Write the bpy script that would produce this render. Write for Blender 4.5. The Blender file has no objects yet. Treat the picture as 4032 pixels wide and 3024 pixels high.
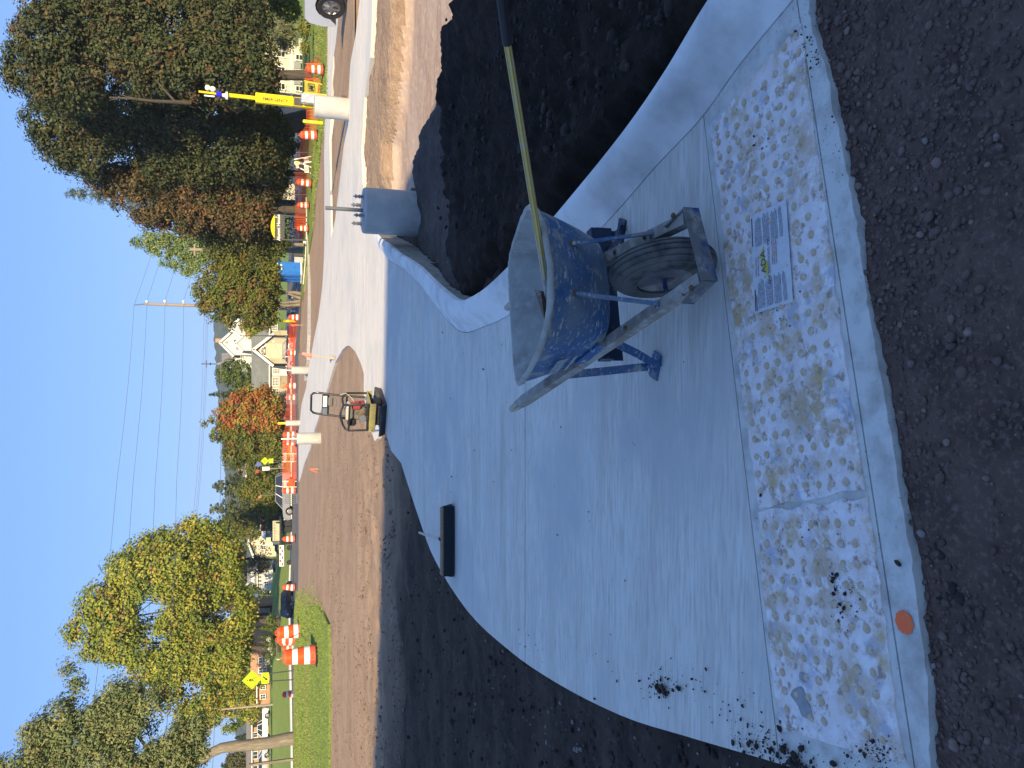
import bpy, bmesh, math, random
import numpy as np
from mathutils import Vector, Matrix, Quaternion

SC = bpy.context.scene
COL = SC.collection
R = math.radians
random.seed(7)

# ---------------------------------------------------------------- camera
F, CH, PITCH = 3028.0, 1.65, R(18.0)          # focal length in photo pixels, eye height, pitch down
CP, SP = math.cos(PITCH), math.sin(PITCH)
cam_d = bpy.data.cameras.new('camera')
cam_d.sensor_fit = 'HORIZONTAL'
cam_d.sensor_width = 36.0
cam_d.lens = F / 4032 * 36
cam_d.clip_start = 0.05
cam_d.clip_end = 5000
cam = bpy.data.objects.new('camera', cam_d)
COL.objects.link(cam)
# the phone was held sideways: the picture's right is the world's down
cam.matrix_world = Matrix(((0, 1, 0, 0), (-SP, 0, -CP, 0), (-CP, 0, SP, CH), (0, 0, 0, 1)))
SC.camera = cam

# ---------------------------------------------------------------- sky, sun, exposure
SUN_EL, SUN_AZ = R(27), math.pi - 0.07
SKY_STRENGTH, SUN_STRENGTH, EXPOSURE = 0.15, 3.2, 1.36
world = bpy.data.worlds.new('World')
SC.world = world
world.use_nodes = True
wn = world.node_tree
bg = wn.nodes['Background']
sky = wn.nodes.new('ShaderNodeTexSky')
sky.sky_type = 'NISHITA'
sky.sun_disc = False
sky.sun_elevation = SUN_EL
sky.sun_rotation = SUN_AZ
sky.air_density = 1.0
sky.dust_density = 0.0
sky.ozone_density = 10.0
# the phone's tone curve keeps the sky even and deep blue: a gentler response for the whole sky
gam = wn.nodes.new('ShaderNodeGamma')
gam.inputs[1].default_value = 0.4
tint = wn.nodes.new('ShaderNodeMix')
tint.data_type = 'RGBA'
tint.blend_type = 'MULTIPLY'
tint.inputs[0].default_value = 1.0
tint.inputs[7].default_value = (0.70, 0.93, 1.36, 1)
wn.links.new(sky.outputs[0], gam.inputs[0])
wn.links.new(gam.outputs[0], tint.inputs[6])
wn.links.new(tint.outputs[2], bg.inputs[0])
bg.inputs[1].default_value = SKY_STRENGTH
sun_d = bpy.data.lights.new('sun', 'SUN')
sun_d.energy = SUN_STRENGTH
sun_d.angle = R(0.53)
sun_d.color = (1.0, 0.80, 0.47)
sun = bpy.data.objects.new('sun', sun_d)
COL.objects.link(sun)
SHADOW = Vector((-0.07 * math.cos(SUN_EL), math.cos(SUN_EL), -math.sin(SUN_EL))).normalized()
sun.rotation_euler = SHADOW.to_track_quat('-Z', 'Y').to_euler()
SC.view_settings.view_transform = 'Standard'
SC.view_settings.look = 'None'
SC.view_settings.gamma = 1.0
SC.view_settings.use_curve_mapping = False
SC.view_settings.exposure = EXPOSURE
SC.cycles.max_bounces = 6
SC.cycles.diffuse_bounces = 3
SC.cycles.transparent_max_bounces = 12

# ---------------------------------------------------------------- terrain and photo-to-ground helpers
def sm(t):
    t = np.clip(t, 0, 1)
    return t * t * (3 - 2 * t)

def T(x, y):
    """height of the ground: flat near the camera, falling to the road, a lawn rise on the left"""
    x = np.asarray(x, float); y = np.asarray(y, float)
    q = x / np.maximum(y, 1)
    t = -0.02 * np.clip(y - 25, 0, 60)
    t = t - 0.75 * np.clip((y - 15) / 22, 0, 1) * sm(q / 0.2)
    t = t - 0.42 * np.clip((y - 15) / 9, 0, 1) * sm((q - 0.3) / 0.16) * (1 - sm((y - 32) / 20))
    a = sm((-q - 0.12) / 0.2)
    t = t + a * 0.42 * sm((y - 11) / 22) * (1 - sm((y - 38) / 12))
    t = t + 1.9 * sm((y - 63) / 40) * sm((-q - 0.17) / 0.12)
    return t

def Tf(x, y):
    return float(T(x, y))

def ray(X, Y):
    v = (X - 2016) / F
    return ((1512 - Y) / F, CP - v * SP, -SP - v * CP)

def U(X, Y, z=None):
    """point of the ground (or of the level z) seen at photo pixel X, Y"""
    d = ray(X, Y)
    if z is not None:
        k = (z - CH) / d[2]
        return (d[0] * k, d[1] * k, z)
    k = 0.5
    while k < 420:
        if CH + d[2] * k <= Tf(d[0] * k, d[1] * k):
            break
        k *= 1.0025
    return (d[0] * k, d[1] * k, Tf(d[0] * k, d[1] * k))

def W(X, Y, y):
    """point at distance y along the view, seen at photo pixel X, Y"""
    d = ray(X, Y)
    k = y / d[1]
    return Vector((d[0] * k, y, CH + d[2] * k))

def G(Y, y):
    """ground point in column Y of the photo at distance y"""
    z = 0.0
    for _ in range(4):
        D = y * CP - (z - CH) * SP
        x = (1512 - Y) / F * D
        z = Tf(x, y)
    return Vector((x, y, z))

# ---------------------------------------------------------------- noise (numpy)
_rng = np.random.default_rng(3)
_G = _rng.random((64, 64, 64))
def vnoise(x, y, z=0.0):
    x = np.asarray(x, float); y = np.asarray(y, float); z = np.zeros_like(x) + z
    xi, yi, zi = np.floor(x).astype(int), np.floor(y).astype(int), np.floor(z).astype(int)
    fx, fy, fz = x - xi, y - yi, z - zi
    fx, fy, fz = fx * fx * (3 - 2 * fx), fy * fy * (3 - 2 * fy), fz * fz * (3 - 2 * fz)
    g = lambda a, b, c: _G[a & 63, b & 63, c & 63]
    r = 0
    for a in (0, 1):
        for b in (0, 1):
            for c in (0, 1):
                r = r + g(xi + a, yi + b, zi + c) * (fx if a else 1 - fx) * (fy if b else 1 - fy) * (fz if c else 1 - fz)
    return r * 2 - 1

def fbm(x, y, z=0.0, octs=4, gain=0.5):
    r, a = 0, 1.0
    for i in range(octs):
        r = r + a * vnoise(x * 2 ** i + 7.3 * i, y * 2 ** i + 3.1 * i, z)
        a *= gain
    return r

def pdist(px, py, poly, closed=True):
    """unsigned distance and inside flag of points against a polygon"""
    px = np.asarray(px, float); py = np.asarray(py, float)
    best = np.full(px.shape, 1e9); ins = np.zeros(px.shape, bool)
    n = len(poly)
    for i in range(n if closed else n - 1):
        ax, ay = poly[i][:2]; bx, by = poly[(i + 1) % n][:2]
        dx, dy = bx - ax, by - ay
        t = np.clip(((px - ax) * dx + (py - ay) * dy) / max(dx * dx + dy * dy, 1e-12), 0, 1)
        best = np.minimum(best, np.hypot(px - ax - t * dx, py - ay - t * dy))
        if closed and ay != by:
            ins ^= ((ay > py) != (by > py)) & (px < (bx - ax) * (py - ay) / (by - ay) + ax)
    return best, ins

# ---------------------------------------------------------------- materials
def nodes_of(m):
    nt = m.node_tree
    return nt, nt.nodes, nt.links

def mat(name, col, rough=0.65, metal=0.0, layers=(), bump=0.0, bscale=60.0, bdetail=6, spec=0.4, bstretch=None, emit=None, voro=None, coat=0.0):
    """principled surface; each layer = (colour, scale, low, high, stretch) mixed in by a noise ramp"""
    m = bpy.data.materials.new(name)
    m.use_nodes = True
    nt, N, L = nodes_of(m)
    b = N['Principled BSDF']
    b.inputs['Roughness'].default_value = rough
    b.inputs['Metallic'].default_value = metal
    b.inputs['Specular IOR Level'].default_value = spec
    b.inputs['Coat Weight'].default_value = coat
    b.inputs['Base Color'].default_value = (*col, 1)
    tc = N.new('ShaderNodeTexCoord')
    cur = None
    for i, ly in enumerate(layers):
        c2, scale, lo, hi = ly[:4]
        st = ly[4] if len(ly) > 4 else None
        mp = N.new('ShaderNodeMapping')
        mp.inputs['Location'].default_value = (13.7 * i, 5.1 * i, 2.3 * i)
        if st:
            mp.inputs['Scale'].default_value = st
        L.new(tc.outputs['Object'], mp.inputs[0])
        nz = N.new('ShaderNodeTexNoise')
        nz.inputs['Scale'].default_value = scale
        nz.inputs['Detail'].default_value = 7
        nz.inputs['Roughness'].default_value = 0.62
        L.new(mp.outputs[0], nz.inputs['Vector'])
        rp = N.new('ShaderNodeMapRange')
        rp.inputs['From Min'].default_value = lo
        rp.inputs['From Max'].default_value = hi
        L.new(nz.outputs[0], rp.inputs[0])
        mx = N.new('ShaderNodeMix')
        mx.data_type = 'RGBA'
        L.new(rp.outputs[0], mx.inputs[0])
        if cur is None:
            mx.inputs[6].default_value = (*col, 1)
        else:
            L.new(cur, mx.inputs[6])
        mx.inputs[7].default_value = (*c2, 1)
        cur = mx.outputs[2]
    if cur is not None:
        L.new(cur, b.inputs['Base Color'])
    if bump:
        src = tc.outputs['Object']
        if bstretch:
            mp = N.new('ShaderNodeMapping'); mp.inputs['Scale'].default_value = bstretch
            L.new(src, mp.inputs[0]); src = mp.outputs[0]
        nz = N.new('ShaderNodeTexNoise')
        nz.inputs['Scale'].default_value = bscale
        nz.inputs['Detail'].default_value = bdetail
        nz.inputs['Roughness'].default_value = 0.7
        L.new(src, nz.inputs['Vector'])
        bp = N.new('ShaderNodeBump')
        bp.inputs['Strength'].default_value = min(1.0, bump * 20) if bump < 0.05 else 1.0
        bp.inputs['Distance'].default_value = bump
        h = nz.outputs[0]
        if voro:
            vo = N.new('ShaderNodeTexVoronoi'); vo.inputs['Scale'].default_value = voro
            L.new(src, vo.inputs['Vector'])
            ad = N.new('ShaderNodeMath'); ad.operation = 'SUBTRACT'
            L.new(h, ad.inputs[0]); L.new(vo.outputs['Distance'], ad.inputs[1]); h = ad.outputs[0]
        L.new(h, bp.inputs['Height'])
        L.new(bp.outputs[0], b.inputs['Normal'])
    if emit:
        b.inputs['Emission Color'].default_value = (*emit[:3], 1)
        b.inputs['Emission Strength'].default_value = emit[3]
    m.diffuse_color = (*col, 1)
    return m

def leaf_mat(name, trans=0.32):
    m = bpy.data.materials.new(name)
    m.use_nodes = True
    nt, N, L = nodes_of(m)
    N.remove(N['Principled BSDF'])
    out = N['Material Output']
    at = N.new('ShaderNodeAttribute'); at.attribute_name = 'leaf_colour'
    df = N.new('ShaderNodeBsdfDiffuse'); tr = N.new('ShaderNodeBsdfTranslucent'); gl = N.new('ShaderNodeBsdfGlossy')
    gl.inputs['Roughness'].default_value = 0.6
    L.new(at.outputs['Color'], df.inputs[0]); L.new(at.outputs['Color'], tr.inputs[0])
    mx = N.new('ShaderNodeMixShader'); mx.inputs[0].default_value = trans
    L.new(df.outputs[0], mx.inputs[1]); L.new(tr.outputs[0], mx.inputs[2])
    m2 = N.new('ShaderNodeMixShader'); m2.inputs[0].default_value = 0.02
    L.new(mx.outputs[0], m2.inputs[1]); L.new(gl.outputs[0], m2.inputs[2])
    L.new(m2.outputs[0], out.inputs[0])
    return m

# ---------------------------------------------------------------- object helpers
def tag(o, label=None, cat=None, group=None, kind=None):
    if label: o['label'] = label
    if cat: o['category'] = cat
    if group: o['group'] = group
    if kind: o['kind'] = kind
    return o

def thing(name, label, cat, loc=(0, 0, 0), rz=0.0, group=None, scale=None):
    o = bpy.data.objects.new(name, None)
    COL.objects.link(o)
    o.empty_display_size = 0.2
    o.location = loc
    o.rotation_euler = (0, 0, rz)
    if scale: o.scale = (scale, scale, scale)
    return tag(o, label, cat, group)

def link_mesh(me, name, parent=None, loc=None):
    o = bpy.data.objects.new(name, me)
    COL.objects.link(o)
    if parent is not None: o.parent = parent
    if loc is not None: o.location = loc
    return o

def copy_tree(o, parent=None):
    c = o.copy()
    COL.objects.link(c)
    c.parent = parent
    for ch in list(o.children):
        copy_tree(ch, c)
    return c

def basis(z, up=Vector((0, 0, 1))):
    z = z.normalized()
    if abs(z.dot(up)) > 0.999: up = Vector((0, 1, 0))
    x = up.cross(z).normalized()
    return x, z.cross(x), z

class MB:
    """collects shapes into one mesh"""
    def __init__(s):
        s.v, s.f, s.m = [], [], []
    def add(s, vs, fs, mi=0):
        n = len(s.v)
        s.v += [tuple(p) for p in vs]
        for f in fs:
            s.f.append(tuple(n + i for i in f)); s.m.append(mi)
        return s
    def box(s, cx, cy, cz, sx, sy, sz, rz=0.0, mi=0, M=None, ch=0.0):
        c, n = math.cos(rz), math.sin(rz)
        hx, hy, hz = sx / 2, sy / 2, sz / 2
        if ch:
            ch = min(ch, hx * .8, hy * .8, hz * .8)
            vs = []
            for sx_ in (-1, 1):
                for sy_ in (-1, 1):
                    for sz_ in (-1, 1):
                        vs += [(sx_ * (hx - ch), sy_ * (hy - ch), sz_ * hz), (sx_ * (hx - ch), sy_ * hy, sz_ * (hz - ch)), (sx_ * hx, sy_ * (hy - ch), sz_ * (hz - ch))]
            bm = bmesh.new()
            for p in vs: bm.verts.new(p)
            bmesh.ops.convex_hull(bm, input=bm.verts)
            bm.verts.index_update()
            vs = [v.co.copy() for v in bm.verts]; fs = [[v.index for v in f.verts] for f in bm.faces]
            bm.free()
        else:
            vs = [(x, y, z) for x in (-hx, hx) for y in (-hy, hy) for z in (-hz, hz)]
            fs = [(0, 1, 3, 2), (4, 6, 7, 5), (0, 4, 5, 1), (2, 3, 7, 6), (0, 2, 6, 4), (1, 5, 7, 3)]
        out = [(cx + c * x - n * y, cy + n * x + c * y, cz + z) for x, y, z in vs]
        if M is not None: out = [M @ Vector(p) for p in out]
        return s.add(out, fs, mi)
    def bar(s, p0, p1, w, h, up=(0, 0, 1), mi=0, w1=None, h1=None):
        p0, p1 = Vector(p0), Vector(p1)
        x, y, z = basis(p1 - p0, Vector(up))
        w1 = w if w1 is None else w1; h1 = h if h1 is None else h1
        vs = [p0 + x * a * w / 2 + y * b * h / 2 for a, b in ((-1, -1), (1, -1), (1, 1), (-1, 1))]
        vs += [p1 + x * a * w1 / 2 + y * b * h1 / 2 for a, b in ((-1, -1), (1, -1), (1, 1), (-1, 1))]
        return s.add(vs, [(3, 2, 1, 0), (4, 5, 6, 7), (0, 1, 5, 4), (1, 2, 6, 5), (2, 3, 7, 6), (3, 0, 4, 7)], mi)
    def tube(s, pts, r, seg=8, mi=0, cap=True):
        pts = [Vector(p) for p in pts]
        rs = r if isinstance(r, (list, tuple)) else [r] * len(pts)
        vs, fs = [], []
        x = None
        for i, p in enumerate(pts):
            d = (pts[min(i + 1, len(pts) - 1)] - pts[max(i - 1, 0)]).normalized()
            if x is None: x, y, _ = basis(d)
            else:
                x = (x - d * x.dot(d)).normalized(); y = d.cross(x)
            vs += [p + (x * math.cos(2 * math.pi * k / seg) + y * math.sin(2 * math.pi * k / seg)) * rs[i] for k in range(seg)]
        for i in range(len(pts) - 1):
            for k in range(seg):
                a, b = i * seg + k, i * seg + (k + 1) % seg
                fs.append((a, b, b + seg, a + seg))
        if cap:
            fs.append(tuple(reversed(range(seg)))); fs.append(tuple(range((len(pts) - 1) * seg, len(pts) * seg)))
        return s.add(vs, fs, mi)
    def lathe(s, prof, seg=20, M=None, mi=0, cap=True):
        vs, fs = [], []
        for r, z in prof:
            for k in range(seg):
                a = 2 * math.pi * k / seg
                p = Vector((r * math.cos(a), r * math.sin(a), z))
                vs.append(M @ p if M is not None else p)
        for i in range(len(prof) - 1):
            for k in range(seg):
                a, b = i * seg + k, i * seg + (k + 1) % seg
                fs.append((a, b, b + seg, a + seg))
        if cap:
            fs.append(tuple(reversed(range(seg)))); fs.append(tuple(range((len(prof) - 1) * seg, len(prof) * seg)))
        return s.add(vs, fs, mi)
    def prism(s, pts, depth, M=None, mi=0):
        """polygon in x,z extruded along y by depth (centred)"""
        n = len(pts)
        vs = [Vector((x, -depth / 2, z)) for x, z in pts] + [Vector((x, depth / 2, z)) for x, z in pts]
        if M is not None: vs = [M @ v for v in vs]
        fs = [tuple(range(n)), tuple(reversed(range(n, 2 * n)))] + [(i, i + n, (i + 1) % n + n, (i + 1) % n) for i in range(n)]
        return s.add(vs, fs, mi)
    def loft(s, rings, mi=0, cap=True, closed=True):
        n = len(rings[0]); vs = [p for r in rings for p in r]; fs = []
        for i in range(len(rings) - 1):
            for k in range(n if closed else n - 1):
                a, b = i * n + k, i * n + (k + 1) % n
                fs.append((a, b, b + n, a + n))
        if cap:
            fs.append(tuple(reversed(range(n)))); fs.append(tuple(range((len(rings) - 1) * n, len(rings) * n)))
        return s.add(vs, fs, mi)
    def quad(s, a, b, c, d, mi=0):
        return s.add([a, b, c, d], [(0, 1, 2, 3)], mi)
    def mesh(s, name, mats, smooth=None):
        me = bpy.data.meshes.new(name)
        me.from_pydata([tuple(p) for p in s.v], [], s.f)
        for m in (mats if isinstance(mats, (list, tuple)) else [mats]): me.materials.append(m)
        if any(s.m): me.polygons.foreach_set('material_index', s.m)
        bm = bmesh.new(); bm.from_mesh(me)
        bmesh.ops.recalc_face_normals(bm, faces=bm.faces)
        if smooth:
            for f in bm.faces: f.smooth = True
            for e in bm.edges:
                if len(e.link_faces) == 2 and e.calc_face_angle(0) > R(smooth): e.smooth = False
        bm.to_mesh(me); bm.free()
        return me
    def build(s, name, mats, parent=None, smooth=None, loc=None):
        return link_mesh(s.mesh(name, mats, smooth), name, parent, loc)

def np_mesh(name, verts, faces, mats, colours=None, smooth=False):
    """fast mesh of equal-sized faces from numpy arrays"""
    me = bpy.data.meshes.new(name)
    nv, (nf, k) = len(verts), faces.shape
    me.vertices.add(nv); me.vertices.foreach_set('co', np.ascontiguousarray(verts, np.float32).ravel())
    me.loops.add(nf * k); me.loops.foreach_set('vertex_index', np.ascontiguousarray(faces, np.int32).ravel())
    me.polygons.add(nf)
    me.polygons.foreach_set('loop_start', np.arange(0, nf * k, k, dtype=np.int32))
    me.polygons.foreach_set('loop_total', np.full(nf, k, np.int32))
    if smooth: me.polygons.foreach_set('use_smooth', np.ones(nf, bool))
    for m in (mats if isinstance(mats, (list, tuple)) else [mats]): me.materials.append(m)
    me.update(calc_edges=True)
    if colours is not None:
        at = me.attributes.new('leaf_colour', 'FLOAT_COLOR', 'CORNER')
        c = np.concatenate([np.repeat(colours, k, axis=0), np.ones((nf * k, 1))], axis=1)
        at.data.foreach_set('color', np.ascontiguousarray(c, np.float32).ravel())
    me.validate()
    return me

def grid_mesh(name, xs, ys, zs, m):
    ny, nx = xs.shape
    v = np.stack([xs, ys, zs], -1).reshape(-1, 3)
    i = np.arange(ny * nx).reshape(ny, nx)
    f = np.stack([i[:-1, :-1], i[:-1, 1:], i[1:, 1:], i[1:, :-1]], -1).reshape(-1, 4)
    return np_mesh(name, v, f, m, smooth=True)

YC = [0.5 * 1.11 ** k for k in range(0, 68)]
def draped(poly, off, height=T, skirt=0.0, xstep=1.5, planes=()):
    """bmesh of a plan polygon laid on the terrain; planes = (point, normal) pairs that keep the side the normal points to"""
    bm = bmesh.new()
    bm.faces.new([bm.verts.new((p[0], p[1], 0)) for p in poly])
    bmesh.ops.recalc_face_normals(bm, faces=bm.faces)
    for co, no in planes:
        bmesh.ops.bisect_plane(bm, geom=bm.verts[:] + bm.edges[:] + bm.faces[:], plane_co=(co[0], co[1], 0), plane_no=(-no[0], -no[1], 0), clear_outer=True, dist=1e-6)
    if not bm.faces: return None
    x0, x1 = min(v.co.x for v in bm.verts), max(v.co.x for v in bm.verts)
    y0, y1 = min(v.co.y for v in bm.verts), max(v.co.y for v in bm.verts)
    cuts = [((0, y, 0), (0, 1, 0)) for y in YC if y0 < y < y1]
    st = xstep if x1 - x0 < 110 else 6.0
    cuts += [((x, 0, 0), (1, 0, 0)) for x in np.arange(math.floor(x0 / st) * st, x1, st) if x0 < x < x1]
    for co, no in cuts:
        bmesh.ops.bisect_plane(bm, geom=bm.verts[:] + bm.edges[:] + bm.faces[:], plane_co=co, plane_no=no, dist=1e-6)
    bmesh.ops.triangulate(bm, faces=bm.faces)
    for f in bm.faces:
        if f.normal.z < 0: f.normal_flip()
    for v in bm.verts: v.co.z = float(height(v.co.x, v.co.y)) + off
    if skirt:
        be = [e for e in bm.edges if len(e.link_faces) == 1]
        r = bmesh.ops.extrude_edge_only(bm, edges=be)
        for v in r['geom']:
            if isinstance(v, bmesh.types.BMVert): v.co.z -= skirt
    return bm

def drape(name, poly, m, off, kind='structure', skirt=0.0, parent=None, planes=(), height=T):
    bm = draped(poly, off, height, skirt, planes=planes)
    if bm is None: return None
    me = bpy.data.meshes.new(name); bm.to_mesh(me); bm.free()
    me.materials.append(m)
    o = link_mesh(me, name, parent)
    if kind and parent is None: o['kind'] = kind
    return o

def text_mesh(body, size, extrude=0.0, bold=False):
    cu = bpy.data.curves.new('lettering', 'FONT')
    cu.body = body; cu.size = size; cu.extrude = extrude
    cu.align_x = 'CENTER'; cu.align_y = 'CENTER'
    cu.resolution_u = 2
    if bold: cu.offset = size * 0.02
    o = bpy.data.objects.new('lettering', cu)
    COL.objects.link(o)
    dg = bpy.context.evaluated_depsgraph_get()
    me = bpy.data.meshes.new_from_object(o.evaluated_get(dg))
    bpy.data.objects.remove(o); bpy.data.curves.remove(cu)
    return me

def lettering(body, size, m, parent, M, name='lettering', extrude=0.002, bold=False):
    me = text_mesh(body, size, extrude, bold)
    me.transform(M)
    me.materials.clear(); me.materials.append(m)
    return link_mesh(me, name, parent)

# local x to the right, y up, z towards the reader (who stands on the -y side of a vertical face)
FACE_S = Matrix.Rotation(R(90), 4, 'X')
# ---------------------------------------------------------------- setting materials
M_CONC = mat('broomed_concrete', (0.72, 0.68, 0.615), 0.85, layers=[
    ((0.60, 0.56, 0.50), 1.3, 0.42, 0.70, (0.6, 4.0, 1)), ((0.78, 0.75, 0.69), 2.6, 0.5, 0.75, (0.5, 5, 1)),
    ((0.48, 0.42, 0.35), 5.5, 0.57, 0.76, (0.5, 6, 1)), ((0.50, 0.475, 0.43), 60, 0.47, 0.70, (0.10, 1, 1)), ((0.52, 0.465, 0.40), 2.2, 0.56, 0.80, (0.3, 2.2, 1)), ((0.56, 0.545, 0.52), 0.7, 0.5, 0.62), ((0.2, 0.15, 0.115), 34, 0.73, 0.78, (0.8, 2, 1))],
    bump=0.0035, bscale=110, bstretch=(0.07, 1, 1), spec=0.25)
M_CONC2 = mat('rough_concrete', (0.66, 0.645, 0.60), 0.85, layers=[((0.43, 0.40, 0.36), 9, 0.45, 0.7), ((0.25, 0.20, 0.16), 70, 0.62, 0.72)], bump=0.004, bscale=90, spec=0.25)
M_KERB = mat('kerb_concrete', (0.78, 0.77, 0.76), 0.75, layers=[((0.5, 0.49, 0.47), 3, 0.42, 0.7), ((0.3, 0.27, 0.22), 45, 0.7, 0.76)], bump=0.0015, bscale=70, spec=0.3)
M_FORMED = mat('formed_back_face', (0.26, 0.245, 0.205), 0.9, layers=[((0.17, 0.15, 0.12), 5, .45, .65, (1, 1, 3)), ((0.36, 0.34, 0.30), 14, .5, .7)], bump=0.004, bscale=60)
M_DIRT = mat('graded_dirt', (0.43, 0.30, 0.205), 0.95, layers=[((0.33, 0.23, 0.16), 0.55, 0.4, 0.65, (1, 1.6, 1)), ((0.27, 0.18, 0.125), 2.4, 0.56, 0.72, (1, 2, 1)), ((0.48, 0.36, 0.265), 7, 0.5, 0.75)], bump=0.07, bscale=11, spec=0.1)
M_TOPSOIL = mat('damp_topsoil', (0.050, 0.034, 0.027), 0.95, layers=[((0.028, 0.020, 0.016), 1.6, 0.4, 0.62), ((0.085, 0.060, 0.045), 5, 0.56, 0.74), ((0.12, 0.09, 0.07), 24, 0.66, 0.78)], bump=0.045, bscale=30, spec=0.15)
M_BERM = mat('silty_soil', (0.105, 0.085, 0.072), 0.95, layers=[((0.07, 0.055, 0.048), 3, 0.4, 0.65), ((0.16, 0.13, 0.11), 11, 0.55, 0.75)], bump=0.03, bscale=18, spec=0.15)
M_BED = mat('compacted_road_bed', (0.44, 0.34, 0.275), 0.95, layers=[((0.36, 0.255, 0.195), 1.2, 0.42, 0.62, (0.4, 2.5, 1)), ((0.52, 0.41, 0.33), 14, 0.52, 0.72)], bump=0.008, bscale=40, spec=0.1)
M_GRAVEL = mat('gravel_fines', (0.135, 0.085, 0.068), 0.9, layers=[((0.085, 0.053, 0.043), 5, 0.4, 0.62), ((0.20, 0.135, 0.11), 60, 0.5, 0.7)], bump=0.012, bscale=110, spec=0.2)
M_GRASS = mat('lawn', (0.20, 0.28, 0.065), 0.9, layers=[((0.27, 0.33, 0.085), 0.5, 0.42, 0.66, (1, 2, 1)), ((0.14, 0.20, 0.045), 3.0, 0.5, 0.72, (1, 2.5, 1)), ((0.34, 0.31, 0.13), 1.2, 0.64, 0.78)], bump=0.05, bscale=30, spec=0.15)
M_ASPH = mat('asphalt', (0.115, 0.11, 0.108), 0.85, layers=[((0.155, 0.145, 0.14), 0.5, 0.45, 0.6, (0.25, 2.5, 1)), ((0.08, 0.076, 0.075), 1.6, 0.55, 0.7, (0.2, 3, 1))], bump=0.004, bscale=60, spec=0.25)
M_LINE = mat('road_paint', (0.72, 0.70, 0.62), 0.7, layers=[((0.5, 0.48, 0.44), 6, 0.5, 0.7)])
M_CRUMB = mat('soil_crumb', (0.052, 0.036, 0.029), 0.95, layers=[((0.028, 0.02, 0.018), 30, 0.4, 0.6)], bump=0.002, bscale=200)

# ---------------------------------------------------------------- plan outlines (from photo pixels)
def pix(pts, **k):
    return [U(X, Y, **k)[:2] for X, Y in pts]

PATH_NEAR_L = [(3164, 3100), (3080, 3010), (2916, 2962), (2698, 2898), (2442, 2816), (2190, 2688), (2005, 2561), (1841, 2406), (1713, 2206), (1650, 2042), (1579, 1823), (1540, 1774), (1505, 1662), (1486, 1727), (1476, 1737), (1453, 1674), (1433, 1560), (1433, 1470), (1421, 1430), (1400, 1385), (1380, 1364), (1371, 1361), (1361, 1365), (1349, 1377), (1320, 1427), (1285, 1544), (1260, 1630), (1232, 1718), (1219, 1774), (1197, 1829), (1184, 1880)]
PATH_FAR = [(1174, 1905), (1172, 1800), (1176, 1700), (1188, 1590), (1206, 1524), (1225, 1399), (1238, 1326), (1254, 1250), (1269, 1127), (1276, 1000), (1277, 860), (1277, 690), (1279, 475), (1285, 316), (1290, 127), (1300, -40)]
PATH_STRIP = [(1350, -60), (1330, 90), (1314, 221), (1307, 316), (1303, 460), (1303, 817), (1303, 937), (1320, 864), (1348, 626), (1367, 459), (1380, 253), (1399, 150), (1424, -60), (1470, -60), (1458, 226), (1436, 384), (1424, 588), (1429, 723), (1445, 850), (1459, 902)]
FRONT_LINE = [(1.32, 2.055), (1.108, 2.012), (0.9, 1.93), (0.68, 1.875), (0.472, 1.825), (0.28, 1.79), (0.091, 1.748), (-0.216, 1.678), (-0.518, 1.615), (-0.808, 1.57), (-0.974, 1.563), (-1.10, 1.55)]
KERB = [((1.30, 1.97), (1.53, 2.05), 1), ((1.253, 2.103), (1.46, 2.18), 1), ((1.16, 2.39), (1.35, 2.46), 1), ((1.046, 2.661), (1.235, 2.72), 1), ((0.96, 3.01), (1.118, 3.07), 1), ((0.813, 3.526), (0.985, 3.62), 1), ((0.65, 4.25), (0.835, 4.33), 1), ((0.487, 5.118), (0.70, 5.20), 1), ((0.444, 5.829), (0.668, 5.78), 1), ((0.439, 6.387), (0.685, 6.06), 1), ((0.538, 6.85), (0.76, 6.35), 1), ((0.78, 7.553), (0.94, 6.93), 1), ((1.101, 8.404), (1.22, 7.77), 1), ((1.406, 9.365), (1.52, 8.9), .95), ((1.60, 10.15), (1.78, 9.8), .75), ((1.823, 11.023), (2.02, 10.75), .42), ((2.2, 11.937), (2.34, 11.8), .1), ((2.467, 12.404), (2.56, 12.35), .02)]
KERB_IN = [k[0] for k in KERB]

def catmull(pts, n=6):
    out = []
    P = [Vector(p) for p in pts]
    for i in range(len(P) - 1):
        p0, p1, p2, p3 = P[max(i - 1, 0)], P[i], P[i + 1], P[min(i + 2, len(P) - 1)]
        for k in range(n):
            t = k / n
            out.append(0.5 * ((2 * p1) + (p2 - p0) * t + (2 * p0 - 5 * p1 + 4 * p2 - p3) * t * t + (3 * p1 - p0 - 3 * p2 + p3) * t ** 3))
    out.append(P[-1])
    return out

kerb_line = catmull(KERB_IN, 6)
near_left = [tuple(p) for p in catmull([U(X, Y, z=0)[:2] for X, Y in PATH_NEAR_L[1:11]], 4)]
# slightly ragged front edge where the concrete ran into the gravel
front = []
for i in range(len(FRONT_LINE) - 1):
    a, b = Vector(FRONT_LINE[i]), Vector(FRONT_LINE[i + 1])
    n = max(2, int((b - a).length / 0.022))
    for k in range(n):
        p = a + (b - a) * k / n
        front.append((p.x, p.y + 0.0045 * fbm(np.array(p.x * 38), np.array(2.0), octs=3) + (0.012 * float(vnoise(np.array(p.x * 7), np.array(1.0))) if p.x > 0.8 else 0)))
PATH = front + near_left + pix(PATH_NEAR_L[11:]) + pix(PATH_FAR) + pix(PATH_STRIP) + [tuple(p) for p in reversed(kerb_line)]
SLAB_IN = PATH

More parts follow.
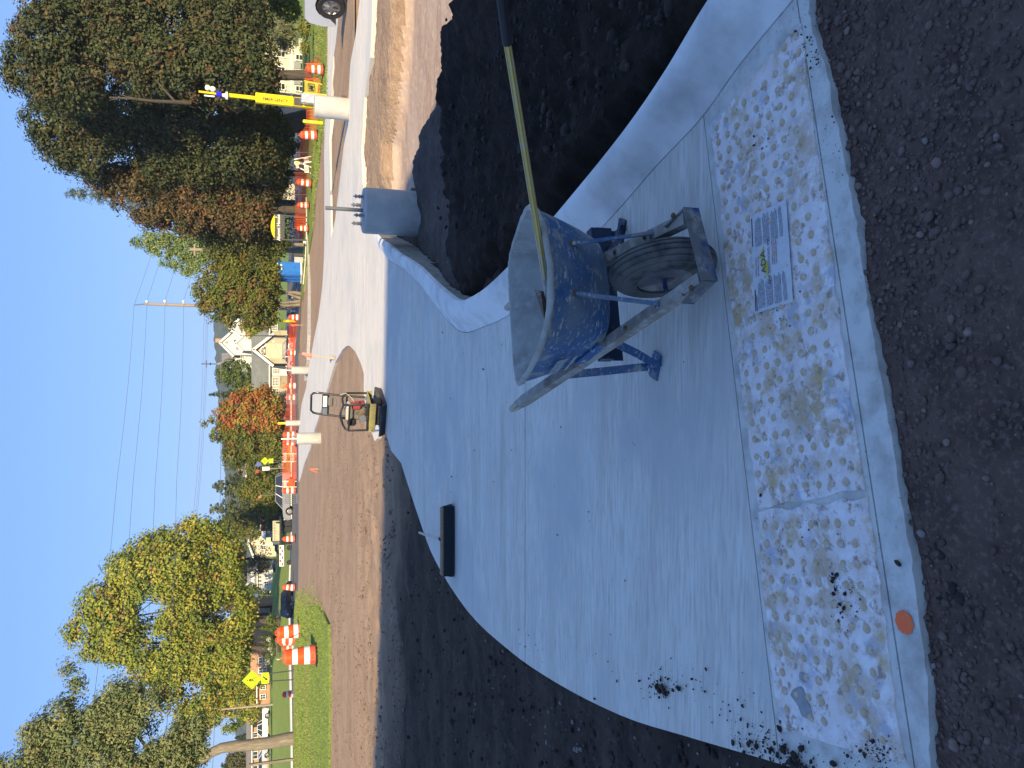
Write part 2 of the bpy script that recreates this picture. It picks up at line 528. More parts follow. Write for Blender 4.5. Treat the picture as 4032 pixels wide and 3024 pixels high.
# ---------------------------------------------------------------- concrete path: one slab per joint
path_root = thing('concrete_path', 'curved broom finished concrete path with ramp at its near end', None)
del path_root['label']
path_root['kind'] = 'structure'
def band(a, b):          # between joint lines y = a and y = b with a gap on either side
    pl = []
    if a is not None: pl.append(((0, a[0] + a[1]), (0, 1)))
    if b is not None: pl.append(((0, b[0] - b[1]), (0, -1)))
    return pl
A0, A1 = Vector((0.746, 2.58)), Vector((-1.159, 2.197))   # groove behind the warning panels
B0, B1 = Vector((0.594, 1.948)), Vector((-1.02, 1.611))   # groove in front of them
nA = Vector((-(A1 - A0).y, (A1 - A0).x)).normalized(); nA = nA if nA.y > 0 else -nA
nB = Vector((-(B1 - B0).y, (B1 - B0).x)).normalized(); nB = nB if nB.y > 0 else -nB
J = [(4.8, .0065), (6.14, .0025), (7.11, .0025), (8.1, .0025), (10.6, .003), (13.2, .003), (16.5, .004), (21, .005), (28, .006), (38, .006)]
slabs = [[(B0, -nB)], [(B0 + nB * .006, nB), (A0 - nA * .003, -nA)], [(A0 + nA * .003, nA)] + band(None, J[0])]
slabs += [band(J[i], J[i + 1]) for i in range(len(J) - 1)] + [band(J[-1], None)]
for i, pl in enumerate(slabs):
    drape('slab', PATH, M_CONC if i > 1 else M_CONC2, 0.0, None, skirt=0.13 if i < 3 else 0.3, parent=path_root, planes=pl)

# ---------------------------------------------------------------- kerb swept along the right side, in three pours
kerb_root = thing('kerb', None, None); kerb_root['kind'] = 'structure'
PROF = [(0.01, -0.05), (0.02, 0.004), (0.15, 0.022), (0.28, 0.058), (0.41, 0.105), (0.53, 0.135), (0.68, 0.15), (0.87, 0.152), (0.96, 0.14), (1.0, 0.11), (1.0, -0.5)]
n_k = len(kerb_line)
rings = []
kerb_out = catmull([k[1] for k in KERB], 6); kerb_k = catmull([(k[2], 0) for k in KERB], 6)
for p, q, k in zip(kerb_line, kerb_out, kerb_k):
    rings.append([(p.x + (q.x - p.x) * o, p.y + (q.y - p.y) * o, (z * max(0.03, min(1, k.x)) if z > 0 else z)) for o, z in PROF])
cut1 = min(range(n_k), key=lambda i: abs(kerb_line[i].y - 3.2)); cut2 = min(range(n_k), key=lambda i: abs(kerb_line[i].y - 9.9))
for a, b in ((0, cut2), (cut2, n_k - 1)):
    rr = [list(r) for r in rings[a:b + 1]]
    if b < n_k - 1:
        rr[-1] = [tuple(Vector(p) * 0.97 + Vector(q) * 0.03) for p, q in zip(rr[-1], rr[-2])]
    mk = MB().loft(rr)
    nr = len(PROF)
    for fi, f in enumerate(mk.f):
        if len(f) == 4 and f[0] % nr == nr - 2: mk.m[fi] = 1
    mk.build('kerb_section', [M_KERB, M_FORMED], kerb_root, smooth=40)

# ---------------------------------------------------------------- ground sheets beyond the near field
drape('ground', [(-48, 15.1), (48, 15.1), (48, 90), (-48, 90)], M_DIRT, -0.05)
drape('ground', [(-420, 10), (-48, 10), (-48, 90), (48, 90), (48, 10), (420, 10), (420, 560), (-420, 560)], M_DIRT, -0.06)
ROAD_NEAR = [(-90, 44), (-60, 48.5), (-30, 50.5), (-18, 49.5), (-10, 48), (-4, 49), (2, 52), (7, 60), (11, 72)]
ROAD_FAR = [(9, 80), (6, 77), (0, 75), (-9, 74), (-18, 72), (-30, 67), (-60, 60), (-90, 54)]
drape('road', ROAD_NEAR + ROAD_FAR, M_ASPH, 0.02, skirt=0.12)
# far lawn on the left, far ground behind everything
drape('far_lawn', [(-90, 55.5), (-60, 61), (-30, 68), (-18, 73.2), (-9, 75.2), (-2, 76), (-16, 130), (-60, 150), (-200, 150), (-200, 54)], M_GRASS, 0.03, skirt=0.12)
drape('parking_lot', [(-1.5, 75.5), (6, 77.5), (9, 81), (14, 74), (30, 78), (30, 110), (-1.5, 110)], M_ASPH, 0.035, skirt=0.12)
drape('far_ground', [(-420, 151), (-60, 151), (-15, 131), (-1, 111), (30, 111), (31, 70), (420, 70), (420, 560), (-420, 560)], M_GRASS, 0.0)
LAWN_L = pix([(1296, 3150), (1294, 3024), (1297, 2700), (1294, 2459), (1275, 2420), (1254, 2392), (1225, 2384), (1206, 2395), (1180, 2400), (1164, 2385)]) + [(-19, 47.5), (-30, 49.5), (-60, 47.5), (-80, 40), (-40, 14.7)]
drape('lawn', LAWN_L, M_GRASS, 0.01, skirt=0.12)
LAWN_R = pix([(1278, -80), (1280, 0), (1281, 300), (1281, 470), (1268, 500), (1258, 620), (1243, 750), (1232, 900), (1207, 1050), (1196, 1150), (1190, 1185)]) + [(10, 69), (16, 68), (31, 69), (60, 69), (60, 40)]
drape('lawn', LAWN_R, M_GRASS, 0.01, skirt=0.12)
# pale edging strip between lawn and dirt on the right, kerb of the road, centre line
def strip(name, pts, w, m, off, h=0.0):
    L_, R_ = [], []
    P = [Vector(p[:2]) for p in pts]
    for i, p in enumerate(P):
        d = (P[min(i + 1, len(P) - 1)] - P[max(i - 1, 0)]).normalized(); n = Vector((-d.y, d.x)) * w / 2
        L_.append(tuple(p + n)); R_.append(tuple(p - n))
    return drape(name, L_ + R_[::-1], m, off, skirt=h)
strip('kerb', pix([(1212, 930), (1216, 1050), (1218, 1200), (1217, 1330), (1214, 1420), (1205, 1490)]), 0.22, M_CONC2, 0.07, 0.15)
strip('kerb', pix([(1208, 780), (1209, 860), (1207, 960), (1203, 1040), (1196, 1120)]), 0.18, M_CONC2, 0.07, 0.15)
strip('kerb', [(-60, 60.4), (-30, 67.4), (-18, 72.4), (-9, 74.4), (0, 75.4), (6, 77.4), (9, 80.6)], 0.35, M_CONC2, 0.12, 0.15)
strip('sidewalk', [(-90, 56.2), (-60, 62.0), (-30, 69.4), (-22, 73)], 1.5, M_CONC2, 0.055)
strip('centre_line', [(-60, 54), (-30, 58.6), (-18, 60.5), (-9, 61), (0, 62.5), (6, 68)], 0.16, M_LINE, 0.028)
strip('edge_line', [(-60, 59.2), (-30, 66), (-18, 70.6), (-9, 72.6), (0, 73.7)], 0.12, M_LINE, 0.028)

# ---------------------------------------------------------------- near soils as displaced sheets
def soil_left():
    t = np.linspace(-0.9, 0.16, 300)[None, :]; y = np.geomspace(1.25, 15.2, 330)[:, None]
    x = t * y; y = y + 0 * x
    d, ins = pdist(x, y, SLAB_IN)
    amp = 0.008 + 0.028 * sm(d / 0.8)
    z = -0.04 - 0.012 * sm(d / .4) + amp * fbm(x * 3.1, y * 2.4, octs=3) * 0.8 + 0.012 * fbm(x * 16, y * 16, 3.3, octs=3) * sm(d / 0.1)
    z = z + 0.035 * np.exp(-((d - 0.5) / 0.35) ** 2) * vnoise(x * 1.7, y * 1.7, 9.1) + 0.015 * np.sin((y * 3.2 - x * 1.1) + 2 * vnoise(x * .4, y * .4, 1.7)) * sm((d - 1) / 1.5)
    far = sm((y - 13.2) / 1.6)
    z = z * (1 - far) + (T(x, y) - 0.044) * far
    z = np.where(ins, -0.1 - 0.15 * sm(d / 0.06), np.minimum(z, -0.012 + 0.4 * d))
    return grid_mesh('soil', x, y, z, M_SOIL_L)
# topsoil with the building's shade painted in: dark near, pale past a ragged border
M_SOIL_L = mat('shade_toned_topsoil', (0.052, 0.04, 0.034), 0.95, bump=0.04, bscale=32, spec=0.15)
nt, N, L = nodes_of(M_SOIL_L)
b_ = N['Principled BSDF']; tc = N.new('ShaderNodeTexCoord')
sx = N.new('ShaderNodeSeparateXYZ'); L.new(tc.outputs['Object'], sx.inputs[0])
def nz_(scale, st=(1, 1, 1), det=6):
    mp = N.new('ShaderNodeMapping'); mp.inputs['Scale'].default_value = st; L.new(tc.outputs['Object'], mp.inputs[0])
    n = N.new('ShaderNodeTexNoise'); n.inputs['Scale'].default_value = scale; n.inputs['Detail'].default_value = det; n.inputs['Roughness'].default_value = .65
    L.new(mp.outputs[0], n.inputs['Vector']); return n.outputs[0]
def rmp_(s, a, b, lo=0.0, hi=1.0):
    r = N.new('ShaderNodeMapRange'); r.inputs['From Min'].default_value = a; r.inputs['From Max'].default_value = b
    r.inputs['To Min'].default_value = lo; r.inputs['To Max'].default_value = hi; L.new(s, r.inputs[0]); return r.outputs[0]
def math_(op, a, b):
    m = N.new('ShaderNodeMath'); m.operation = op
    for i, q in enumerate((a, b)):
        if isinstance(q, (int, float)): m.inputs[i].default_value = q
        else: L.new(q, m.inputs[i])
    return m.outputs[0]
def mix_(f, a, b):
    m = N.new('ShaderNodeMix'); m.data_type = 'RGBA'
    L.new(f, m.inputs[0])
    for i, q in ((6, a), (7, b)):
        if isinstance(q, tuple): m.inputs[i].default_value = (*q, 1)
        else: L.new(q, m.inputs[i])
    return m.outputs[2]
shade_tone = mix_(rmp_(nz_(1.1, (1, 2.2, 1)), .4, .65), (0.052, 0.037, 0.030), (0.10, 0.072, 0.056))
shade_tone = mix_(rmp_(nz_(14), .55, .75), shade_tone, (0.14, 0.105, 0.085))
sun_tone = mix_(rmp_(nz_(.9, (1, 2, 1)), .42, .66), (0.43, 0.30, 0.205), (0.33, 0.225, 0.15))
sun_tone = mix_(rmp_(nz_(5, (1, 2, 1)), .55, .75), sun_tone, (0.26, 0.175, 0.125))
edge = math_('ADD', math_('ADD', sx.outputs[1], math_('MULTIPLY', sx.outputs[0], 0.16)), math_('MULTIPLY', nz_(1.3, (0.7, 1, 1)), 2.6))  # tone border laid roughly along the building's shadow edge
L.new(mix_(rmp_(edge, 10.2, 12.2), shade_tone, sun_tone), b_.inputs['Base Color'])
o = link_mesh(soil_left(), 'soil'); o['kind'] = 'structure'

BANK = [(1.47, 1.9), (1.25, 2.95), (1.1, 3.8), (1.0, 4.4), (0.85, 5.1), (0.7, 5.7), (0.66, 6.1), (0.75, 6.5), (1.2, 6.95), (1.9, 7.15), (2.6, 7.05), (2.95, 6.9), (3.2, 6.95), (3.35, 6.6), (3.3, 6.25), (3.7, 6.0), (4.4, 5.7), (7, 5.2), (14, 4.8), (14, 1.0), (1.6, 1.0)]
BERM = [(1.0, 6.9), (1.3, 7.7), (1.6, 8.5), (2.0, 9.3), (2.5, 9.75), (2.95, 9.6), (3.2, 9.1), (3.15, 8.5), (3.35, 7.9), (3.1, 7.3), (3.1, 6.8), (2.5, 6.6), (1.2, 6.4)]
def pocket_fields():
    t = np.linspace(0.03, 0.86, 340)[None, :]; y = np.geomspace(1.5, 15.6, 420)[:, None]
    x = t * y; y = y + 0 * x
    return x, y
def soil_pocket():
    x, y = pocket_fields()
    d, ins = pdist(x, y, SLAB_IN)
    jx = 0.10 * fbm(x * 5, y * 5, 1.3, octs=3); 
    db, ib = pdist(x, y, BANK); sb = np.where(ib, db, -db) + jx
    dm, im = pdist(x, y, BERM); sm_ = np.where(im, dm, -dm) + jx * .8
    bed = -0.32 + 0.008 * fbm(x * 6, y * 6, 4.4)
    # rough dirt island between the road bed and the far strip of path
    ri, _ = pdist(x, y, pix([(1463, -200), (1458, 226), (1436, 384), (1424, 588), (1429, 723)]), closed=False)
    rough = sm((2.1 - ri) / 0.5)
    z = bed + rough * (0.26 + 0.022 * fbm(x * 2.2, y * 3.6, 2.2, octs=4))
    berm = sm((sm_ + 0.12) / 0.35)
    z = z + berm * (0.17 + 0.045 * fbm(x * 4, y * 4, 6.6))
    bank = sm((sb + 0.1) / 0.3)
    top = 0.03 + 0.11 * sm((x - 1.6) / 1.4) + 0.055 * fbm(x * 2.2, y * 2.2, 5.5, octs=3) + 0.03 * fbm(x * 10, y * 10, 7.7, octs=4)
    z = np.where(bank > 0, z * (1 - bank) + top * bank, z)
    # clods
    z = z + bank * 0.035 * np.maximum(0, vnoise(x * 14, y * 14, 8.8)) ** 1.5 + 0.004 * fbm(x * 30, y * 30, 1.1)
    # stay below kerb crest next to it
    kd, _ = pdist(x, y, [tuple(p) for p in kerb_line], closed=False)
    z = np.minimum(z, 0.105 + np.maximum(0, kd - 0.24) * 0.35)
    ko, _ = pdist(x, y, [tuple(p) for p in kerb_out], closed=False)
    zt = np.interp(y, [6.2, 7.2, 8.2, 9.2, 10.5, 12.5], [0.09, 0.0, -0.09, -0.19, -0.27, -0.20]) + 0.02 * fbm(x * 7, y * 7, 3.9)
    kw = sm((0.85 - ko) / 0.6) * sm((y - 6.0) / .7)
    z = z * (1 - kw) + zt * kw
    kdd, ik = pdist(x, y, [tuple(p) for p in kerb_line] + [tuple(p) for p in reversed(kerb_out)])
    z = np.where(ik & (kdd > 0.012), np.minimum(z, -0.35), z)
    z = np.where(ins, -0.5, z)
    z = np.where(y > 14.2, z * (1 - sm((y - 14.2) / 1.2)) - 0.06 * sm((y - 14.2) / 1.2), z)
    me = grid_mesh('soil_pocket', x, y, z, [M_TOPSOIL, M_BERM, M_BED, M_DIRT])
    c = lambda a: (a[:-1, :-1] + a[1:, 1:]) / 2
    mi = np.where(c(bank) > 0.35, 0, np.where(c(berm) > 0.35, 1, np.where((c(rough) > 0.4) | (c(y) > 13.6), 3, 2)))
    mi = np.where((c(kd) < 1.0) & (c(y) > 7.0) & (c(x) < 2.7) & (mi == 2), 1, mi)
    mi = np.where((mi == 2) & (c(x) < 3.25) & (c(y) > 5.5) & (c(y) < 9.6), 1, mi)
    me.polygons.foreach_set('material_index', mi.ravel().astype(np.int32))
    return me
o = link_mesh(soil_pocket(), 'soil'); o['kind'] = 'structure'

# gravel in front of the path
def front_y(x):
    fx = np.array([p[0] for p in FRONT_LINE[::-1]]); fy = np.array([p[1] for p in FRONT_LINE[::-1]])
    return np.interp(x, fx, fy)
def gravel_z(x, y):
    return -0.022 + 0.012 * fbm(x * 4, y * 4, 2.0, octs=3) + 0.006 * fbm(x * 38, y * 38, 4.0, octs=3) + 0.012 * sm((x - 1.0) / 0.3)
gx, gy = np.meshgrid(np.linspace(-2.6, 3.0, 460), np.linspace(0.3, 2.4, 230))
gz = gravel_z(gx, gy)
under = gy - front_y(gx)
gz = np.where((under > 0.03) & (gx < 1.2), -0.12, gz)
o = link_mesh(grid_mesh('gravel_ground', gx, gy, gz, M_GRAVEL), 'ground'); o['kind'] = 'structure'

M_STONE = mat('gravel_stone', (0.165, 0.11, 0.092), 0.85, layers=[((0.11, 0.072, 0.06), 9, 0.4, 0.6), ((0.25, 0.185, 0.16), 25, 0.6, 0.72)], bump=0.0015, bscale=150, spec=0.3)
M_STONE_L = mat('brown_stone', (0.25, 0.17, 0.14), 0.8, layers=[((0.17, 0.115, 0.095), 12, 0.4, 0.6), ((0.36, 0.28, 0.25), 30, .58, .7)], bump=.001, bscale=150)
M_STONE_P = mat('pale_stone', (0.26, 0.24, 0.23), 0.8, layers=[((0.17, 0.14, 0.13), 30, 0.4, 0.65)], spec=0.3)
def ico(sub):
    bm = bmesh.new(); bmesh.ops.create_icosphere(bm, subdivisions=sub, radius=1)
    v = np.array([p.co[:] for p in bm.verts]); f = np.array([[q.index for q in p.verts] for p in bm.faces]); bm.free()
    return v, f
ICO1, ICO2 = ico(1), ico(2)
def scatter(name, pos, size, m, seed, flat=0.7, base=ICO1, jag=0.28, kind='stuff'):
    rg = np.random.default_rng(seed); V, Fc = base; n = len(pos)
    s = np.asarray(size)[:, None, None]
    q = rg.normal(size=(n, 4)); q /= np.linalg.norm(q, axis=1)[:, None]
    w, a, b, c = q.T
    Rm = np.stack([1 - 2 * (b * b + c * c), 2 * (a * b - c * w), 2 * (a * c + b * w), 2 * (a * b + c * w), 1 - 2 * (a * a + c * c), 2 * (b * c - a * w), 2 * (a * c - b * w), 2 * (b * c + a * w), 1 - 2 * (a * a + b * b)], -1).reshape(n, 3, 3)
    v = V[None] * (1 + jag * rg.uniform(-1, 1, (n, len(V), 1)))
    v = v * np.stack([np.ones(n), rg.uniform(.65, 1, n), rg.uniform(.5, .85, n)], -1)[:, None, :]
    v = np.einsum('nij,nkj->nki', Rm, v) * s
    v[:, :, 2] *= flat
    v = v + np.asarray(pos)[:, None, :]
    f = Fc[None] + (np.arange(n) * len(V))[:, None, None]
    o = link_mesh(np_mesh(name, v.reshape(-1, 3), f.reshape(-1, 3), m), name)
    if kind: o['kind'] = kind
    return o
rg = np.random.default_rng(11)
n = 11000
x = rg.uniform(-1.7, 2.1, n); y = front_y(x) - 0.004 - rg.uniform(0, 1, n) ** 1.15 * 0.95
keep = (y > 0.85) & (np.abs(x) < 0.72 * y + 0.35); x, y = x[keep], y[keep]
cl = fbm(x * 3, y * 3, 5.0, octs=2)
size = np.clip(rg.lognormal(-5.15, 0.5, len(x)), 0.0025, 0.019)
keep = cl + rg.uniform(-.5, .7, len(x)) > -0.35; x, y, size = x[keep], y[keep], size[keep]
pale = rg.random(len(x)) < 0.05
scatter('gravel', np.stack([x, y, gravel_z(x, y) + size * .25], -1)[~pale], size[~pale], M_STONE, 1, jag=0.2)
scatter('gravel', np.stack([x, y, gravel_z(x, y) + size * .4], -1)[pale], size[pale] * 1.25, M_STONE_L, 31, jag=0.16)
for (X, Y, r, lab) in ((3651, 555, .011, 'pale grey pebble on the gravel near the right end of the ramp'), (3590, 660, .006, 'small flat pale pebble left of the bigger one on the gravel'), (3648, 2100, .014, 'largest pale stone on the gravel, in front of the panel seam'), (3570, 1655, .008, 'light pebble on the gravel just off the concrete edge'), (3690, 2620, .01, 'round grey pebble on the gravel near the orange dot')):
    x0, y0, _ = U(X, Y, -0.03)
    o = scatter('pebble', [(x0, y0, float(gravel_z(np.array(x0), np.array(y0))) + r * .5)], [r], M_STONE_P, int(X), base=ICO2, jag=.12, kind=None)
    tag(o, lab, 'pebble', 'pale pebbles on the gravel')

# soil clods and pebbles on the left soil, and crumbs dropped on the concrete
rg = np.random.default_rng(5)
n = 2600
yy = np.exp(rg.uniform(np.log(1.5), np.log(9.3), n)); xx = rg.uniform(-0.62, 0.1, n) * yy
d, ins = pdist(xx, yy, SLAB_IN); k = ~ins & (d > 0.03)
xx, yy, d = xx[k], yy[k], d[k]
scatter('soil_clods', np.stack([xx, yy, -0.035 + 0 * xx], -1), np.clip(rg.lognormal(-4.5, .55, len(xx)), .003, .035), M_CRUMB, 2)
n = 1500
yy = np.exp(rg.uniform(np.log(2.2), np.log(7), n)); xx = rg.uniform(0.2, .8, n) * yy
db, ib = pdist(xx, yy, BANK); k = ib & (db > .12); xx, yy = xx[k], yy[k]
scatter('soil_clods', np.stack([xx, yy, 0.08 + 0.05 * rg.random(len(xx))], -1), np.clip(rg.lognormal(-4.3, .5, len(xx)), .004, .04), M_CRUMB, 4)
n = 5200
yy = np.exp(rg.uniform(np.log(9.5), np.log(24), n)); xx = rg.uniform(-0.6, -0.02, n) * yy
d, ins = pdist(xx, yy, SLAB_IN); d2, in2 = pdist(xx, yy, LAWN_L); k = ~ins & ~in2 & (d > 0.05) & (fbm(xx * .6, yy * .9, 4.4) > -.15)
xx, yy = xx[k], yy[k]
n_ = 900
yp = np.exp(rg.uniform(np.log(1.9), np.log(9), n_)); xp = rg.uniform(-0.6, 0.05, n_) * yp
dp, ip = pdist(xp, yp, SLAB_IN); kp = ~ip & (dp > .03) & (rg.random(n_) < np.exp(-dp / .8))
scatter('soil_pebbles', np.stack([xp, yp, -.03 + 0 * xp], -1)[kp], np.clip(rg.lognormal(-4.9, .5, kp.sum()), .003, .018), M_STONE_P, 12, jag=.15)
M_CLOD = mat('pale_clod', (0.23, 0.165, 0.12), 0.95, layers=[((0.17, 0.12, 0.09), 2, .4, .6)])  # paler clods for the sunlit soil past the painted shade
scatter('soil_clods', np.stack([xx, yy, T(xx, yy) - 0.04], -1), np.clip(rg.lognormal(-4.4, .5, len(xx)), .006, .045), M_CLOD, 7)
PX = []
def cloud(X, Y, sx_, sy_, n, rs=(.0012, .0048)):
    for _ in range(n):
        a, b = rg.normal(X, sx_), rg.normal(Y, sy_)
        PX.append((a, b, rs[0] + (rs[1] - rs[0]) * rg.random() ** 2.2 if rg.random() < .93 else rs[1] * 1.6))
    for _ in range(int(n * 2.2)):
        PX.append((rg.normal(X, sx_ * 1.25), rg.normal(Y, sy_ * 1.25), rg.uniform(.0004, .0013)))
cloud(3330, 2350, 35, 55, 60, (.001, .005)); cloud(3290, 2290, 20, 20, 7, (.006, .011)); cloud(3440, 2960, 55, 40, 120); cloud(3000, 2930, 60, 45, 150, (.002, .008)); cloud(3130, 3000, 60, 30, 130, (.002, .01))
cloud(2900, 2800, 90, 90, 60, (.001, .006)); cloud(2640, 2690, 60, 40, 60, (.002, .009)); cloud(2600, 2720, 30, 20, 50, (.004, .012)); cloud(2330, 2600, 120, 60, 30, (.001, .005)); cloud(2090, 2540, 30, 60, 26, (.002, .006)); cloud(3050, 1230, 45, 60, 70, (.0008, .0025)); cloud(3000, 560, 40, 60, 40, (.0008, .003))
cloud(3300, 500, 45, 150, 80, (.001, .003)); cloud(3210, 150, 30, 70, 80, (.0015, .006)); cloud(3150, 2000, 120, 120, 30, (.001, .005)); cloud(2300, 2000, 300, 350, 50, (.001, .004)); cloud(1800, 1700, 200, 250, 40, (.002, .007)); cloud(1900, 1300, 100, 60, 15, (.002, .006))
cr = np.array([(*U(X, Y, 0.0)[:2], 0.002 + r * .4, r) for X, Y, r in PX if 1500 < X < 3700])
d, ins = pdist(cr[:, 0], cr[:, 1], SLAB_IN)
cr = cr[ins]
scatter('soil_crumbs', cr[:, :3] + np.array([0, 0, .004]), cr[:, 3], M_CRUMB, 3)
o = scatter('pebble', [(*U(3538, 2217, .004)[:2], .007)], [.0115], M_CRUMB, 9, base=ICO2, jag=.1, kind=None)
tag(o, 'brown pebble lying on the pale concrete strip in front of the warning panels', 'pebble')
o = scatter('pebble', [(*U(2968, 572, .012)[:2], .012)], [.0075], M_CRUMB, 19, base=ICO2, jag=.1, kind=None)
tag(o, 'small dark stone on the far right corner of the larger warning panel', 'pebble')

# grass blades: lawns near enough to read as grass
M_BLADE = leaf_mat('grass_blade', 0.3)
def blades(name, poly, n, seed, h=(.018, .05), dense=None):
    rg = np.random.default_rng(seed)
    p = np.array(poly); lo, hi = p.min(0), p.max(0)
    hi = np.minimum(hi, [60, 46]); lo = np.maximum(lo, [-34, 14])
    y = np.exp(rg.uniform(np.log(lo[1]), np.log(hi[1]), n)); x = rg.uniform(lo[0], hi[0], n)
    d, ins = pdist(x, y, poly)
    k = (ins | (d < 0.9 * rg.random(n) ** 2.5)) & (np.abs(x) < y * .62); x, y, d = x[k], y[k], d[k]
    n = len(x); z = T(x, y)
    a = rg.uniform(0, 2 * np.pi, n); hh = rg.uniform(*h, n) * np.clip(y / 22, .8, 2.2); w = hh * .45
    ln = rg.normal(0, .4, (n, 2)) * hh[:, None]
    v = np.stack([np.stack([x - w * np.cos(a), y - w * np.sin(a), z], -1), np.stack([x + w * np.cos(a), y + w * np.sin(a), z], -1), np.stack([x + ln[:, 0], y + ln[:, 1], z + hh], -1)], 1)
    f = np.arange(n * 3).reshape(n, 3)
    g = rg.random((n, 1)); pt = (fbm(x * .35, y * .2, 2.2)[:, None] > 0.15) * .35
    c = (1 - g) * np.array([.15, .23, .045]) + g * np.array([.30, .37, .09]); c = c * (1 - pt) + pt * np.array([.33, .30, .13])
    o = link_mesh(np_mesh(name, v.reshape(-1, 3), f, M_BLADE, c), name); o['kind'] = 'stuff'
blades('grass', LAWN_L, 230000, 21)
blades('grass', LAWN_R, 120000, 22)

# wooded hills on the skyline, built as ridges with a rough canopy
M_WOOD = mat('wooded_hillside', (0.075, 0.095, 0.055), 0.95, layers=[((0.045, 0.065, 0.04), 0.06, 0.4, 0.6), ((0.10, 0.085, 0.03), 0.035, 0.58, 0.7), ((0.075, 0.09, 0.035), 0.1, 0.5, 0.7)], bump=2.0, bscale=0.15, spec=0.05)
def ridge(name, y0, depth, prof):
    xs = np.linspace(prof[0][0], prof[-1][0], 520)[None, :]; t = np.linspace(0, 1, 46)[:, None]
    base = np.interp(xs, [p[0] for p in prof], [p[1] for p in prof])
    x = xs + 0 * t; y = y0 + depth * t + 0 * xs
    z = -2 + (base + 2) * np.sin(t * np.pi * .5) ** .8
    z = z + (4.5 * np.maximum(0, 1 - 2.2 * (vnoise(x / 7, y / 14, 3.3) ** 2)) * .5 + 2.2 * fbm(x / 9, y / 12, 1.2)) * np.clip(t * 4, 0, 1)
    o = link_mesh(grid_mesh(name, x, y, z, M_WOOD), 'hill'); o['kind'] = 'structure'
def hz(X, y): return W(X, 1512, y).z
ridge('far', 900, 300, [(-900, hz(960, 1100)), (-460, hz(930, 1100)), (-330, hz(905, 1100)), (-200, hz(890, 1100)), (-110, hz(880, 1100)), (-40, hz(862, 1100)), (0, hz(850, 1100)), (60, hz(838, 1100)), (140, hz(842, 1100)), (260, hz(870, 1100)), (500, hz(900, 1100)), (900, hz(950, 1100))])
# ---------------------------------------------------------------- the tall building behind the camera that shades the foreground
M_BRICKB = mat('buff_brick_wall', (0.36, 0.30, 0.25), 0.9, layers=[((0.28, 0.22, 0.18), 3, 0.4, 0.6)], bump=0.01, bscale=20)
M_ROOFD = mat('dark_shingle', (0.09, 0.088, 0.085), 0.9, layers=[((0.13, 0.125, 0.12), 2.0, 0.4, 0.65)], bump=0.01, bscale=30)
M_GLASS = mat('window_glass', (0.03, 0.04, 0.05), 0.08, spec=0.6)
M_WHITE = mat('white_trim', (0.78, 0.77, 0.73), 0.55, layers=[((0.66, 0.65, 0.62), 4, 0.5, 0.7)])
def shade_building():
    back, k = 14.0, 1 / math.tan(SUN_EL)
    ang = math.atan2(-0.2, 1)
    t = thing('hall_building', 'tall buff brick hall standing behind the photographer with a hipped end', 'building')
    # roof outline chosen so that its shadow edge runs where it does on the ground
    def roof(xg, yg):           # ground point of the shadow edge -> point of the roof edge in the facade plane
        # facade plane: y = -back - 0.2 * x
        s = (yg + back + 0.2 * xg) / (1 - 0.2 * 0.07)
        x = xg + 0.07 * s
        return (x, -back - 0.2 * x, s / k)
    top = [roof(-8.6, 12.75), roof(-5.9, 12.2), roof(0.04, 11.0), roof(2.3, 10.7), roof(2.95, 10.45), roof(3.1, 9.4), roof(3.4, 8.3), roof(4.2, 7.0), roof(5.6, 5.2)]
    wall = [(p[0], p[1], p[2]) for p in top]
    base = [(p[0], p[1], -0.3) for p in top]
    m = MB()
    dpt = Vector((-0.196, -0.98, 0)) * 9
    n = len(wall)
    m.add(wall + base, [(i, i + 1, n + i + 1, n + i) for i in range(n - 1)])
    wb = [tuple(Vector(p) + dpt) for p in wall]; bb = [tuple(Vector(p) + dpt) for p in base]
    m.add(wb + bb, [(i + 1, i, n + i, n + i + 1) for i in range(n - 1)])
    m.add([wall[0], base[0], bb[0], wb[0]], [(0, 1, 2, 3)]); m.add([wall[-1], base[-1], bb[-1], wb[-1]], [(3, 2, 1, 0)])
    m.build('wall', M_BRICKB, t)
    r = MB(); r.add(wall + wb, [(i + 1, i, n + i, n + i + 1) for i in range(n - 1)]); 
    r.build('roof', M_ROOFD, t, loc=(0, 0, 0.003))
    nrm = Vector((0.196, 0.98, 0))
    for xq in range(-6, 3, 3):
        for zq in (1.6, 4.6):
            w = MB(); w.box(0, 0, 0, 1.5, 0.08, 1.7); o = w.build('window', M_WHITE, t, loc=(xq, -back - .2 * xq, zq)); o.rotation_euler.z = ang
            p = MB(); p.box(0, 0, 0, 1.3, 0.02, 1.5); q = p.build('pane', M_GLASS, o, loc=(0, .05, 0))
shade_building()

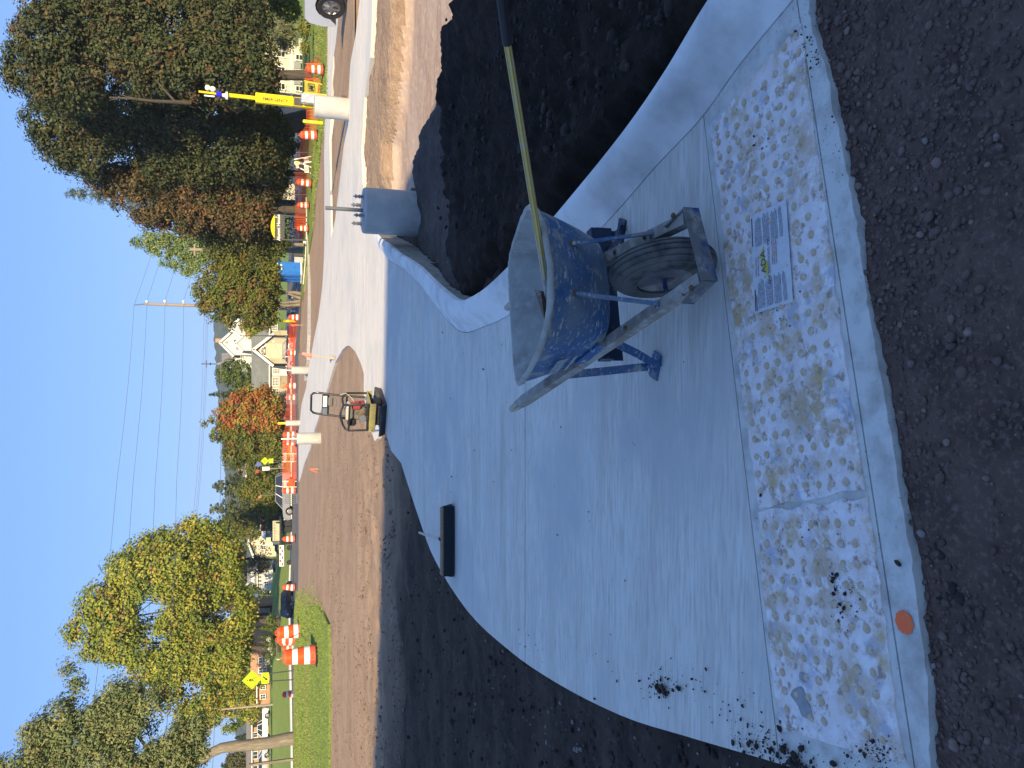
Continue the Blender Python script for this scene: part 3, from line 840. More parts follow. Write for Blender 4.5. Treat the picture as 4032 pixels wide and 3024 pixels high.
# ---------------------------------------------------------------- wheelbarrow
M_BLUE = mat('worn_blue_paint', (0.028, 0.095, 0.235), 0.55, layers=[((0.05, 0.125, 0.26), 4, 0.4, 0.65), ((0.15, 0.19, 0.245), 3.2, 0.44, 0.60), ((0.27, 0.275, 0.26), 6.5, 0.54, 0.62), ((0.40, 0.41, 0.40), 30, 0.575, 0.63, (0.8, 1, 2.6)), ((0.33, 0.34, 0.34), 70, 0.62, 0.66), ((0.13, 0.07, 0.04), 13, 0.68, 0.74)], bump=0.001, bscale=40, spec=0.4)
M_CEM = mat('dried_cement', (0.40, 0.40, 0.37), 0.9, layers=[((0.30, 0.29, 0.265), 6, 0.4, 0.65), ((0.47, 0.47, 0.44), 18, 0.5, 0.7)], bump=0.004, bscale=45, spec=0.2)
M_HAND = mat('weathered_wood_handle', (0.34, 0.315, 0.275), 0.85, layers=[((0.24, 0.20, 0.165), 8, 0.45, 0.65, (1, 1, 1)), ((0.42, 0.40, 0.37), 22, 0.5, 0.65), ((0.10, 0.07, 0.05), 30, 0.66, 0.72)], bump=0.002, bscale=50, spec=0.2)
M_GRIP = mat('pale_grip', (0.46, 0.42, 0.32), 0.7, layers=[((0.36, 0.33, 0.26), 20, 0.45, 0.6)])
M_TYRE = mat('dusty_tyre', (0.12, 0.12, 0.115), 0.9, layers=[((0.15, 0.145, 0.135), 6, 0.45, 0.62), ((0.05, 0.05, 0.05), 14, 0.5, 0.7)], bump=0.001, bscale=90, spec=0.2)
M_STEEL = mat('muddy_steel', (0.17, 0.165, 0.16), 0.65, metal=0.3, layers=[((0.33, 0.32, 0.30), 9, 0.5, 0.62), ((0.13, 0.075, 0.045), 12, 0.58, 0.68), ((0.02, 0.06, 0.18), 7, 0.56, 0.66)], bump=0.001, bscale=60)
M_RUST = mat('rusty_bolt', (0.13, 0.075, 0.045), 0.85, bump=0.001, bscale=90)
M_BLACK = mat('black_rubber', (0.018, 0.018, 0.02), 0.6)
M_NAVY = mat('dark_blue_steel', (0.012, 0.026, 0.065), 0.5, layers=[((0.16, 0.155, 0.14), 9, 0.58, 0.68)])
M_DECAL = mat('worn_decal', (0.42, 0.43, 0.42), 0.7, layers=[((0.09, 0.13, 0.2), 70, 0.55, 0.62)])

def wheelbarrow():
    t = thing('wheelbarrow', 'blue wheelbarrow caked in cement parked on the concrete ramp', 'wheelbarrow', (0.42, 2.8, 0))
    O = Vector((0.42, 2.8, 0))
    FL, FR, RR, RL = Vector((.135, 2.60, .685)), Vector((.70, 2.68, .70)), Vector((.575, 3.42, .55)), Vector((-.03, 3.30, .55))
    bFL, bFR, bRR, bRL = Vector((.185, 2.76, .36)), Vector((.605, 2.84, .365)), Vector((.53, 3.16, .335)), Vector((.09, 3.06, .335))
    def loop(c, bulge, n=64, e=4.2):
        out = []
        for k in range(n):
            a = 2 * math.pi * k / n
            ca, sa = math.cos(a), math.sin(a)
            s_ = .5 + .5 * math.copysign(abs(ca) ** (2 / e), ca); q = .5 + .5 * math.copysign(abs(sa) ** (2 / e), sa)
            p = c[0] * (1 - s_) * (1 - q) + c[1] * s_ * (1 - q) + c[2] * s_ * q + c[3] * (1 - s_) * q
            w = (1 - (2 * s_ - 1) ** 2) * (1 - q) ** 2
            p = p + Vector((0.0, -bulge * w, -0.35 * bulge * w))
            out.append(p - O)
        return out
    rim, bot = loop([FL, FR, RR, RL], .07, e=5.2), loop([bFL, bFR, bRR, bRL], .025, e=6.0)
    rings = []
    for k in range(8):
        u = k / 7
        v = u ** 1.15
        rings.append([r.lerp(b, v) + (Vector((0, 0, -0.02 * math.sin(u * math.pi)))) for r, b in zip(rim, bot)])
    cen = sum(bot, Vector()) / len(bot)
    rings.append([cen + (b - cen) * .88 + Vector((0, 0, -.018)) for b in bot])
    m = MB(); m.loft(rings, cap=False); m.add(rings[-1], [tuple(range(64))])
    tray = m.build('tray', M_BLUE, t, smooth=60)
    inner = []
    for r in rings:
        c = sum(r, Vector()) / len(r)
        inner.append([p + (c - p).normalized() * .012 + Vector((0, 0, .010)) for p in r])
    m = MB(); m.loft(inner, cap=False); m.add(inner[-1], [tuple(range(64))])
    m.build('tray_lining', M_CEM, t, smooth=60)
    rp = [p + Vector((0.0012 * math.sin(k * 2.3), 0.001 * math.sin(k * 3.1), 0.003 + .0008 * math.sin(k * 1.7))) for k, p in enumerate(rim + rim[:1])]
    m = MB(); m.tube(rp, [.0125 + .0010 * math.sin(k * 1.9) + .0007 * math.sin(k * 4.7) for k in range(65)], 10, cap=False)
    m.build('rim', M_CEM, t, smooth=70)
    # worn maker's decal on the left side
    def side(s_, u):          # s_ along the left side from front to rear, u down
        k0 = FL.lerp(RL, s_); k1 = bFL.lerp(bRL, s_)
        return k0.lerp(k1, u) - O + Vector((-.021, -.008, 0))
    m = MB()
    for i in range(7):
        a = .30 + .055 * i
        m.quad(side(a, .33), side(a + .035, .33), side(a + .035, .50), side(a, .50))
    m.quad(side(.28, .60), side(.72, .60), side(.72, .64), side(.28, .64))
    m.build('decal', M_DECAL, t)
    # handles
    A, B = Vector((.362, 2.315, .205)), Vector((-.125, 3.58, .49))
    A2, B2 = Vector((.588, 2.415, .205)), Vector((.379, 3.66, .49))
    for a, b in ((A, B), (A2, B2)):
        m = MB(); g = a.lerp(b, .90)
        m.bar(a - O, g - O, .042, .046, mi=0)
        m.bar(g - O, b.lerp(a, .03) - O, .042, .046, w1=.03, h1=.03)
        h = m.build('handle', M_HAND, t)
        m = MB(); m.tube([a.lerp(b, q) - O for q in (.93, .94, .985, .997, 1.0)], [.016, .0195, .0195, .016, .006], 12); m.build('grip', M_GRIP, h, smooth=50)
        for q in (.16, .30):
            p = a.lerp(b, q) - O + Vector((0, -.005, .024)); m = MB(); m.lathe([(.009, 0), (.009, .006), (.005, .009)], 8, Matrix.Translation(p)); m.build('bolt', M_RUST, h)
    # front bracket round the wheel
    m = MB()
    ax = Vector((.226, .10, 0)).normalized(); fw = Vector((.10, -.226, 0)).normalized()
    a, b = A - O + Vector((0, 0, .0)), A2 - O
    m.bar(a - ax * .026 + fw * .012, b + ax * .026 + fw * .012, .055, .008, up=(0, 0, 1)) if False else None
    def flat(p0, p1, hgt, th):
        d = (p1 - p0).normalized(); nn = Vector((d.y, -d.x, 0)).normalized() * th / 2; z_ = Vector((0, 0, hgt / 2))
        vs = [p0 - nn - z_, p0 + nn - z_, p0 + nn + z_, p0 - nn + z_, p1 - nn - z_, p1 + nn - z_, p1 + nn + z_, p1 - nn + z_]
        m.add(vs, [(3, 2, 1, 0), (4, 5, 6, 7), (0, 1, 5, 4), (1, 2, 6, 5), (2, 3, 7, 6), (3, 0, 4, 7)])
    p0, p1 = a - ax * .026 + fw * .03, b + ax * .026 + fw * .03
    flat(p0, p1, .062, .008)
    flat(p0, p0 - fw * .10 + Vector((-.028, 0, .03)), .05, .006); flat(p1, p1 - fw * .10 + Vector((-.012, 0, .03)), .05, .006)
    wg = m.build('wheel_guard', M_STEEL, t)
    for p in (p0, p1):
        m = MB(); m.lathe([(.011, 0), (.011, .006), (.006, .01)], 8, Matrix.Translation(p - fw * .05 + Vector((0, 0, .04)))); m.build('bolt', M_RUST, wg)
    # wheel: ribbed tyre, rim disc, hub
    axle = Vector((.95, .31, 0)).normalized()
    wc = Vector((.437, 2.60, .205)) - O
    x_, y_, z_ = basis(axle)
    Mw = Matrix(((x_.x, y_.x, z_.x, wc.x), (x_.y, y_.y, z_.y, wc.y), (x_.z, y_.z, z_.z, wc.z), (0, 0, 0, 1)))
    w = MB()
    prof = [(.105, -.042)]
    for k in range(0, 37):
        a = math.pi * k / 36
        r_, z0 = .105 + .100 * math.sin(a) ** .8, -.055 * math.cos(a)
        prof.append((r_ - (.007 if (6 <= k <= 30 and k % 4 >= 3) else 0), z0))
    prof.append((.105, .042))
    w.lathe(prof, 72, Mw, cap=False)
    wheel = bpy.data.objects.new('wheel', None); COL.objects.link(wheel); wheel.parent = t
    w.build('tyre', M_TYRE, wheel, smooth=25)
    w = MB(); w.lathe([(.104, -.046), (.098, -.04), (.09, -.018), (.05, -.014), (.046, -.04), (.02, -.045), (.02, .045), (.046, .04), (.05, .014), (.09, .018), (.098, .04), (.104, .046)], 40, Mw); w.build('rim', M_STEEL, wheel, smooth=40)
    w = MB(); w.tube([wc - axle * .115, wc + axle * .115], .009, 10); w.build('axle', M_STEEL, wheel)
    # front tray braces
    def hp(a, b, q): return a.lerp(b, q) - O
    for top, (a, b), q in ((Vector((.525, 2.675, .548)), (A2, B2), .115), (Vector((.335, 2.638, .548)), (A, B), .145)):
        m = MB(); e = hp(a, b, q) + Vector((0, 0, .02)); s0 = top - O
        m.bar(s0 + Vector((0, .012, .012)), s0, .032, .012, up=(1, 0, 0)); m.bar(s0, s0.lerp(e, .96), .012, .031, up=(0, 1, 0)); m.bar(s0.lerp(e, .95), e + Vector((-.01, .04, -.002)), .03, .010, up=(0, 0, 1))
        br = m.build('tray_brace', M_BLUE, t)
        m = MB(); m.lathe([(.013, 0), (.012, .008), (.006, .014)], 8, Matrix.Translation(s0 + Vector((0, -.002, .004))) @ Matrix.Rotation(R(80), 4, 'X')); m.build('bolt', M_RUST, br)
    # risers between tray and handles, cross plate
    for (a, b), q in (((A, B), .43), ((A2, B2), .40)):
        m = MB(); p = hp(a, b, q); d = (b - a).normalized()
        m.bar(p - d * .05 + Vector((0, 0, .045)), p + d * .13 + Vector((0, 0, .03)), .045, .045); m.build('tray_riser', M_BLUE, t)
    m = MB(); m.bar(Vector((.10, 2.95, .275)) - O, Vector((.67, 3.07, .275)) - O, .05, .055, up=(0, 0, 1)); m.bar(Vector((.10, 2.99, .215)) - O, Vector((.69, 3.11, .215)) - O, .006, .075, up=(0, 0, 1)); m.build('cross_brace', M_NAVY, t)
    # legs: bent steel straps with a foot plate
    def leg(h0, foot, h1, out, mm):
        m = MB(); up_ = (0.3, 0.95, 0)
        f0 = foot + Vector((.0, -.045, .012)); f1 = foot + Vector((-.01, .06, .012))
        pts = [h0, h0.lerp(f0, .5), f0 + Vector((0, 0, .02)), f0, f1, f1 + Vector((0, 0, .03)), h1.lerp(f1, .45), h1]
        for p, q in zip(pts[:-1], pts[1:]):
            m.bar(p - O, q - O, .034, .012, up=(out[0], out[1], 0))
        m.bar(foot + Vector((-.06, .02, .006)) - O, foot + Vector((.05, -.02, .006)) - O, .07, .01)
        m.build('leg', mm, t)
    leg(A.lerp(B, .40) - Vector((.0, 0, .02)), Vector((.085, 3.02, 0)), A.lerp(B, .66) - Vector((0, 0, .02)), (.3, .95), M_BLUE)
    leg(A2.lerp(B2, .40) - Vector((.0, 0, .02)), Vector((.74, 3.36, 0)), A2.lerp(B2, .66) - Vector((0, 0, .02)), (.3, .95), M_NAVY)
    # anodised pole leaning in the tray, and an offcut of board
    M_GOLD = mat('gold_anodised_pole', (0.50, 0.37, 0.13), 0.35, metal=0.75, layers=[((0.42, 0.40, 0.34), 9, 0.55, 0.66)])
    def at(X, Y, D):
        d = ray(X, Y); return Vector((d[0] * D, d[1] * D, CH + d[2] * D))
    p0, p1, p2 = at(2163, 1195, 2.98), at(1998, 172, 2.34), at(1962, -110, 2.19)
    pole = thing('pole_handle', 'gold metal pole with black grip leaning out of the wheelbarrow', 'tool handle', p0)
    m = MB(); m.tube([Vector(), p1 - p0], .0125, 16); 
    d = (p1 - p0).normalized(); x_, y_, _ = basis(d)
    for k in range(4):
        a = k * math.pi / 2 + .55
        off = (x_ * math.cos(a) + y_ * math.sin(a)) * .0122
        m.tube([off, (p1 - p0) + off], .0022, 6)
    m.build('shaft', M_GOLD, pole, smooth=60)
    m = MB(); m.tube([Vector(), (p1 - p0) * .12], .0134, 14); m.build('cement_crust', M_CEM, pole, smooth=60)
    m = MB(); m.tube([p1 - p0 - d * .005, p1 - p0, p2 - p0], [.0135, .0155, .0155], 18); m.build('grip', M_BLACK, pole, smooth=60)
    q = at(2123, 1185, 3.02); 
    M_BOARD = mat('reddish_board', (0.16, 0.095, 0.07), 0.8, layers=[((0.28, 0.25, 0.22), 14, 0.55, 0.65)])
    o = MB(); a_, b_, c_ = at(2106, 1140, 3.0), at(2128, 1145, 2.96), at(2146, 1268, 2.9); d_ = at(2112, 1165, 3.0)
    off = Vector((0, .02, -.025))
    o.add([a_ - a_, b_ - a_, c_ - a_, d_ - a_] + [p - a_ + off for p in (a_, b_, c_, d_)], [(0, 1, 2, 3), (7, 6, 5, 4), (0, 4, 5, 1), (1, 5, 6, 2), (2, 6, 7, 3), (3, 7, 4, 0)])
    ob = o.build('wood_offcut', M_BOARD, None, loc=a_); tag(ob, 'reddish brown board offcut lying inside the wheelbarrow tray', 'offcut')
wheelbarrow()

# ---------------------------------------------------------------- detectable warning panels set in the concrete
def panel_material():
    m = mat('cement_hazed_yellow', (0.56, 0.41, 0.26), 0.75, layers=[((0.80, 0.72, 0.70), 4.2, 0.36, 0.52), ((0.48, 0.49, 0.57), 6.5, 0.56, 0.66), ((0.60, 0.44, 0.23), 7, 0.54, 0.66), ((0.86, 0.82, 0.82), 18, 0.50, 0.64), ((0.40, 0.30, 0.22), 26, 0.55, 0.66), ((0.50, 0.50, 0.55), 11, 0.58, 0.68), ((0.33, 0.34, 0.36), 3.1, 0.68, 0.74)], bump=0.003, bscale=40, spec=0.3)
    return m
M_PANEL = panel_material()
M_DOME = mat('worn_dome_top', (0.56, 0.42, 0.25), 0.7, layers=[((0.66, 0.58, 0.52), 7, 0.42, 0.58), ((0.36, 0.29, 0.21), 60, 0.52, 0.64), ((0.30, 0.24, 0.16), 40, 0.56, 0.68)], bump=0.001, bscale=150, spec=0.35)
P1 = [U(X, Y, .004)[:2] for X, Y in [(2797, 493), (2900, 375), (3020, 235), (3152, 92), (3175, 316), (3240, 750), (3324, 1428), (3372, 1720), (3406, 1930), (3200, 1962), (2988, 1998), (2917, 1500), (2864, 1090), (2831, 750)]]
P2 = [U(X, Y, .004)[:2] for X, Y in [(2985, 2016), (3200, 1986), (3418, 1954), (3460, 2297), (3500, 2545), (3519, 2771), (3566, 2995), (3440, 2992), (3270, 2925), (3073, 2884), (3049, 2703), (3003, 2297)]]
def dome_mesh():
    m = MB(); m.lathe([(.0140, -.001), (.0138, .0025), (.0112, .0062), (.0075, .0074), (.0035, .0078)], 14); return m.mesh('dome', M_DOME, smooth=80)
DOME = dome_mesh()
def warning_panel(poly, label, seed):
    t = thing('warning_panel', label, 'tactile panel', (0, 0, 0), 0, 'tactile warning panels across the ramp')
    # ragged outline where the cement smeared over the edges
    pts = []
    for i in range(len(poly)):
        a, b = Vector(poly[i]), Vector(poly[(i + 1) % len(poly)])
        n = max(1, int((b - a).length / .03))
        for k in range(n):
            p = a + (b - a) * k / n; nn = Vector((-(b - a).y, (b - a).x)).normalized()
            j = .008 * float(fbm(np.array(p.x * 18.0), np.array(p.y * 18.0), seed))
            pts.append(tuple(p + nn * j))
    bm = draped(pts, .0045, height=lambda x, y: 0.0, skirt=.01, xstep=.3)
    me = bpy.data.meshes.new('plate'); bm.to_mesh(me); bm.free(); me.materials.append(M_PANEL)
    link_mesh(me, 'plate', t)
    u = (A1 - A0).normalized(); v = Vector((-u.y, u.x)); v = v if v.y < 0 else -v
    o0 = Vector(poly[0]) + v * .02
    rg = random.Random(seed); n = 0
    cand = []
    for i in range(-22, 40):
        for j in range(-2, 14):
            p = Vector(P1[-1]) + u * (i * .0597) + v * (j * .0597 + .035)
            d, ins = pdist(np.array([p.x]), np.array([p.y]), poly)
            if ins[0] and d[0] > .018: cand.append(p)
    for p in cand:
        if rg.random() < (.01 if seed == 1 else .03): continue
        if seed == 2 and p.x < -.9 and rg.random() < .4: continue
        o = link_mesh(DOME, 'dome', t, (p.x, p.y, .0044)); s_ = rg.uniform(.82, 1.05); o.scale = (s_, s_, rg.uniform(.6, 1.1)); o.rotation_euler.z = rg.uniform(0, 6)
warning_panel(P1, 'larger warning panel of raised domes with a paper label stuck on it', 1)
warning_panel(P2, 'smaller warning panel at the ramp corner strewn with soil crumbs', 2)

# paper label stuck on the larger panel (the code square is left out)
M_PAPER = mat('wrinkled_paper', (0.66, 0.66, 0.68), 0.7, layers=[((0.55, 0.55, 0.58), 30, 0.45, 0.7), ((0.72, 0.72, 0.73), 9, .5, .7), ((0.36, 0.27, 0.22), 45, 0.70, 0.76)], bump=0.002, bscale=35)
M_INK = mat('grey_print', (0.20, 0.21, 0.25), 0.8, layers=[((0.5, 0.5, 0.54), 160, 0.44, 0.58)])
M_INKD = mat('dark_print', (0.07, 0.07, 0.09), 0.8)
M_INKR = mat('faded_red_print', (0.42, 0.22, 0.23), 0.8, layers=[((0.6, 0.52, 0.53), 150, 0.45, 0.58)])
M_LOGO = mat('yellow_print', (0.55, 0.50, 0.10), 0.7)
def paper_label():
    c = [Vector(U(X, Y, .011)) for X, Y in ((2953, 853), (3096, 783), (3124, 1188), (2972, 1236))]   # far right, near right, near left, far left
    FRr, NR, NL, FL_ = c
    def at(s_, q, dz=0):       # s_ from left to right, q from far to near
        p = FL_.lerp(FRr, s_).lerp(NL.lerp(NR, s_), q); return Vector((p.x, p.y, .0118 + dz + .0012 * math.sin(s_ * 19) * math.sin(q * 13)))
    o0 = at(.5, .5)
    t = thing('paper_label', 'printed white paper label with a yellow winged logo stuck on the larger warning panel', 'label', o0)
    m = MB(); nx, ny = 26, 14
    m.add([at(i / nx, j / ny) - o0 for j in range(ny + 1) for i in range(nx + 1)], [(j * (nx + 1) + i, j * (nx + 1) + i + 1, (j + 1) * (nx + 1) + i + 1, (j + 1) * (nx + 1) + i) for j in range(ny) for i in range(nx)])
    m.build('sheet', M_PAPER, t, smooth=60)
    rg = random.Random(4)
    m = MB(); md = MB(); mr = MB()
    def line(mb, s0, s1, q0, q1):
        n = 6
        for k in range(n):
            a, b = s0 + (s1 - s0) * k / n, s0 + (s1 - s0) * (k + 1) / n
            mb.quad(at(a, q0, .0009) - o0, at(b, q0, .0009) - o0, at(b, q1, .0009) - o0, at(a, q1, .0009) - o0)
    for k in range(24):
        q = .13 + k * .031
        if k % 7 == 6: continue
        line(m, .035, rg.uniform(.27, .33), q, q + .017)
        line(m, .66, rg.uniform(.93, .97), q, q + .017)
    line(md, .02, .24, .035, .062); line(md, .68, .97, .035, .062); line(md, .02, .18, .08, .10)
    for k in range(2): line(mr, .36, .56, .10 + k * .06, .13 + k * .06)
    for k in range(3): line(mr, .42, .66, .55 + k * .05, .58 + k * .05)
    for mb_, nm_, mm_ in ((m, 'small_print', M_INK), (md, 'heading', M_INKD), (mr, 'red_print', M_INKR)): mb_.build(nm_, mm_, t)['kind'] = 'stuff'
    lg = MB()
    P = lambda s_, q: at(s_, q, .0011) - o0
    lg.add([P(.31, .44), P(.475, .22), P(.475, .44)], [(0, 2, 1)]); lg.add([P(.645, .36), P(.545, .19), P(.505, .36)], [(0, 1, 2)])
    lg.quad(P(.485, .26), P(.515, .26), P(.50, .38), P(.482, .40))
    lg.build('logo', M_LOGO, t)
    ux = (at(.6, .4) - at(.4, .4)).normalized(); uy = (at(.5, .3) - at(.5, .6)).normalized()
    for body, size, q, s_, mm in (('ADA', .038, .325, .483, M_INKD), ('ADA SOLUTIONS, INC.', .0165, .475, .48, M_INKD)):
        p = at(s_, q, .002) - o0
        lettering(body, size, mm, t, Matrix(((ux.x, uy.x, 0, p.x), (ux.y, uy.y, 0, p.y), (0, 0, 1, p.z), (0, 0, 0, 1))), extrude=0.0)
paper_label()

# orange survey dot sprayed on the concrete
M_SPRAY = mat('orange_spray_paint', (1.0, 0.17, 0.055), 0.75, layers=[((0.5, 0.42, 0.36), 130, 0.66, 0.72), ((0.9, 0.24, 0.10), 40, 0.5, 0.7)])
m = MB()
n = 40
m.add([((.031 + .0018 * math.sin(k * 2.1)) * math.cos(2 * math.pi * k / n), (.031 + .0018 * math.sin(k * 1.3)) * math.sin(2 * math.pi * k / n), 0) for k in range(n)], [tuple(range(n))])
o = m.build('spray_mark', M_SPRAY, None, loc=(*U(3564, 2450, 0)[:2], .0035)); tag(o, 'bright orange sprayed dot on the concrete strip by the smaller panel', 'paint mark')
# cement patch on the smaller panel
M_PATCH = mat('cement_patch', (0.34, 0.355, 0.36), 0.9, layers=[((0.26, 0.27, 0.28), 30, 0.45, 0.65)], bump=0.002, bscale=90)
def patch(pts, mm, name, label, z=.0075, cat='patch'):
    c = [Vector(U(X, Y, z)) for X, Y in pts]; o0 = sum(c, Vector()) / len(c)
    cc = catmull([(p.x, p.y) for p in c + c[:1]], 5)[:-1]
    n = len(cc); m = MB()
    up_ = [Vector((p.x - o0.x, p.y - o0.y, 0)) for p in cc]
    m.add([p * 1.0 + Vector((0, 0, -.006)) for p in up_] + [p * .93 for p in up_], [(i, (i + 1) % n, n + (i + 1) % n, n + i) for i in range(n)] + [tuple(range(n, 2 * n))])
    o = m.build(name, mm, None, loc=o0, smooth=50); tag(o, label, cat); return o
patch([(3120, 2712), (3155, 2702), (3178, 2760), (3196, 2800), (3194, 2830), (3160, 2825), (3140, 2780), (3110, 2735)], M_PATCH, 'cement_splat', 'long grey splat of set cement on the smaller warning panel')
patch([(3148, 2645), (3165, 2650), (3173, 2680), (3160, 2688), (3145, 2665)], M_PATCH, 'cement_splat', 'small grey cement splat just behind the long grey one')

# ---------------------------------------------------------------- push broom head with its bent handle
M_BRIST = mat('dark_bristle', (0.013, 0.022, 0.032), 0.6)
M_BWOOD = mat('broom_block_wood', (0.30, 0.20, 0.11), 0.6, layers=[((0.2, 0.13, 0.075), 20, .4, .7, (6, 1, 1))])
M_ALU = mat('dull_aluminium', (0.42, 0.42, 0.42), 0.4, metal=0.8)
def broom():
    a, b = Vector(U(1789, 1984, 0)), Vector(U(1789, 2272, 0))      # right and left ends
    ax = (b - a); ln = ax.length; c = (a + b) / 2
    t = thing('push_broom', 'black bristled push broom lying on the concrete path', 'broom', c, math.atan2(ax.y, ax.x))
    m = MB(); m.box(0, 0, .115, ln * .93, .07, .025, ch=.008); m.build('block', M_BWOOD, t)
    m = MB(); rg = random.Random(3)
    nr = 7
    for i in range(120):
        for j in range(nr):
            x0 = -ln * .46 + ln * .92 * i / 119; y0 = (j / (nr - 1) - .5) * .06
            k = 1.07; x1 = x0 * k + rg.gauss(0, .004); y1 = y0 * 1.35 + rg.gauss(0, .004)
            for q in range(2):
                dx, dy = rg.gauss(0, .003), rg.gauss(0, .003)
                w = .0028
                m.add([(x0 - w + dx, y0 + dy, .104), (x0 + w + dx, y0 + dy, .104), (x1 + dx * 2, y1 + dy * 2, .002)], [(0, 1, 2)])
    m.box(0, 0, .056, ln * .95, .05, .095)
    o = m.build('bristles', M_BRIST, t)
    Mi = t.matrix_basis.inverted()
    Tm = Matrix.Translation(c) @ Matrix.Rotation(math.atan2(ax.y, ax.x), 4, 'Z'); Mi = Tm.inverted()
    s0 = Mi @ W(1736, 2122, c.y + .03); s1 = Mi @ W(1700, 2112, c.y + .55); s2 = Mi @ W(1652, 2097, c.y + 1.25)
    m = MB(); m.tube([Vector((s0.x, 0, .125)), s0.lerp(s1, .12)], .016, 10); m.build('socket', M_BLACK, t, smooth=50)
    m = MB(); m.tube([s0, s1, s1.lerp(s2, .55) + Vector((0, 0, .01)), s2], .0125, 10); m.build('handle', M_ALU, t, smooth=50)
broom()

# ---------------------------------------------------------------- vibrating plate compactor
M_CY = mat('dusty_yellow_plate', (0.36, 0.31, 0.085), 0.6, layers=[((0.27, 0.24, 0.13), 9, 0.45, 0.65), ((0.16, 0.13, 0.08), 20, .6, .7)])
M_CB = mat('black_frame_tube', (0.022, 0.021, 0.022), 0.4, layers=[((0.09, 0.075, 0.06), 12, .55, .7)])
M_CAST = mat('cast_iron_plate', (0.075, 0.075, 0.085), 0.6, metal=.4, layers=[((0.14, 0.125, 0.11), 9, .5, .7)])
M_ENG = mat('engine_cream', (0.5, 0.46, 0.38), 0.5, layers=[((0.36, 0.31, 0.25), 15, .5, .7)])
M_ERED = mat('engine_red', (0.34, 0.045, 0.045), 0.5, layers=[((0.2, 0.05, 0.045), 12, .5, .7)])
M_ECAST = mat('engine_casting', (0.22, 0.18, 0.145), 0.6, metal=.3, layers=[((0.12, 0.10, 0.085), 18, .45, .65)])
M_BAG = mat('grey_canvas', (0.15, 0.145, 0.135), 0.9)
def compactor():
    a, b = Vector(U(1516, 1690, 0)), Vector(U(1520, 1552, 0))
    c = (a + b) / 2 + Vector((0, .20, 0))
    t = thing('plate_compactor', 'yellow vibrating plate compactor with black frame on the path edge', 'plate compactor', c, R(-24))
    # cast base plate with upturned ends
    w = .235
    prof = [(-.33, .075), (-.33, .098), (-.255, .03), (.255, .03), (.33, .098), (.33, .075), (.26, 0), (-.26, 0)]
    m = MB(); m.prism(prof, 2 * w, Matrix.Rotation(R(90), 4, 'Z')); m.build('base_plate', M_CAST, t)
    for s_ in (-1, 1):
        m = MB(); m.box(s_ * .15, 0, .085, .07, .16, .09, ch=.01); m.build('rubber_mount', M_BLACK, t)
    m = MB(); m.box(0, 0, .11, .30, .30, .10, ch=.02); m.build('vibrator', M_CAST, t)
    m = MB(); m.box(0, 0, .215, .44, .44, .018, ch=.004); m.box(0, -.215, .18, .44, .012, .075); m.box(0, .215, .18, .44, .012, .075); m.box(-.215, 0, .18, .012, .44, .075); m.build('engine_deck', M_CY, t)
    # engine
    e = MB(); e.box(.0, 0, .34, .19, .20, .18, ch=.03); e.tube([(-.03, -.10, .31), (-.03, -.165, .31)], .055, 14); en = e.build('engine', M_ECAST, t)
    m = MB(); m.tube([(-.03, -.165, .31), (-.03, -.172, .31)], .042, 14); m.build('starter_cap', M_ALU, en)
    m = MB(); m.box(.0, .02, .485, .24, .20, .09, ch=.03); m.tube([(.05, 0, .53), (.05, 0, .555)], .03, 10); m.build('fuel_tank', M_ENG, t)
    m = MB(); m.box(.12, -.05, .40, .07, .17, .13, ch=.02); m.box(.10, .06, .31, .05, .12, .10, ch=.02); m.build('fan_cover', M_ERED, t)
    m = MB(); m.box(-.12, -.09, .45, .10, .09, .12, ch=.025); m.build('air_filter', M_BLACK, t)
    m = MB(); m.box(-.10, .05, .29, .10, .22, .10, ch=.03); m.build('muffler', M_CB, t)
    # roll cage
    m = MB(); r = .0145
    for s_ in (-1, 1):
        m.tube([(s_ * .2, -.19, .22), (s_ * .2, -.195, .50), (s_ * .185, -.17, .545), (s_ * .15, -.10, .575), (s_ * .15, .10, .575), (s_ * .185, .17, .545), (s_ * .2, .195, .50), (s_ * .2, .19, .22)], r, 8)
    m.tube([(-.2, -.195, .5), (.2, -.195, .5)], r, 8); m.tube([(-.2, .195, .5), (.2, .195, .5)], r, 8); m.tube([(-.2, -.19, .245), (.2, -.19, .245)], r, 8)
    m.tube([(-.15, -.1, .575), (-.04, -.1, .61), (.04, -.1, .61), (.15, -.1, .575)], r, 8)
    m.build('roll_cage', M_CB, t, smooth=60)
    # U shaped handle leaning away
    h = MB(); hp_ = [(-.165, .12, .25), (-.165, .19, .60), (-.165, .285, .90), (-.155, .30, .955), (-.12, .305, .985), (.12, .305, .985), (.155, .30, .955), (.165, .285, .90), (.165, .19, .60), (.165, .12, .25)]
    h.tube(hp_, .0155, 10); hd = h.build('handle', M_CB, t, smooth=60)
    m = MB(); m.box(0, .235, .79, .31, .012, .10); m.build('name_board', M_CB, t)
    m = MB(); m.box(.055, .226, .80, .17, .006, .055); m.build('white_plate', M_WHITE, t)
    m = MB(); m.box(-.10, .226, .80, .10, .006, .065); m.build('grey_plate', M_ALU, t)
    m = MB(); m.box(.06, .215, .72, .15, .05, .07, ch=.02); m.tube([(-.02, .2, .70), (-.01, .19, .655), (.06, .185, .64), (.12, .19, .66), (.135, .2, .71)], .008, 6); m.build('tool_bag', M_BAG, t)
    m = MB(); m.tube([(.165, .285, .90), (.185, .30, .925)], .01, 6); m.tube([(.175, .27, .89), (.19, .285, .955)], .007, 6); m.build('throttle_lever', M_ALU, hd)
    m = MB(); m.tube([(.175, .19, .60), (.215, .15, .52), (.19, .05, .45), (.15, -.02, .42)], .005, 6); m.build('throttle_cable', M_ENG, t)
    for s_ in (-1, 1):
        m = MB(); m.box(s_ * .165, -.19, .205, .05, .05, .05, ch=.012); m.build('lift_hook', M_CB, t)
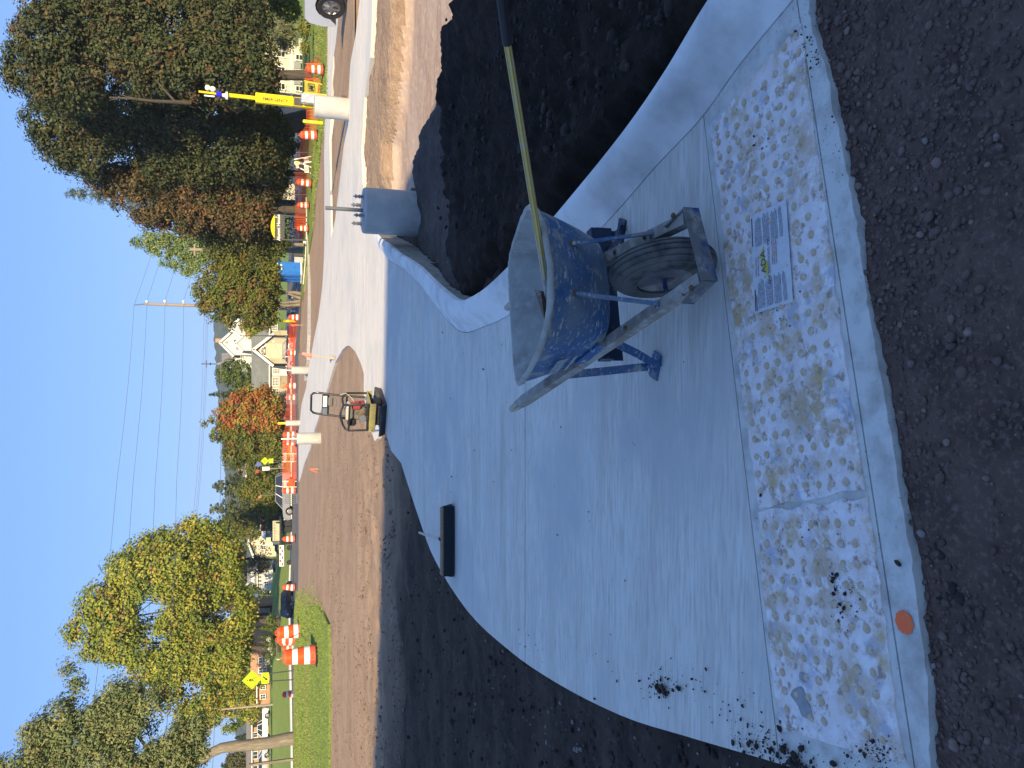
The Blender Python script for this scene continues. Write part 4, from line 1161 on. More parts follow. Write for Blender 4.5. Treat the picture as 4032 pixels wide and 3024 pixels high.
compactor()

# ---------------------------------------------------------------- concrete light-pole footings
M_FOOT = mat('footing_concrete', (0.47, 0.46, 0.44), 0.85, layers=[((0.40, 0.385, 0.36), 2.5, 0.42, 0.62), ((0.54, 0.53, 0.51), 5, 0.5, 0.7), ((0.3, 0.28, 0.25), 30, .64, .7)], bump=0.002, bscale=70, spec=0.25)
M_GALV = mat('galvanised_steel', (0.33, 0.35, 0.37), 0.45, metal=0.7, layers=[((0.22, 0.23, 0.24), 25, .45, .65)])
M_PVC = mat('grey_conduit', (0.13, 0.14, 0.155), 0.5)
def footing(loc, r, h, label, conduit=True, bolts=True, sink=.4, pipe='grey'):
    t = thing('light_pole_footing', label, 'concrete footing', loc, 0, 'round concrete footings for light poles')
    m = MB(); m.lathe([(r * 1.01, -sink), (r, 0), (r, h - .03), (r * .985, h - .012), (r * .94, h), (0.001, h)], 36); m.build('shaft', M_FOOT, t, smooth=35)
    if bolts:
        for k in range(4):
            a = R(45 + 12) + k * math.pi / 2
            x, y = r * .62 * math.cos(a), r * .62 * math.sin(a)
            m = MB(); m.tube([(x, y, h), (x, y, h + .125)], .011, 8)
            for z in (.02, .05, .078): m.lathe([(.021, h + z), (.021, h + z + .017)], 6, Matrix.Translation((x, y, 0)))
            for z in (.014, .044, .097): m.lathe([(.029, h + z), (.029, h + z + .005)], 12, Matrix.Translation((x, y, 0)))
            m.build('anchor_bolt', M_GALV, t)
    if conduit:
        m = MB(); m.tube([(0, 0, h), (0, 0, h + .45)], .024, 12); m.build('conduit', M_PVC if pipe == 'grey' else M_WHITE, t, smooth=50)
    return t
p = W(1642, 823, 9.3)
footing((p.x, p.y + .28, -.23), .28, .70, 'grey concrete footing with a tall conduit beside the kerb end')
def footing_px(Xb, Xt, Y, wpx, d, label, **k):
    p = W(Xb, Y, d); D = p.y * CP - (p.z - CH) * SP; r = wpx / F * D / 2
    footing((p.x, p.y + r, p.z + .01), r, (Xb - Xt) / F * D * 1.03, label, sink=.25, **k)
# ---------------------------------------------------------------- more footings
footing_px(1374, 1250, 417, 86, 15.9, 'pale round footing hiding the foot of the yellow emergency tower', conduit=False, bolts=False)
footing_px(1256, 1176, 1727, 46, 24.0, 'pale footing on the brown dirt nearest the plate compactor', conduit=True, pipe='white', bolts=True)
footing_px(1205, 1153, 1458, 31, 33.5, 'pale footing with short rods in front of the silver sedan', conduit=True, pipe='white', bolts=True)
footing_px(1168, 1129, 1666, 22, 45.5, 'small pale footing with a yellow post right behind it', conduit=False, bolts=False)

# ---------------------------------------------------------------- traffic barrels
M_ORF = mat('faded_orange_plastic', (0.72, 0.10, 0.035), 0.55, layers=[((0.6, 0.13, 0.07), 8, .5, .7)])
M_ORR = mat('reflective_orange_band', (0.82, 0.085, 0.006), 0.4, layers=[((0.65, 0.07, 0.01), 10, .56, .7)])
M_WHR = mat('reflective_white_band', (0.80, 0.79, 0.78), 0.4, layers=[((0.62, 0.60, 0.58), 9, .52, .7)])
M_YROPE = mat('pale_cord', (0.62, 0.52, 0.28), 0.8)
def barrel_proto(label):
    t = thing('traffic_barrel', label, 'traffic barrel', (0, 0, 0), 0, 'orange and white traffic barrels')
    m = MB(); m.lathe([(.285, .05), (.278, .20), (.268, .205), (.262, .37), (.252, .375), (.246, .54), (.237, .545), (.232, .70), (.224, .705), (.219, .86), (.20, .90), (.15, .945), (.06, .955), (.001, .956)], 28); m.build('drum', M_ORF, t, smooth=30)
    for nm, mm, z0, z1, r0, r1 in (('white_band', M_WHR, .208, .368, .2725, .2665), ('orange_band', M_ORR, .378, .538, .2565, .2505), ('white_band', M_WHR, .548, .698, .2415, .2365), ('orange_band', M_ORR, .708, .858, .2285, .2235)):
        m = MB(); m.lathe([(r0 - .006, z0), (r0, z0), (r1, z1), (r1 - .006, z1)], 28, cap=False); m.build(nm, mm, t, smooth=30)
    m = MB(); m.lathe([(.36, 0), (.37, .03), (.33, .055), (.27, .06)], 24); m.build('rubber_base', M_BLACK, t, smooth=40)
    m = MB(); m.tube([(-.1, 0, .93), (-.085, 0, .985), (-.05, 0, 1.0), (.05, 0, 1.0), (.085, 0, .985), (.1, 0, .93)], .02, 6); m.build('handle', M_ORF, t)
    return t
BAR = [  # X base, Y centre, height px, distance, tilt, label
    (1249, 2575, 136, None, 0.02, 'nearest traffic barrel standing on the left lawn with a pale cord'),
    (1196, 2480, 107, 30.0, -0.03, 'second nearest barrel on the left lawn with a dark crack line'),
    (1167, 2511, 78, 36.5, 0.0, 'barrel in the row just left of the second nearest one'),
    (1156, 2524, 63, 42.0, 0.02, 'barrel in the lawn row third from the nearest one'),
    (1148, 2553, 58, 46.5, -0.02, 'shaded barrel at the far end of the lawn row in front of a trunk'),
    (1154, 2731, 54, 53.5, 0.0, 'lone barrel on the road left of the crossing sign'),
    (1152, 2314, 50, 55.5, 0.11, 'tilted barrel in front of the dark crossover'),
    (1162, 2120, 49, 56, 0.0, 'barrel beside the stake bed truck'),
    (1166, 1929, 53, 54, -0.03, 'barrel in front of the silver SUV'),
    (1168, 1712, 54, 51, 0.0, 'barrel behind the round footing on the brown dirt'),
    (1166, 1742, 52, 53, 0.06, 'leaning barrel wrapped in netting left of its neighbour'),
    (1173, 1519, 47, 56, 0.0, 'barrel in front of the tan house, right of the bike rack'),
    (1170, 1565, 45, 57.5, 0.0, 'barrel under the orange maple beside the bike rack'),
    (1175, 1391, 45, 62, 0.0, 'barrel in front of the silver sedan'),
    (1183, 1250, 47, 60, 0.0, 'shaded barrel beside the yellow post and the navy pickup'),
    (1203, 900, 46, 52, -0.04, 'barrel standing under the black and yellow sign'),
    (1208, 808, 47, 51, 0.03, 'barrel between the tree trunk and the white sedan'),
    (1218, 722, 58, 47, 0.05, 'barrel just left of the striped folding barricade'),
    (1241, 533, 69, 40, 0.07, 'barrel just left of the yellow bollard by the thick trunk'),
    (1262, 276, 68, 38, 0.02, 'barrel at the right end of the orange netting'),
    (1107, 1842, 25, 100, 0.0, 'tiny far barrel across the road under the white sign'),
]
bar0 = barrel_proto(BAR[0][5])
for i, (Xb, Y, hpx, d, tilt, lab) in enumerate(BAR):
    o = bar0 if i == 0 else copy_tree(bar0)
    p = Vector(U(Xb, Y)) if d is None else G(Y, d)
    if d is not None:
        b = W(Xb, Y, d)
        p = Vector((b.x, b.y, min(p.z + .05, max(b.z, p.z - .35)) if d < 90 else b.z))
    D = p.y * CP - (p.z - CH) * SP
    s = hpx / F * D * 1.0
    o.location = p; o.scale = (s * .95, s * .95, s); o.rotation_euler = (0.0, tilt, random.uniform(0, 6)); o['label'] = lab
BARPOS = {}
def bpos(X, Y, d):
    return W(X, Y, d)
# stencilled letters on the two nearest barrels, cords tied between them
M_MARK = mat('black_stencil', (0.03, 0.03, 0.03), 0.7)
def stencil(bar, chars):
    """letters painted round the foot of a barrel, on the side turned to the path"""
    r = bar.rotation_euler.z
    for ch, a in chars:
        ang = -math.pi / 2 + a - r
        me = text_mesh(ch, .13, 0.0, True)
        for v in me.vertices:
            x, y = v.co.x, v.co.y
            rr = .2835 - .03 * ((y + .14 - .05) / .15) * .25 + .003
            v.co = Vector((rr * math.cos(ang + x / .28), rr * math.sin(ang + x / .28), .135 + y * .9))
        me.materials.clear(); me.materials.append(M_MARK)
        link_mesh(me, 'stencil', bar)
bars = [o for o in COL.objects if o.name.startswith('traffic_barrel')]
stencil(bars[0], [('S', -.55), ('N', .15)])
stencil(bars[1], [('U', -.75), ('E', -.45), ('S', -.1), ('I', .45)])
def cord(pts, label, r=.012, m=M_YROPE):
    p0 = pts[0]; mb = MB(); mb.tube([Vector((p.x, p.y, p.z)) - p0 for p in catmull3(pts)], r, 5)
    o = mb.build('cord', m, None, loc=p0, smooth=60); tag(o, label, 'cord')
def catmull3(pts, n=5):
    out = []
    for i in range(len(pts) - 1):
        p0, p1, p2, p3 = pts[max(i - 1, 0)], pts[i], pts[i + 1], pts[min(i + 2, len(pts) - 1)]
        for k in range(n):
            t = k / n
            out.append(0.5 * ((2 * p1) + (p2 - p0) * t + (2 * p0 - 5 * p1 + 4 * p2 - p3) * t * t + (3 * p1 - p0 - 3 * p2 + p3) * t ** 3))
    return out + [pts[-1]]
cord([W(1143, 2548, 24), W(1128, 2570, 23.8), W(1113, 2590, 23.6), W(1090, 2596, 23.6), W(1090, 2572, 25), W(1092, 2540, 29)], 'loose pale cord looped over the top of the nearest barrel', .018)
cord([W(1233, 2610, 24.6), W(1232, 2640, 24.9), W(1231, 2668, 25.2), W(1230, 2692, 25.6)], 'pale cord lying on the grass left of the nearest barrel', .02)

# ---------------------------------------------------------------- orange safety netting (a lattice of thin plastic strands)
M_NET = mat('orange_netting', (0.85, 0.13, 0.03), 0.6)
M_STAKE = mat('steel_post', (0.14, 0.13, 0.12), 0.6)
def netting(pts, label, rows=15, duty=.27, step=.16, group='runs of orange safety netting'):
    """pts = (photo X top, photo X bottom, Y, distance)"""
    t0 = [W(a, Y, d) for a, b, Y, d in pts]; b0 = [W(b, Y, d) for a, b, Y, d in pts]
    t = thing('safety_netting', label, 'netting', b0[0], 0, group)
    o0 = b0[0]; m = MB(); rg = random.Random(len(pts))
    n = len(pts)
    for r in range(rows):
        q0 = r / rows; 
        for i in range(n - 1):
            seg = max(1, int((t0[i + 1] - t0[i]).length / 1.2))
            for k in range(seg):
                P = []
                for u in (k / seg, (k + 1) / seg):
                    bt = b0[i].lerp(b0[i + 1], u); tp = t0[i].lerp(t0[i + 1], u); tp = tp + Vector((0, 0, -.22 * math.sin(math.pi * u) * .6))
                    P.append((bt.lerp(tp, q0) - o0, bt.lerp(tp, q0 + duty / rows) - o0))
                m.quad(P[0][0], P[1][0], P[1][1], P[0][1])
    for i in range(n - 1):
        L_ = (t0[i + 1] - t0[i]).length; k = int(L_ / step)
        for j in range(k):
            u = j / k; w = .022 / L_
            bt = b0[i].lerp(b0[i + 1], u); tp = t0[i].lerp(t0[i + 1], u) + Vector((0, 0, -.22 * math.sin(math.pi * u) * .6)); b2 = b0[i].lerp(b0[i + 1], u + w); t2 = t0[i].lerp(t0[i + 1], u + w) + Vector((0, 0, -.22 * math.sin(math.pi * u) * .6))
            m.quad(bt - o0 + Vector((0, .004, 0)), b2 - o0 + Vector((0, .004, 0)), t2 - o0 + Vector((0, .004, 0)), tp - o0 + Vector((0, .004, 0)))
    o = m.build('net', M_NET, t); o['kind'] = 'stuff'
    for a, b in list(zip(t0, b0))[1:-1]:
        m = MB(); m.tube([b - o0 + Vector((0, .03, -.2)), a - o0 + Vector((0, .03, .06))], .02, 6); m.build('post', M_STAKE, t)
netting([(1270, 1272, 200, 37), (1240, 1262, 225, 37.5), (1205, 1262, 250, 38), (1196, 1262, 276, 38), (1200, 1262, 310, 38.5), (1203, 1258, 420, 39), (1205, 1250, 490, 39.5), (1176, 1241, 533, 40), (1170, 1232, 600, 43), (1160, 1222, 680, 46), (1157, 1217, 722, 47), (1162, 1211, 765, 49), (1162, 1208, 808, 51), (1160, 1205, 855, 52), (1158, 1203, 900, 52.5), (1164, 1200, 950, 56)], 'long run of orange netting strung between barrels under the big maples')
netting([(1136, 1180, 1262, 60), (1134, 1178, 1330, 62), (1131, 1175, 1391, 62), (1128, 1174, 1455, 60), (1127, 1173, 1519, 56.5), (1124, 1171, 1565, 58), (1118, 1170, 1640, 55)], 'orange netting in front of the tan house and the parked cars', rows=16, duty=.36)
netting([(1116, 1169, 1642, 54), (1112, 1168, 1712, 51.5), (1112, 1167, 1750, 53), (1112, 1168, 1800, 53), (1110, 1167, 1860, 54), (1112, 1166, 1929, 54.5)], 'orange netting across the road edge near the silver SUV', rows=16, duty=.36)

# ---------------------------------------------------------------- emergency call tower
M_YEL = mat('bright_yellow_paint', (0.85, 0.62, 0.0), 0.35, layers=[((0.78, 0.55, 0.01), 5, .5, .7)])
M_BLUEL = mat('blue_beacon_lens', (0.03, 0.02, 0.55), 0.15)
M_DGREY = mat('dark_grey_panel', (0.05, 0.05, 0.055), 0.5)
M_LET = mat('black_lettering', (0.03, 0.028, 0.02), 0.6)
M_SILV = mat('reflective_silver_cover', (0.62, 0.63, 0.66), 0.3, metal=.8, layers=[((0.85, 0.85, 0.86), 14, .5, .6)])
def tower():
    d = 17.4
    base = G(424, d); base.z = min(base.z, -.12)
    t = thing('emergency_tower', 'tall yellow emergency call tower with a blue beacon on top', 'call tower', base, R(-8))
    H_ = lambda X: W(X, 415, d).z - base.z
    z1, zp, z2 = H_(1157), H_(1186), H_(1008)
    m = MB(); m.box(0, 0, z1 / 2, .19, .18, z1, ch=.012); m.build('lower_box', M_YEL, t)
    m = MB(); m.box(0, .01, (z1 + zp) / 2 + .0, .165, .16, abs(zp - z1) + .06); m.build('waist', M_YEL, t)
    zl = H_(1190); zh = H_(1157)
    m = MB(); m.box(0, -.012, (zl + zh) / 2, .16, .185, zh - zl, ch=.006); pp = m.build('phone_panel', M_DGREY, t)
    m = MB(); m.box(.045, -.096, (zl + zh) / 2 + .03, .03, .008, .03); m.build('call_button', M_WHITE, pp)
    for q in range(2): 
        m = MB(); m.box(-.04 + .045 * q, -.096, (zl + zh) / 2 - .02, .035, .006, .045); m.build('speaker_grille', M_BLACK, pp)
    m = MB(); m.box(0, 0, (zh + z2) / 2 + .01, .20, .17, z2 - zh, ch=.012); m.build('upper_box', M_YEL, t)
    zt = H_(893)
    m = MB(); m.box(0, .03, (z2 + zt) / 2, .075, .08, zt - z2, ch=.012); m.build('mast', M_YEL, t)
    m = MB(); m.lathe([(.085, zt - .02), (.08, zt + .015), (.04, zt + .04), (.035, zt + .09)], 16, Matrix.Translation((-.02, .0, 0))); m.build('lamp_hood', M_WHITE, t, smooth=40)
    zb = H_(872)
    m = MB(); m.tube([(0, .03, zt), (0, .03, zb), (0.01, .03, zb + .45)], .022, 8); m.build('top_pipe', M_YEL, t)
    m = MB(); m.lathe([(.055, zb), (.06, zb + .02), (.055, zb + .09), (.03, zb + .11), (.001, zb + .115)], 16, Matrix.Translation((0, .03, 0))); m.build('beacon', M_BLUEL, t, smooth=40)
    for x, z in ((.085, .17), (.10, .27)):
        m = MB(); m.lathe([(.001, -.062), (.04, -.05), (.058, -.01), (.055, .03), (.03, .05), (.001, .055)], 14, Matrix.Translation((x, .0, zb + z))); m.build('camera_dome', M_WHITE, t, smooth=60)
    m = MB(); m.box(-.06, .03, zb + .24, .025, .05, .20); m.build('antenna_panel', M_WHITE, t)
    lettering('EMERGENCY', .092, M_LET, t, Matrix.Translation((-.02, -.088, H_(1084))) @ Matrix.Rotation(R(90), 4, 'X') @ Matrix.Rotation(R(-90), 4, 'Z'), extrude=.001, bold=True)
    # small inspection cover beside the tower
    p = W(1246, 394, d - .2)
    b = thing('pedestal_box', 'reflective silver box behind the pale footing beside the emergency tower', 'utility box', (p.x, p.y, Tf(p.x, p.y)), R(-5))
    hz_ = p.z - Tf(p.x, p.y)
    m = MB(); m.box(0, 0, hz_ / 2 + .1, .20, .18, hz_ + .45, ch=.01); m.build('housing', M_SILV, b)
    m = MB(); m.box(0, 0, .05, .26, .24, .1); m.build('foot', M_RUST, b)
tower()

def bollard(Xt, Xb, Y, d, r, label):
    b = W(Xb, Y, d); tp = W(Xt, Y, d)
    o = MB().lathe([(r, -.2), (r, tp.z - b.z - r * .5), (r * .7, tp.z - b.z - r * .15), (.001, tp.z - b.z)], 14).build('bollard', M_YEL, None, smooth=50, loc=b)
    tag(o, label, 'bollard', 'yellow bollards')
bollard(1192, 1279, 486, 34, .075, 'yellow bollard standing left of the emergency tower')
bollard(1193, 1262, 378, 27, .075, 'short yellow bollard showing just right of the emergency tower')
bollard(1098, 1156, 1265, 61, .09, 'slim yellow bollard in front of the navy pickup')
bollard(1093, 1150, 1666, 47, .07, 'yellow post standing behind the small pale footing')

# yellow-green event banner on a frame
M_BANNER = mat('olive_yellow_fabric', (0.42, 0.36, 0.055), 0.8, layers=[((0.36, 0.31, 0.05), 3, .4, .7)])
def banner():
    d = 32
    c = [W(X, Y, d) for X, Y in ((1199, 319), (1254, 332), (1248, 372), (1199, 364))]      # top right, bottom right, bottom left, top left
    o0 = c[1].copy(); t = thing('yard_banner', 'olive yellow square banner with a dark M emblem right of the tower', 'banner', o0)
    m = MB(); n = 6; f = [p - o0 for p in c]
    def pt(i, j):
        u, v = i / n, j / n
        p = f[3].lerp(f[0], u).lerp(f[2].lerp(f[1], u), v); return p + Vector((0, .05 * math.sin(u * 5) + .03 * math.sin(v * 4), 0))
    m.add([pt(i, j) for j in range(n + 1) for i in range(n + 1)], [(j * 7 + i, j * 7 + i + 1, (j + 1) * 7 + i + 1, (j + 1) * 7 + i) for j in range(n) for i in range(n)])
    m.build('cloth', M_BANNER, t)
    m = MB(); m.tube([f[0] + Vector((.02, .02, .02)), f[1] + Vector((.02, .02, -.15))], .018, 6); m.build('pole', M_YEL, t)
    cc = (f[0] + f[1] + f[2] + f[3]) / 4; wv = (f[0] - f[3]).normalized(); 
    m = MB(); s = .15
    def fr(a, b, w=.018): m.bar(cc + Vector((a[0], -.06, a[1])), cc + Vector((b[0], -.06, b[1])), w, .01, up=(0, 1, 0))
    fr((-s, -s * .8), (s, -s * .8)); fr((-s, s * .8), (s, s * .8)); fr((-s, -s * .8), (-s, s * .8)); fr((s, -s * .8), (s, s * .8))
    m.build('emblem_frame', M_LET, t)
    lettering('M', .24, M_LET, t, Matrix.Translation(cc + Vector((0, -.065, 0))) @ Matrix.Rotation(R(90), 4, 'X'), bold=True)
banner()

# ---------------------------------------------------------------- black and yellow building sign
M_SGREY = mat('charcoal_sign_panel', (0.055, 0.055, 0.06), 0.5)
def alumni_sign():
    d = 55
    r0, l0 = W(1207, 857, d), W(1209, 946, d)
    o0 = (r0 + l0) / 2; o0.z -= .1
    t = thing('building_sign', 'charcoal sign with yellow arched top reading Alumni House between two posts', 'sign', o0)
    P = lambda X, Y, dy=0: W(X, Y, d + dy) - o0
    for X0, Y0, X1, Y1 in ((1082, 846, 1207, 857), (1075, 943, 1209, 946)):
        m = MB(); m.bar(P(X1 + 8, Y1), P(X0, Y0), .09, .09); m.build('post', M_SGREY, t)
    m = MB(); cs = [P(1082, 848, -.06), P(1121, 851, -.06), P(1120, 941, -.06), P(1080, 940, -.06)]
    m.add(cs + [p + Vector((0, .10, 0)) for p in cs], [(0, 1, 2, 3), (7, 6, 5, 4), (0, 4, 5, 1), (1, 5, 6, 2), (2, 6, 7, 3), (3, 7, 4, 0)]); m.build('panel', M_SGREY, t)
    arc = []
    for k in range(13):
        q = k / 12; Y = 847 + (936 - 847) * q; X = 1080 - 14 * math.sin(math.pi * q) ** .8
        arc.append(P(X, Y, -.08))
    arc = [P(1082, 847, -.08)] + arc + [P(1081, 936, -.08)]
    n = len(arc); m = MB()
    m.add(arc + [p + Vector((0, .14, 0)) for p in arc], [tuple(range(n)), tuple(reversed(range(n, 2 * n)))] + [(i, i + n, (i + 1) % n + n, (i + 1) % n) for i in range(n)])
    m.build('arched_top', M_YEL, t)
    sz = (1106 - 1090) / F * 55
    c = P(1097, 896, -.075); 
    lettering('Alumni House', .31, M_WHITE, t, Matrix.Translation(c) @ Matrix.Rotation(R(90), 4, 'X') @ Matrix.Rotation(R(.6), 4, 'Z'), extrude=.003, bold=True)
    lettering('M', .10, M_LET, t, Matrix.Translation(P(1074, 897, -.09)) @ Matrix.Rotation(R(90), 4, 'X'), bold=True)
    m = MB(); m.lathe([(.045, 0), (.045, .01), (.001, .012)], 12, Matrix.Translation(P(1087, 855, -.07)) @ Matrix.Rotation(R(90), 4, 'X')); m.build('white_dot', M_WHITE, t)
alumni_sign()

# ---------------------------------------------------------------- barricades
M_STRIPE = M_ORR
def striped_board(m_w, m_o, a, b, h, lean=1, n=6):
    """white board with slanted orange stripes from a to b (centre line), height h"""
    x = (b - a); L_ = x.length; x = x.normalized(); up = Vector((0, 0, 1)); nrm = x.cross(up)
    m_w.bar(a, b, h, .03, up=nrm)
    for i in range(n):
        u0 = (i + .15) / n * L_; w = L_ / n * .5; sh = h * .5 * lean
        for s_ in (-1, 1):
            off = nrm * .018 * s_
            c = [a + x * max(0, min(L_, u0 - sh)) - up * h / 2, a + x * max(0, min(L_, u0 + w - sh)) - up * h / 2, a + x * max(0, min(L_, u0 + w + sh)) + up * h / 2, a + x * max(0, min(L_, u0 + sh)) + up * h / 2]
            m_o.quad(*[p + off for p in c])
def folding_barricade():
    d = 44
    o0 = W(1222, 645, d)
    t = thing('folding_barricade', 'white A frame barricade with striped boards and a yellow lamp by the netting', 'barricade', o0)
    P = lambda X, Y, dy=0: W(X, Y, d + dy) - o0
    for a, b in (((1158, 628), (1225, 616)), ((1172, 637), (1225, 659)), ((1168, 656), (1224, 683)), ((1180, 646), (1226, 637))):
        m = MB(); m.bar(P(*a), P(b[0], b[1], .0), .05, .04, up=(0, 1, 0)); m.build('leg', M_WHITE, t)
    m1, m2 = MB(), MB(); striped_board(m1, m2, P(1205, 622, .25), P(1208, 640, .25), .26, n=3); m1.build('board', M_WHITE, t); 
    m3 = MB(); striped_board(m3, m2, P(1206, 652, -.15), P(1208, 680, -.15), .24, n=5); m3.build('board', M_WHITE, t)
    m4 = MB(); striped_board(m4, m2, P(1170, 648, -.15), P(1172, 662, -.15), .16, n=3); m4.build('board', M_WHITE, t); st = m2.build('orange_stripes', M_STRIPE, t); st['kind'] = 'stuff'
    m = MB(); m.lathe([(.001, -.05), (.10, -.05), (.12, 0), (.10, .05), (.001, .06)], 14, Matrix.Translation(P(1167, 642, -.1)) @ Matrix.Rotation(R(90), 4, 'X')); m.box(*P(1176, 643, -.05), .14, .12, .12); m.build('warning_lamp', mat('amber_lens', (0.75, 0.68, 0.25), .3), t)
folding_barricade()
def road_barricade():
    d = 55
    o0 = W(1168, 1802, d)
    t = thing('road_barricade', 'tall white barricade with two striped boards standing at the road edge', 'barricade', o0)
    P = lambda X, Y, dy=0: W(X, Y, d + dy) - o0
    for Y in (1787, 1817):
        m = MB(); m.bar(P(1169, Y), P(1112, Y), .05, .05, up=(0, 1, 0)); m.build('upright', M_WHITE, t)
        m = MB(); m.bar(P(1169, Y, -.5), P(1169, Y, .5), .05, .05); m.build('foot', M_WHITE, t)
    ms = MB()
    for X in (1123, 1152):
        m = MB(); striped_board(m, ms, P(X, 1820, -.05), P(X, 1784, -.05), .21, n=4); m.build('board', M_WHITE, t)
    st = ms.build('orange_stripes', M_STRIPE, t); st['kind'] = 'stuff'
    o1 = W(1160, 1903, 53.5); t = thing('detour_sign', 'orange sidewalk arrow sign on a striped barricade beside the silver SUV', 'sign', o1)
    P = lambda X, Y, dy=0: W(X, Y, 53.5 + dy) - o1
    m = MB(); m.box(*P(1148, 1903), .44, .03, .40); m.build('panel', M_ORR, t)
    m = MB(); m.bar(P(1154, 1897, -.03), P(1154, 1908, -.03), .035, .01, up=(0, 0, 1)); c = P(1154, 1897, -.03); m.add([c + Vector((.0, 0, .06)), c + Vector((0, 0, -.06)), c + Vector((.09, 0, 0)), c + Vector((.0, .01, .06)), c + Vector((0, .01, -.06)), c + Vector((.09, .01, 0))], [(0, 1, 2), (5, 4, 3), (0, 3, 4, 1), (1, 4, 5, 2), (2, 5, 3, 0)]); m.build('arrow', M_LET, t)
    m, ms = MB(), MB(); striped_board(m, ms, P(1124, 1919, .05), P(1122, 1893, .05), .18, n=4); m.build('board', M_WHITE, t); st = ms.build('orange_stripes', M_STRIPE, t); st['kind'] = 'stuff'
    for Y in (1895, 1917):
        m = MB(); m.bar(P(1168, Y, .05), P(1112, Y, .05), .04, .04, up=(0, 1, 0)); m.build('upright', M_WHITE, t)
road_barricade()
def bike_rack(X0, X1, Y0, Y1, d, label, n=6):
    o0 = W(X1, Y0, d); t = thing('metal_rack', label, 'rack', o0, 0, 'light metal racks by the road')
    P = lambda X, Y: W(X, Y, d) - o0
    for Xr in (X0, X0 + (X1 - X0) * .25, X0 + (X1 - X0) * .8):
        m = MB(); m.tube([P(Xr, Y0), P(Xr, Y1)], .02, 6); m.build('rail', M_GALV, t)
    for k in range(n):
        Y = Y0 + (Y1 - Y0) * k / (n - 1); m = MB(); m.tube([P(X0, Y), P(X1, Y)], .018, 6); m.build('upright', M_GALV, t)
bike_rack(1121, 1182, 1945, 1982, 50, 'light metal rack standing in front of the silver SUV door')
bike_rack(1128, 1185, 1552, 1590, 52, 'light metal rack beside the barrel under the orange maple')

# ---------------------------------------------------------------- crossing signs
M_LIME = mat('fluorescent_lime', (0.52, 0.74, 0.0), 0.4)
M_POST = mat('dark_sign_post', (0.06, 0.05, 0.055), 0.6)
def walker(m, c, s):
    """walking person silhouette in the x,z plane round c, height 2 s"""
    pass
    def seg(a, b, w0, w1):
        a_, b_ = Vector((a[0], 0, a[1])) * s, Vector((b[0], 0, b[1])) * s
        d = (b_ - a_).normalized(); n = Vector((-d.z, 0, d.x))
        vs = [a_ - n * w0 * s / 2, b_ - n * w1 * s / 2, b_ + n * w1 * s / 2, a_ + n * w0 * s / 2]
        m.add([c + v for v in vs] + [c + v + Vector((0, .004, 0)) for v in vs], [(0, 1, 2, 3), (7, 6, 5, 4), (0, 4, 5, 1), (1, 5, 6, 2), (2, 6, 7, 3), (3, 7, 4, 0)])
    seg((.02, .55), (-.02, 0), .30, .24); seg((-.06, .05), (-.30, -.48), .18, .13); seg((-.30, -.46), (-.36, -.95), .13, .10); seg((.02, .05), (.24, -.45), .18, .13); seg((.24, -.43), (.44, -.92), .13, .10)
    seg((.05, .5), (.34, .10), .12, .09); seg((-.05, .5), (-.36, .12), .12, .09)
    k = 12; m.add([c + Vector((.04 * s + .13 * s * math.cos(2 * math.pi * i / k), 0, .80 * s + .13 * s * math.sin(2 * math.pi * i / k))) for i in range(k)], [tuple(range(k))])
def crossing_sign(d, dia, plate, posts, label, arrow=True, rz=0.0, group='lime pedestrian crossing signs'):
    (X, Y, half) = dia
    b = G(posts[0][0], d); o0 = W(posts[0][1], posts[0][0], d); o0.z = min(o0.z, b.z)
    t = thing('crossing_sign', label, 'road sign', o0, 0, group)
    P = lambda X, Y, dy=0: W(X, Y, d + dy) - o0
    hz_ = half / F * d * 1.0
    c = P(X, Y, -.06)
    cs = [c + Vector((0, 0, hz_)), c + Vector((hz_, 0, 0)), c + Vector((0, 0, -hz_)), c + Vector((-hz_, 0, 0))]
    m = MB(); m.add(cs + [p + Vector((0, .02, 0)) for p in cs], [(0, 3, 2, 1), (4, 5, 6, 7), (0, 1, 5, 4), (1, 2, 6, 5), (2, 3, 7, 6), (3, 0, 4, 7)]); m.build('diamond_plate', M_LIME, t)
    m = MB()
    k = .88
    for i in range(4): m.bar(c + (cs[i] - c) * k + Vector((0, -.004, 0)), c + (cs[(i + 1) % 4] - c) * k + Vector((0, -.004, 0)), .018, .004, up=(0, 1, 0))
    m.build('border', M_LET, t)
    m = MB(); walker(m, c + Vector((0, -.008, 0)), hz_ * .55); m.build('pedestrian_symbol', M_LET, t)
    X0, X1, Y0, Y1 = plate
    pc = P((X0 + X1) / 2, (Y0 + Y1) / 2, -.06); w, h = (Y1 - Y0) / F * d, (X1 - X0) / F * d
    m = MB(); m.box(*pc, w, .02, h); m.build('arrow_plate', M_LIME, t)
    if arrow:
        m = MB(); q = h * .30
        a, b_ = pc + Vector((q * 1.0, -.015, q)), pc + Vector((-q * .35, -.015, -q * .35))
        dd = (b_ - a).normalized(); n = Vector((-dd.z, 0, dd.x))
        vs = [a - n * q * .3, b_ - n * q * .3, b_ + n * q * .3, a + n * q * .3]; m.add(vs, [(0, 1, 2, 3)])
        tip = pc + Vector((-q * 1.1, -.015, -q * 1.1)); m.add([b_ - n * q * .8, tip, b_ + n * q * .8], [(0, 1, 2)]); m.build('arrow', M_LET, t)
    else:
        lettering('AHEAD', h * .5, M_LET, t, Matrix.Translation(pc + Vector((0, -.014, 0))) @ Matrix.Rotation(R(90), 4, 'X'))
    for Yp, Xb, Xt, Yt in posts:
        m = MB(); m.bar(P(Xb, Yp) + Vector((0, 0, -.4)), P(Xt, Yt), .05, .05, up=(0, 1, 0)); m.build('post', M_POST, t)
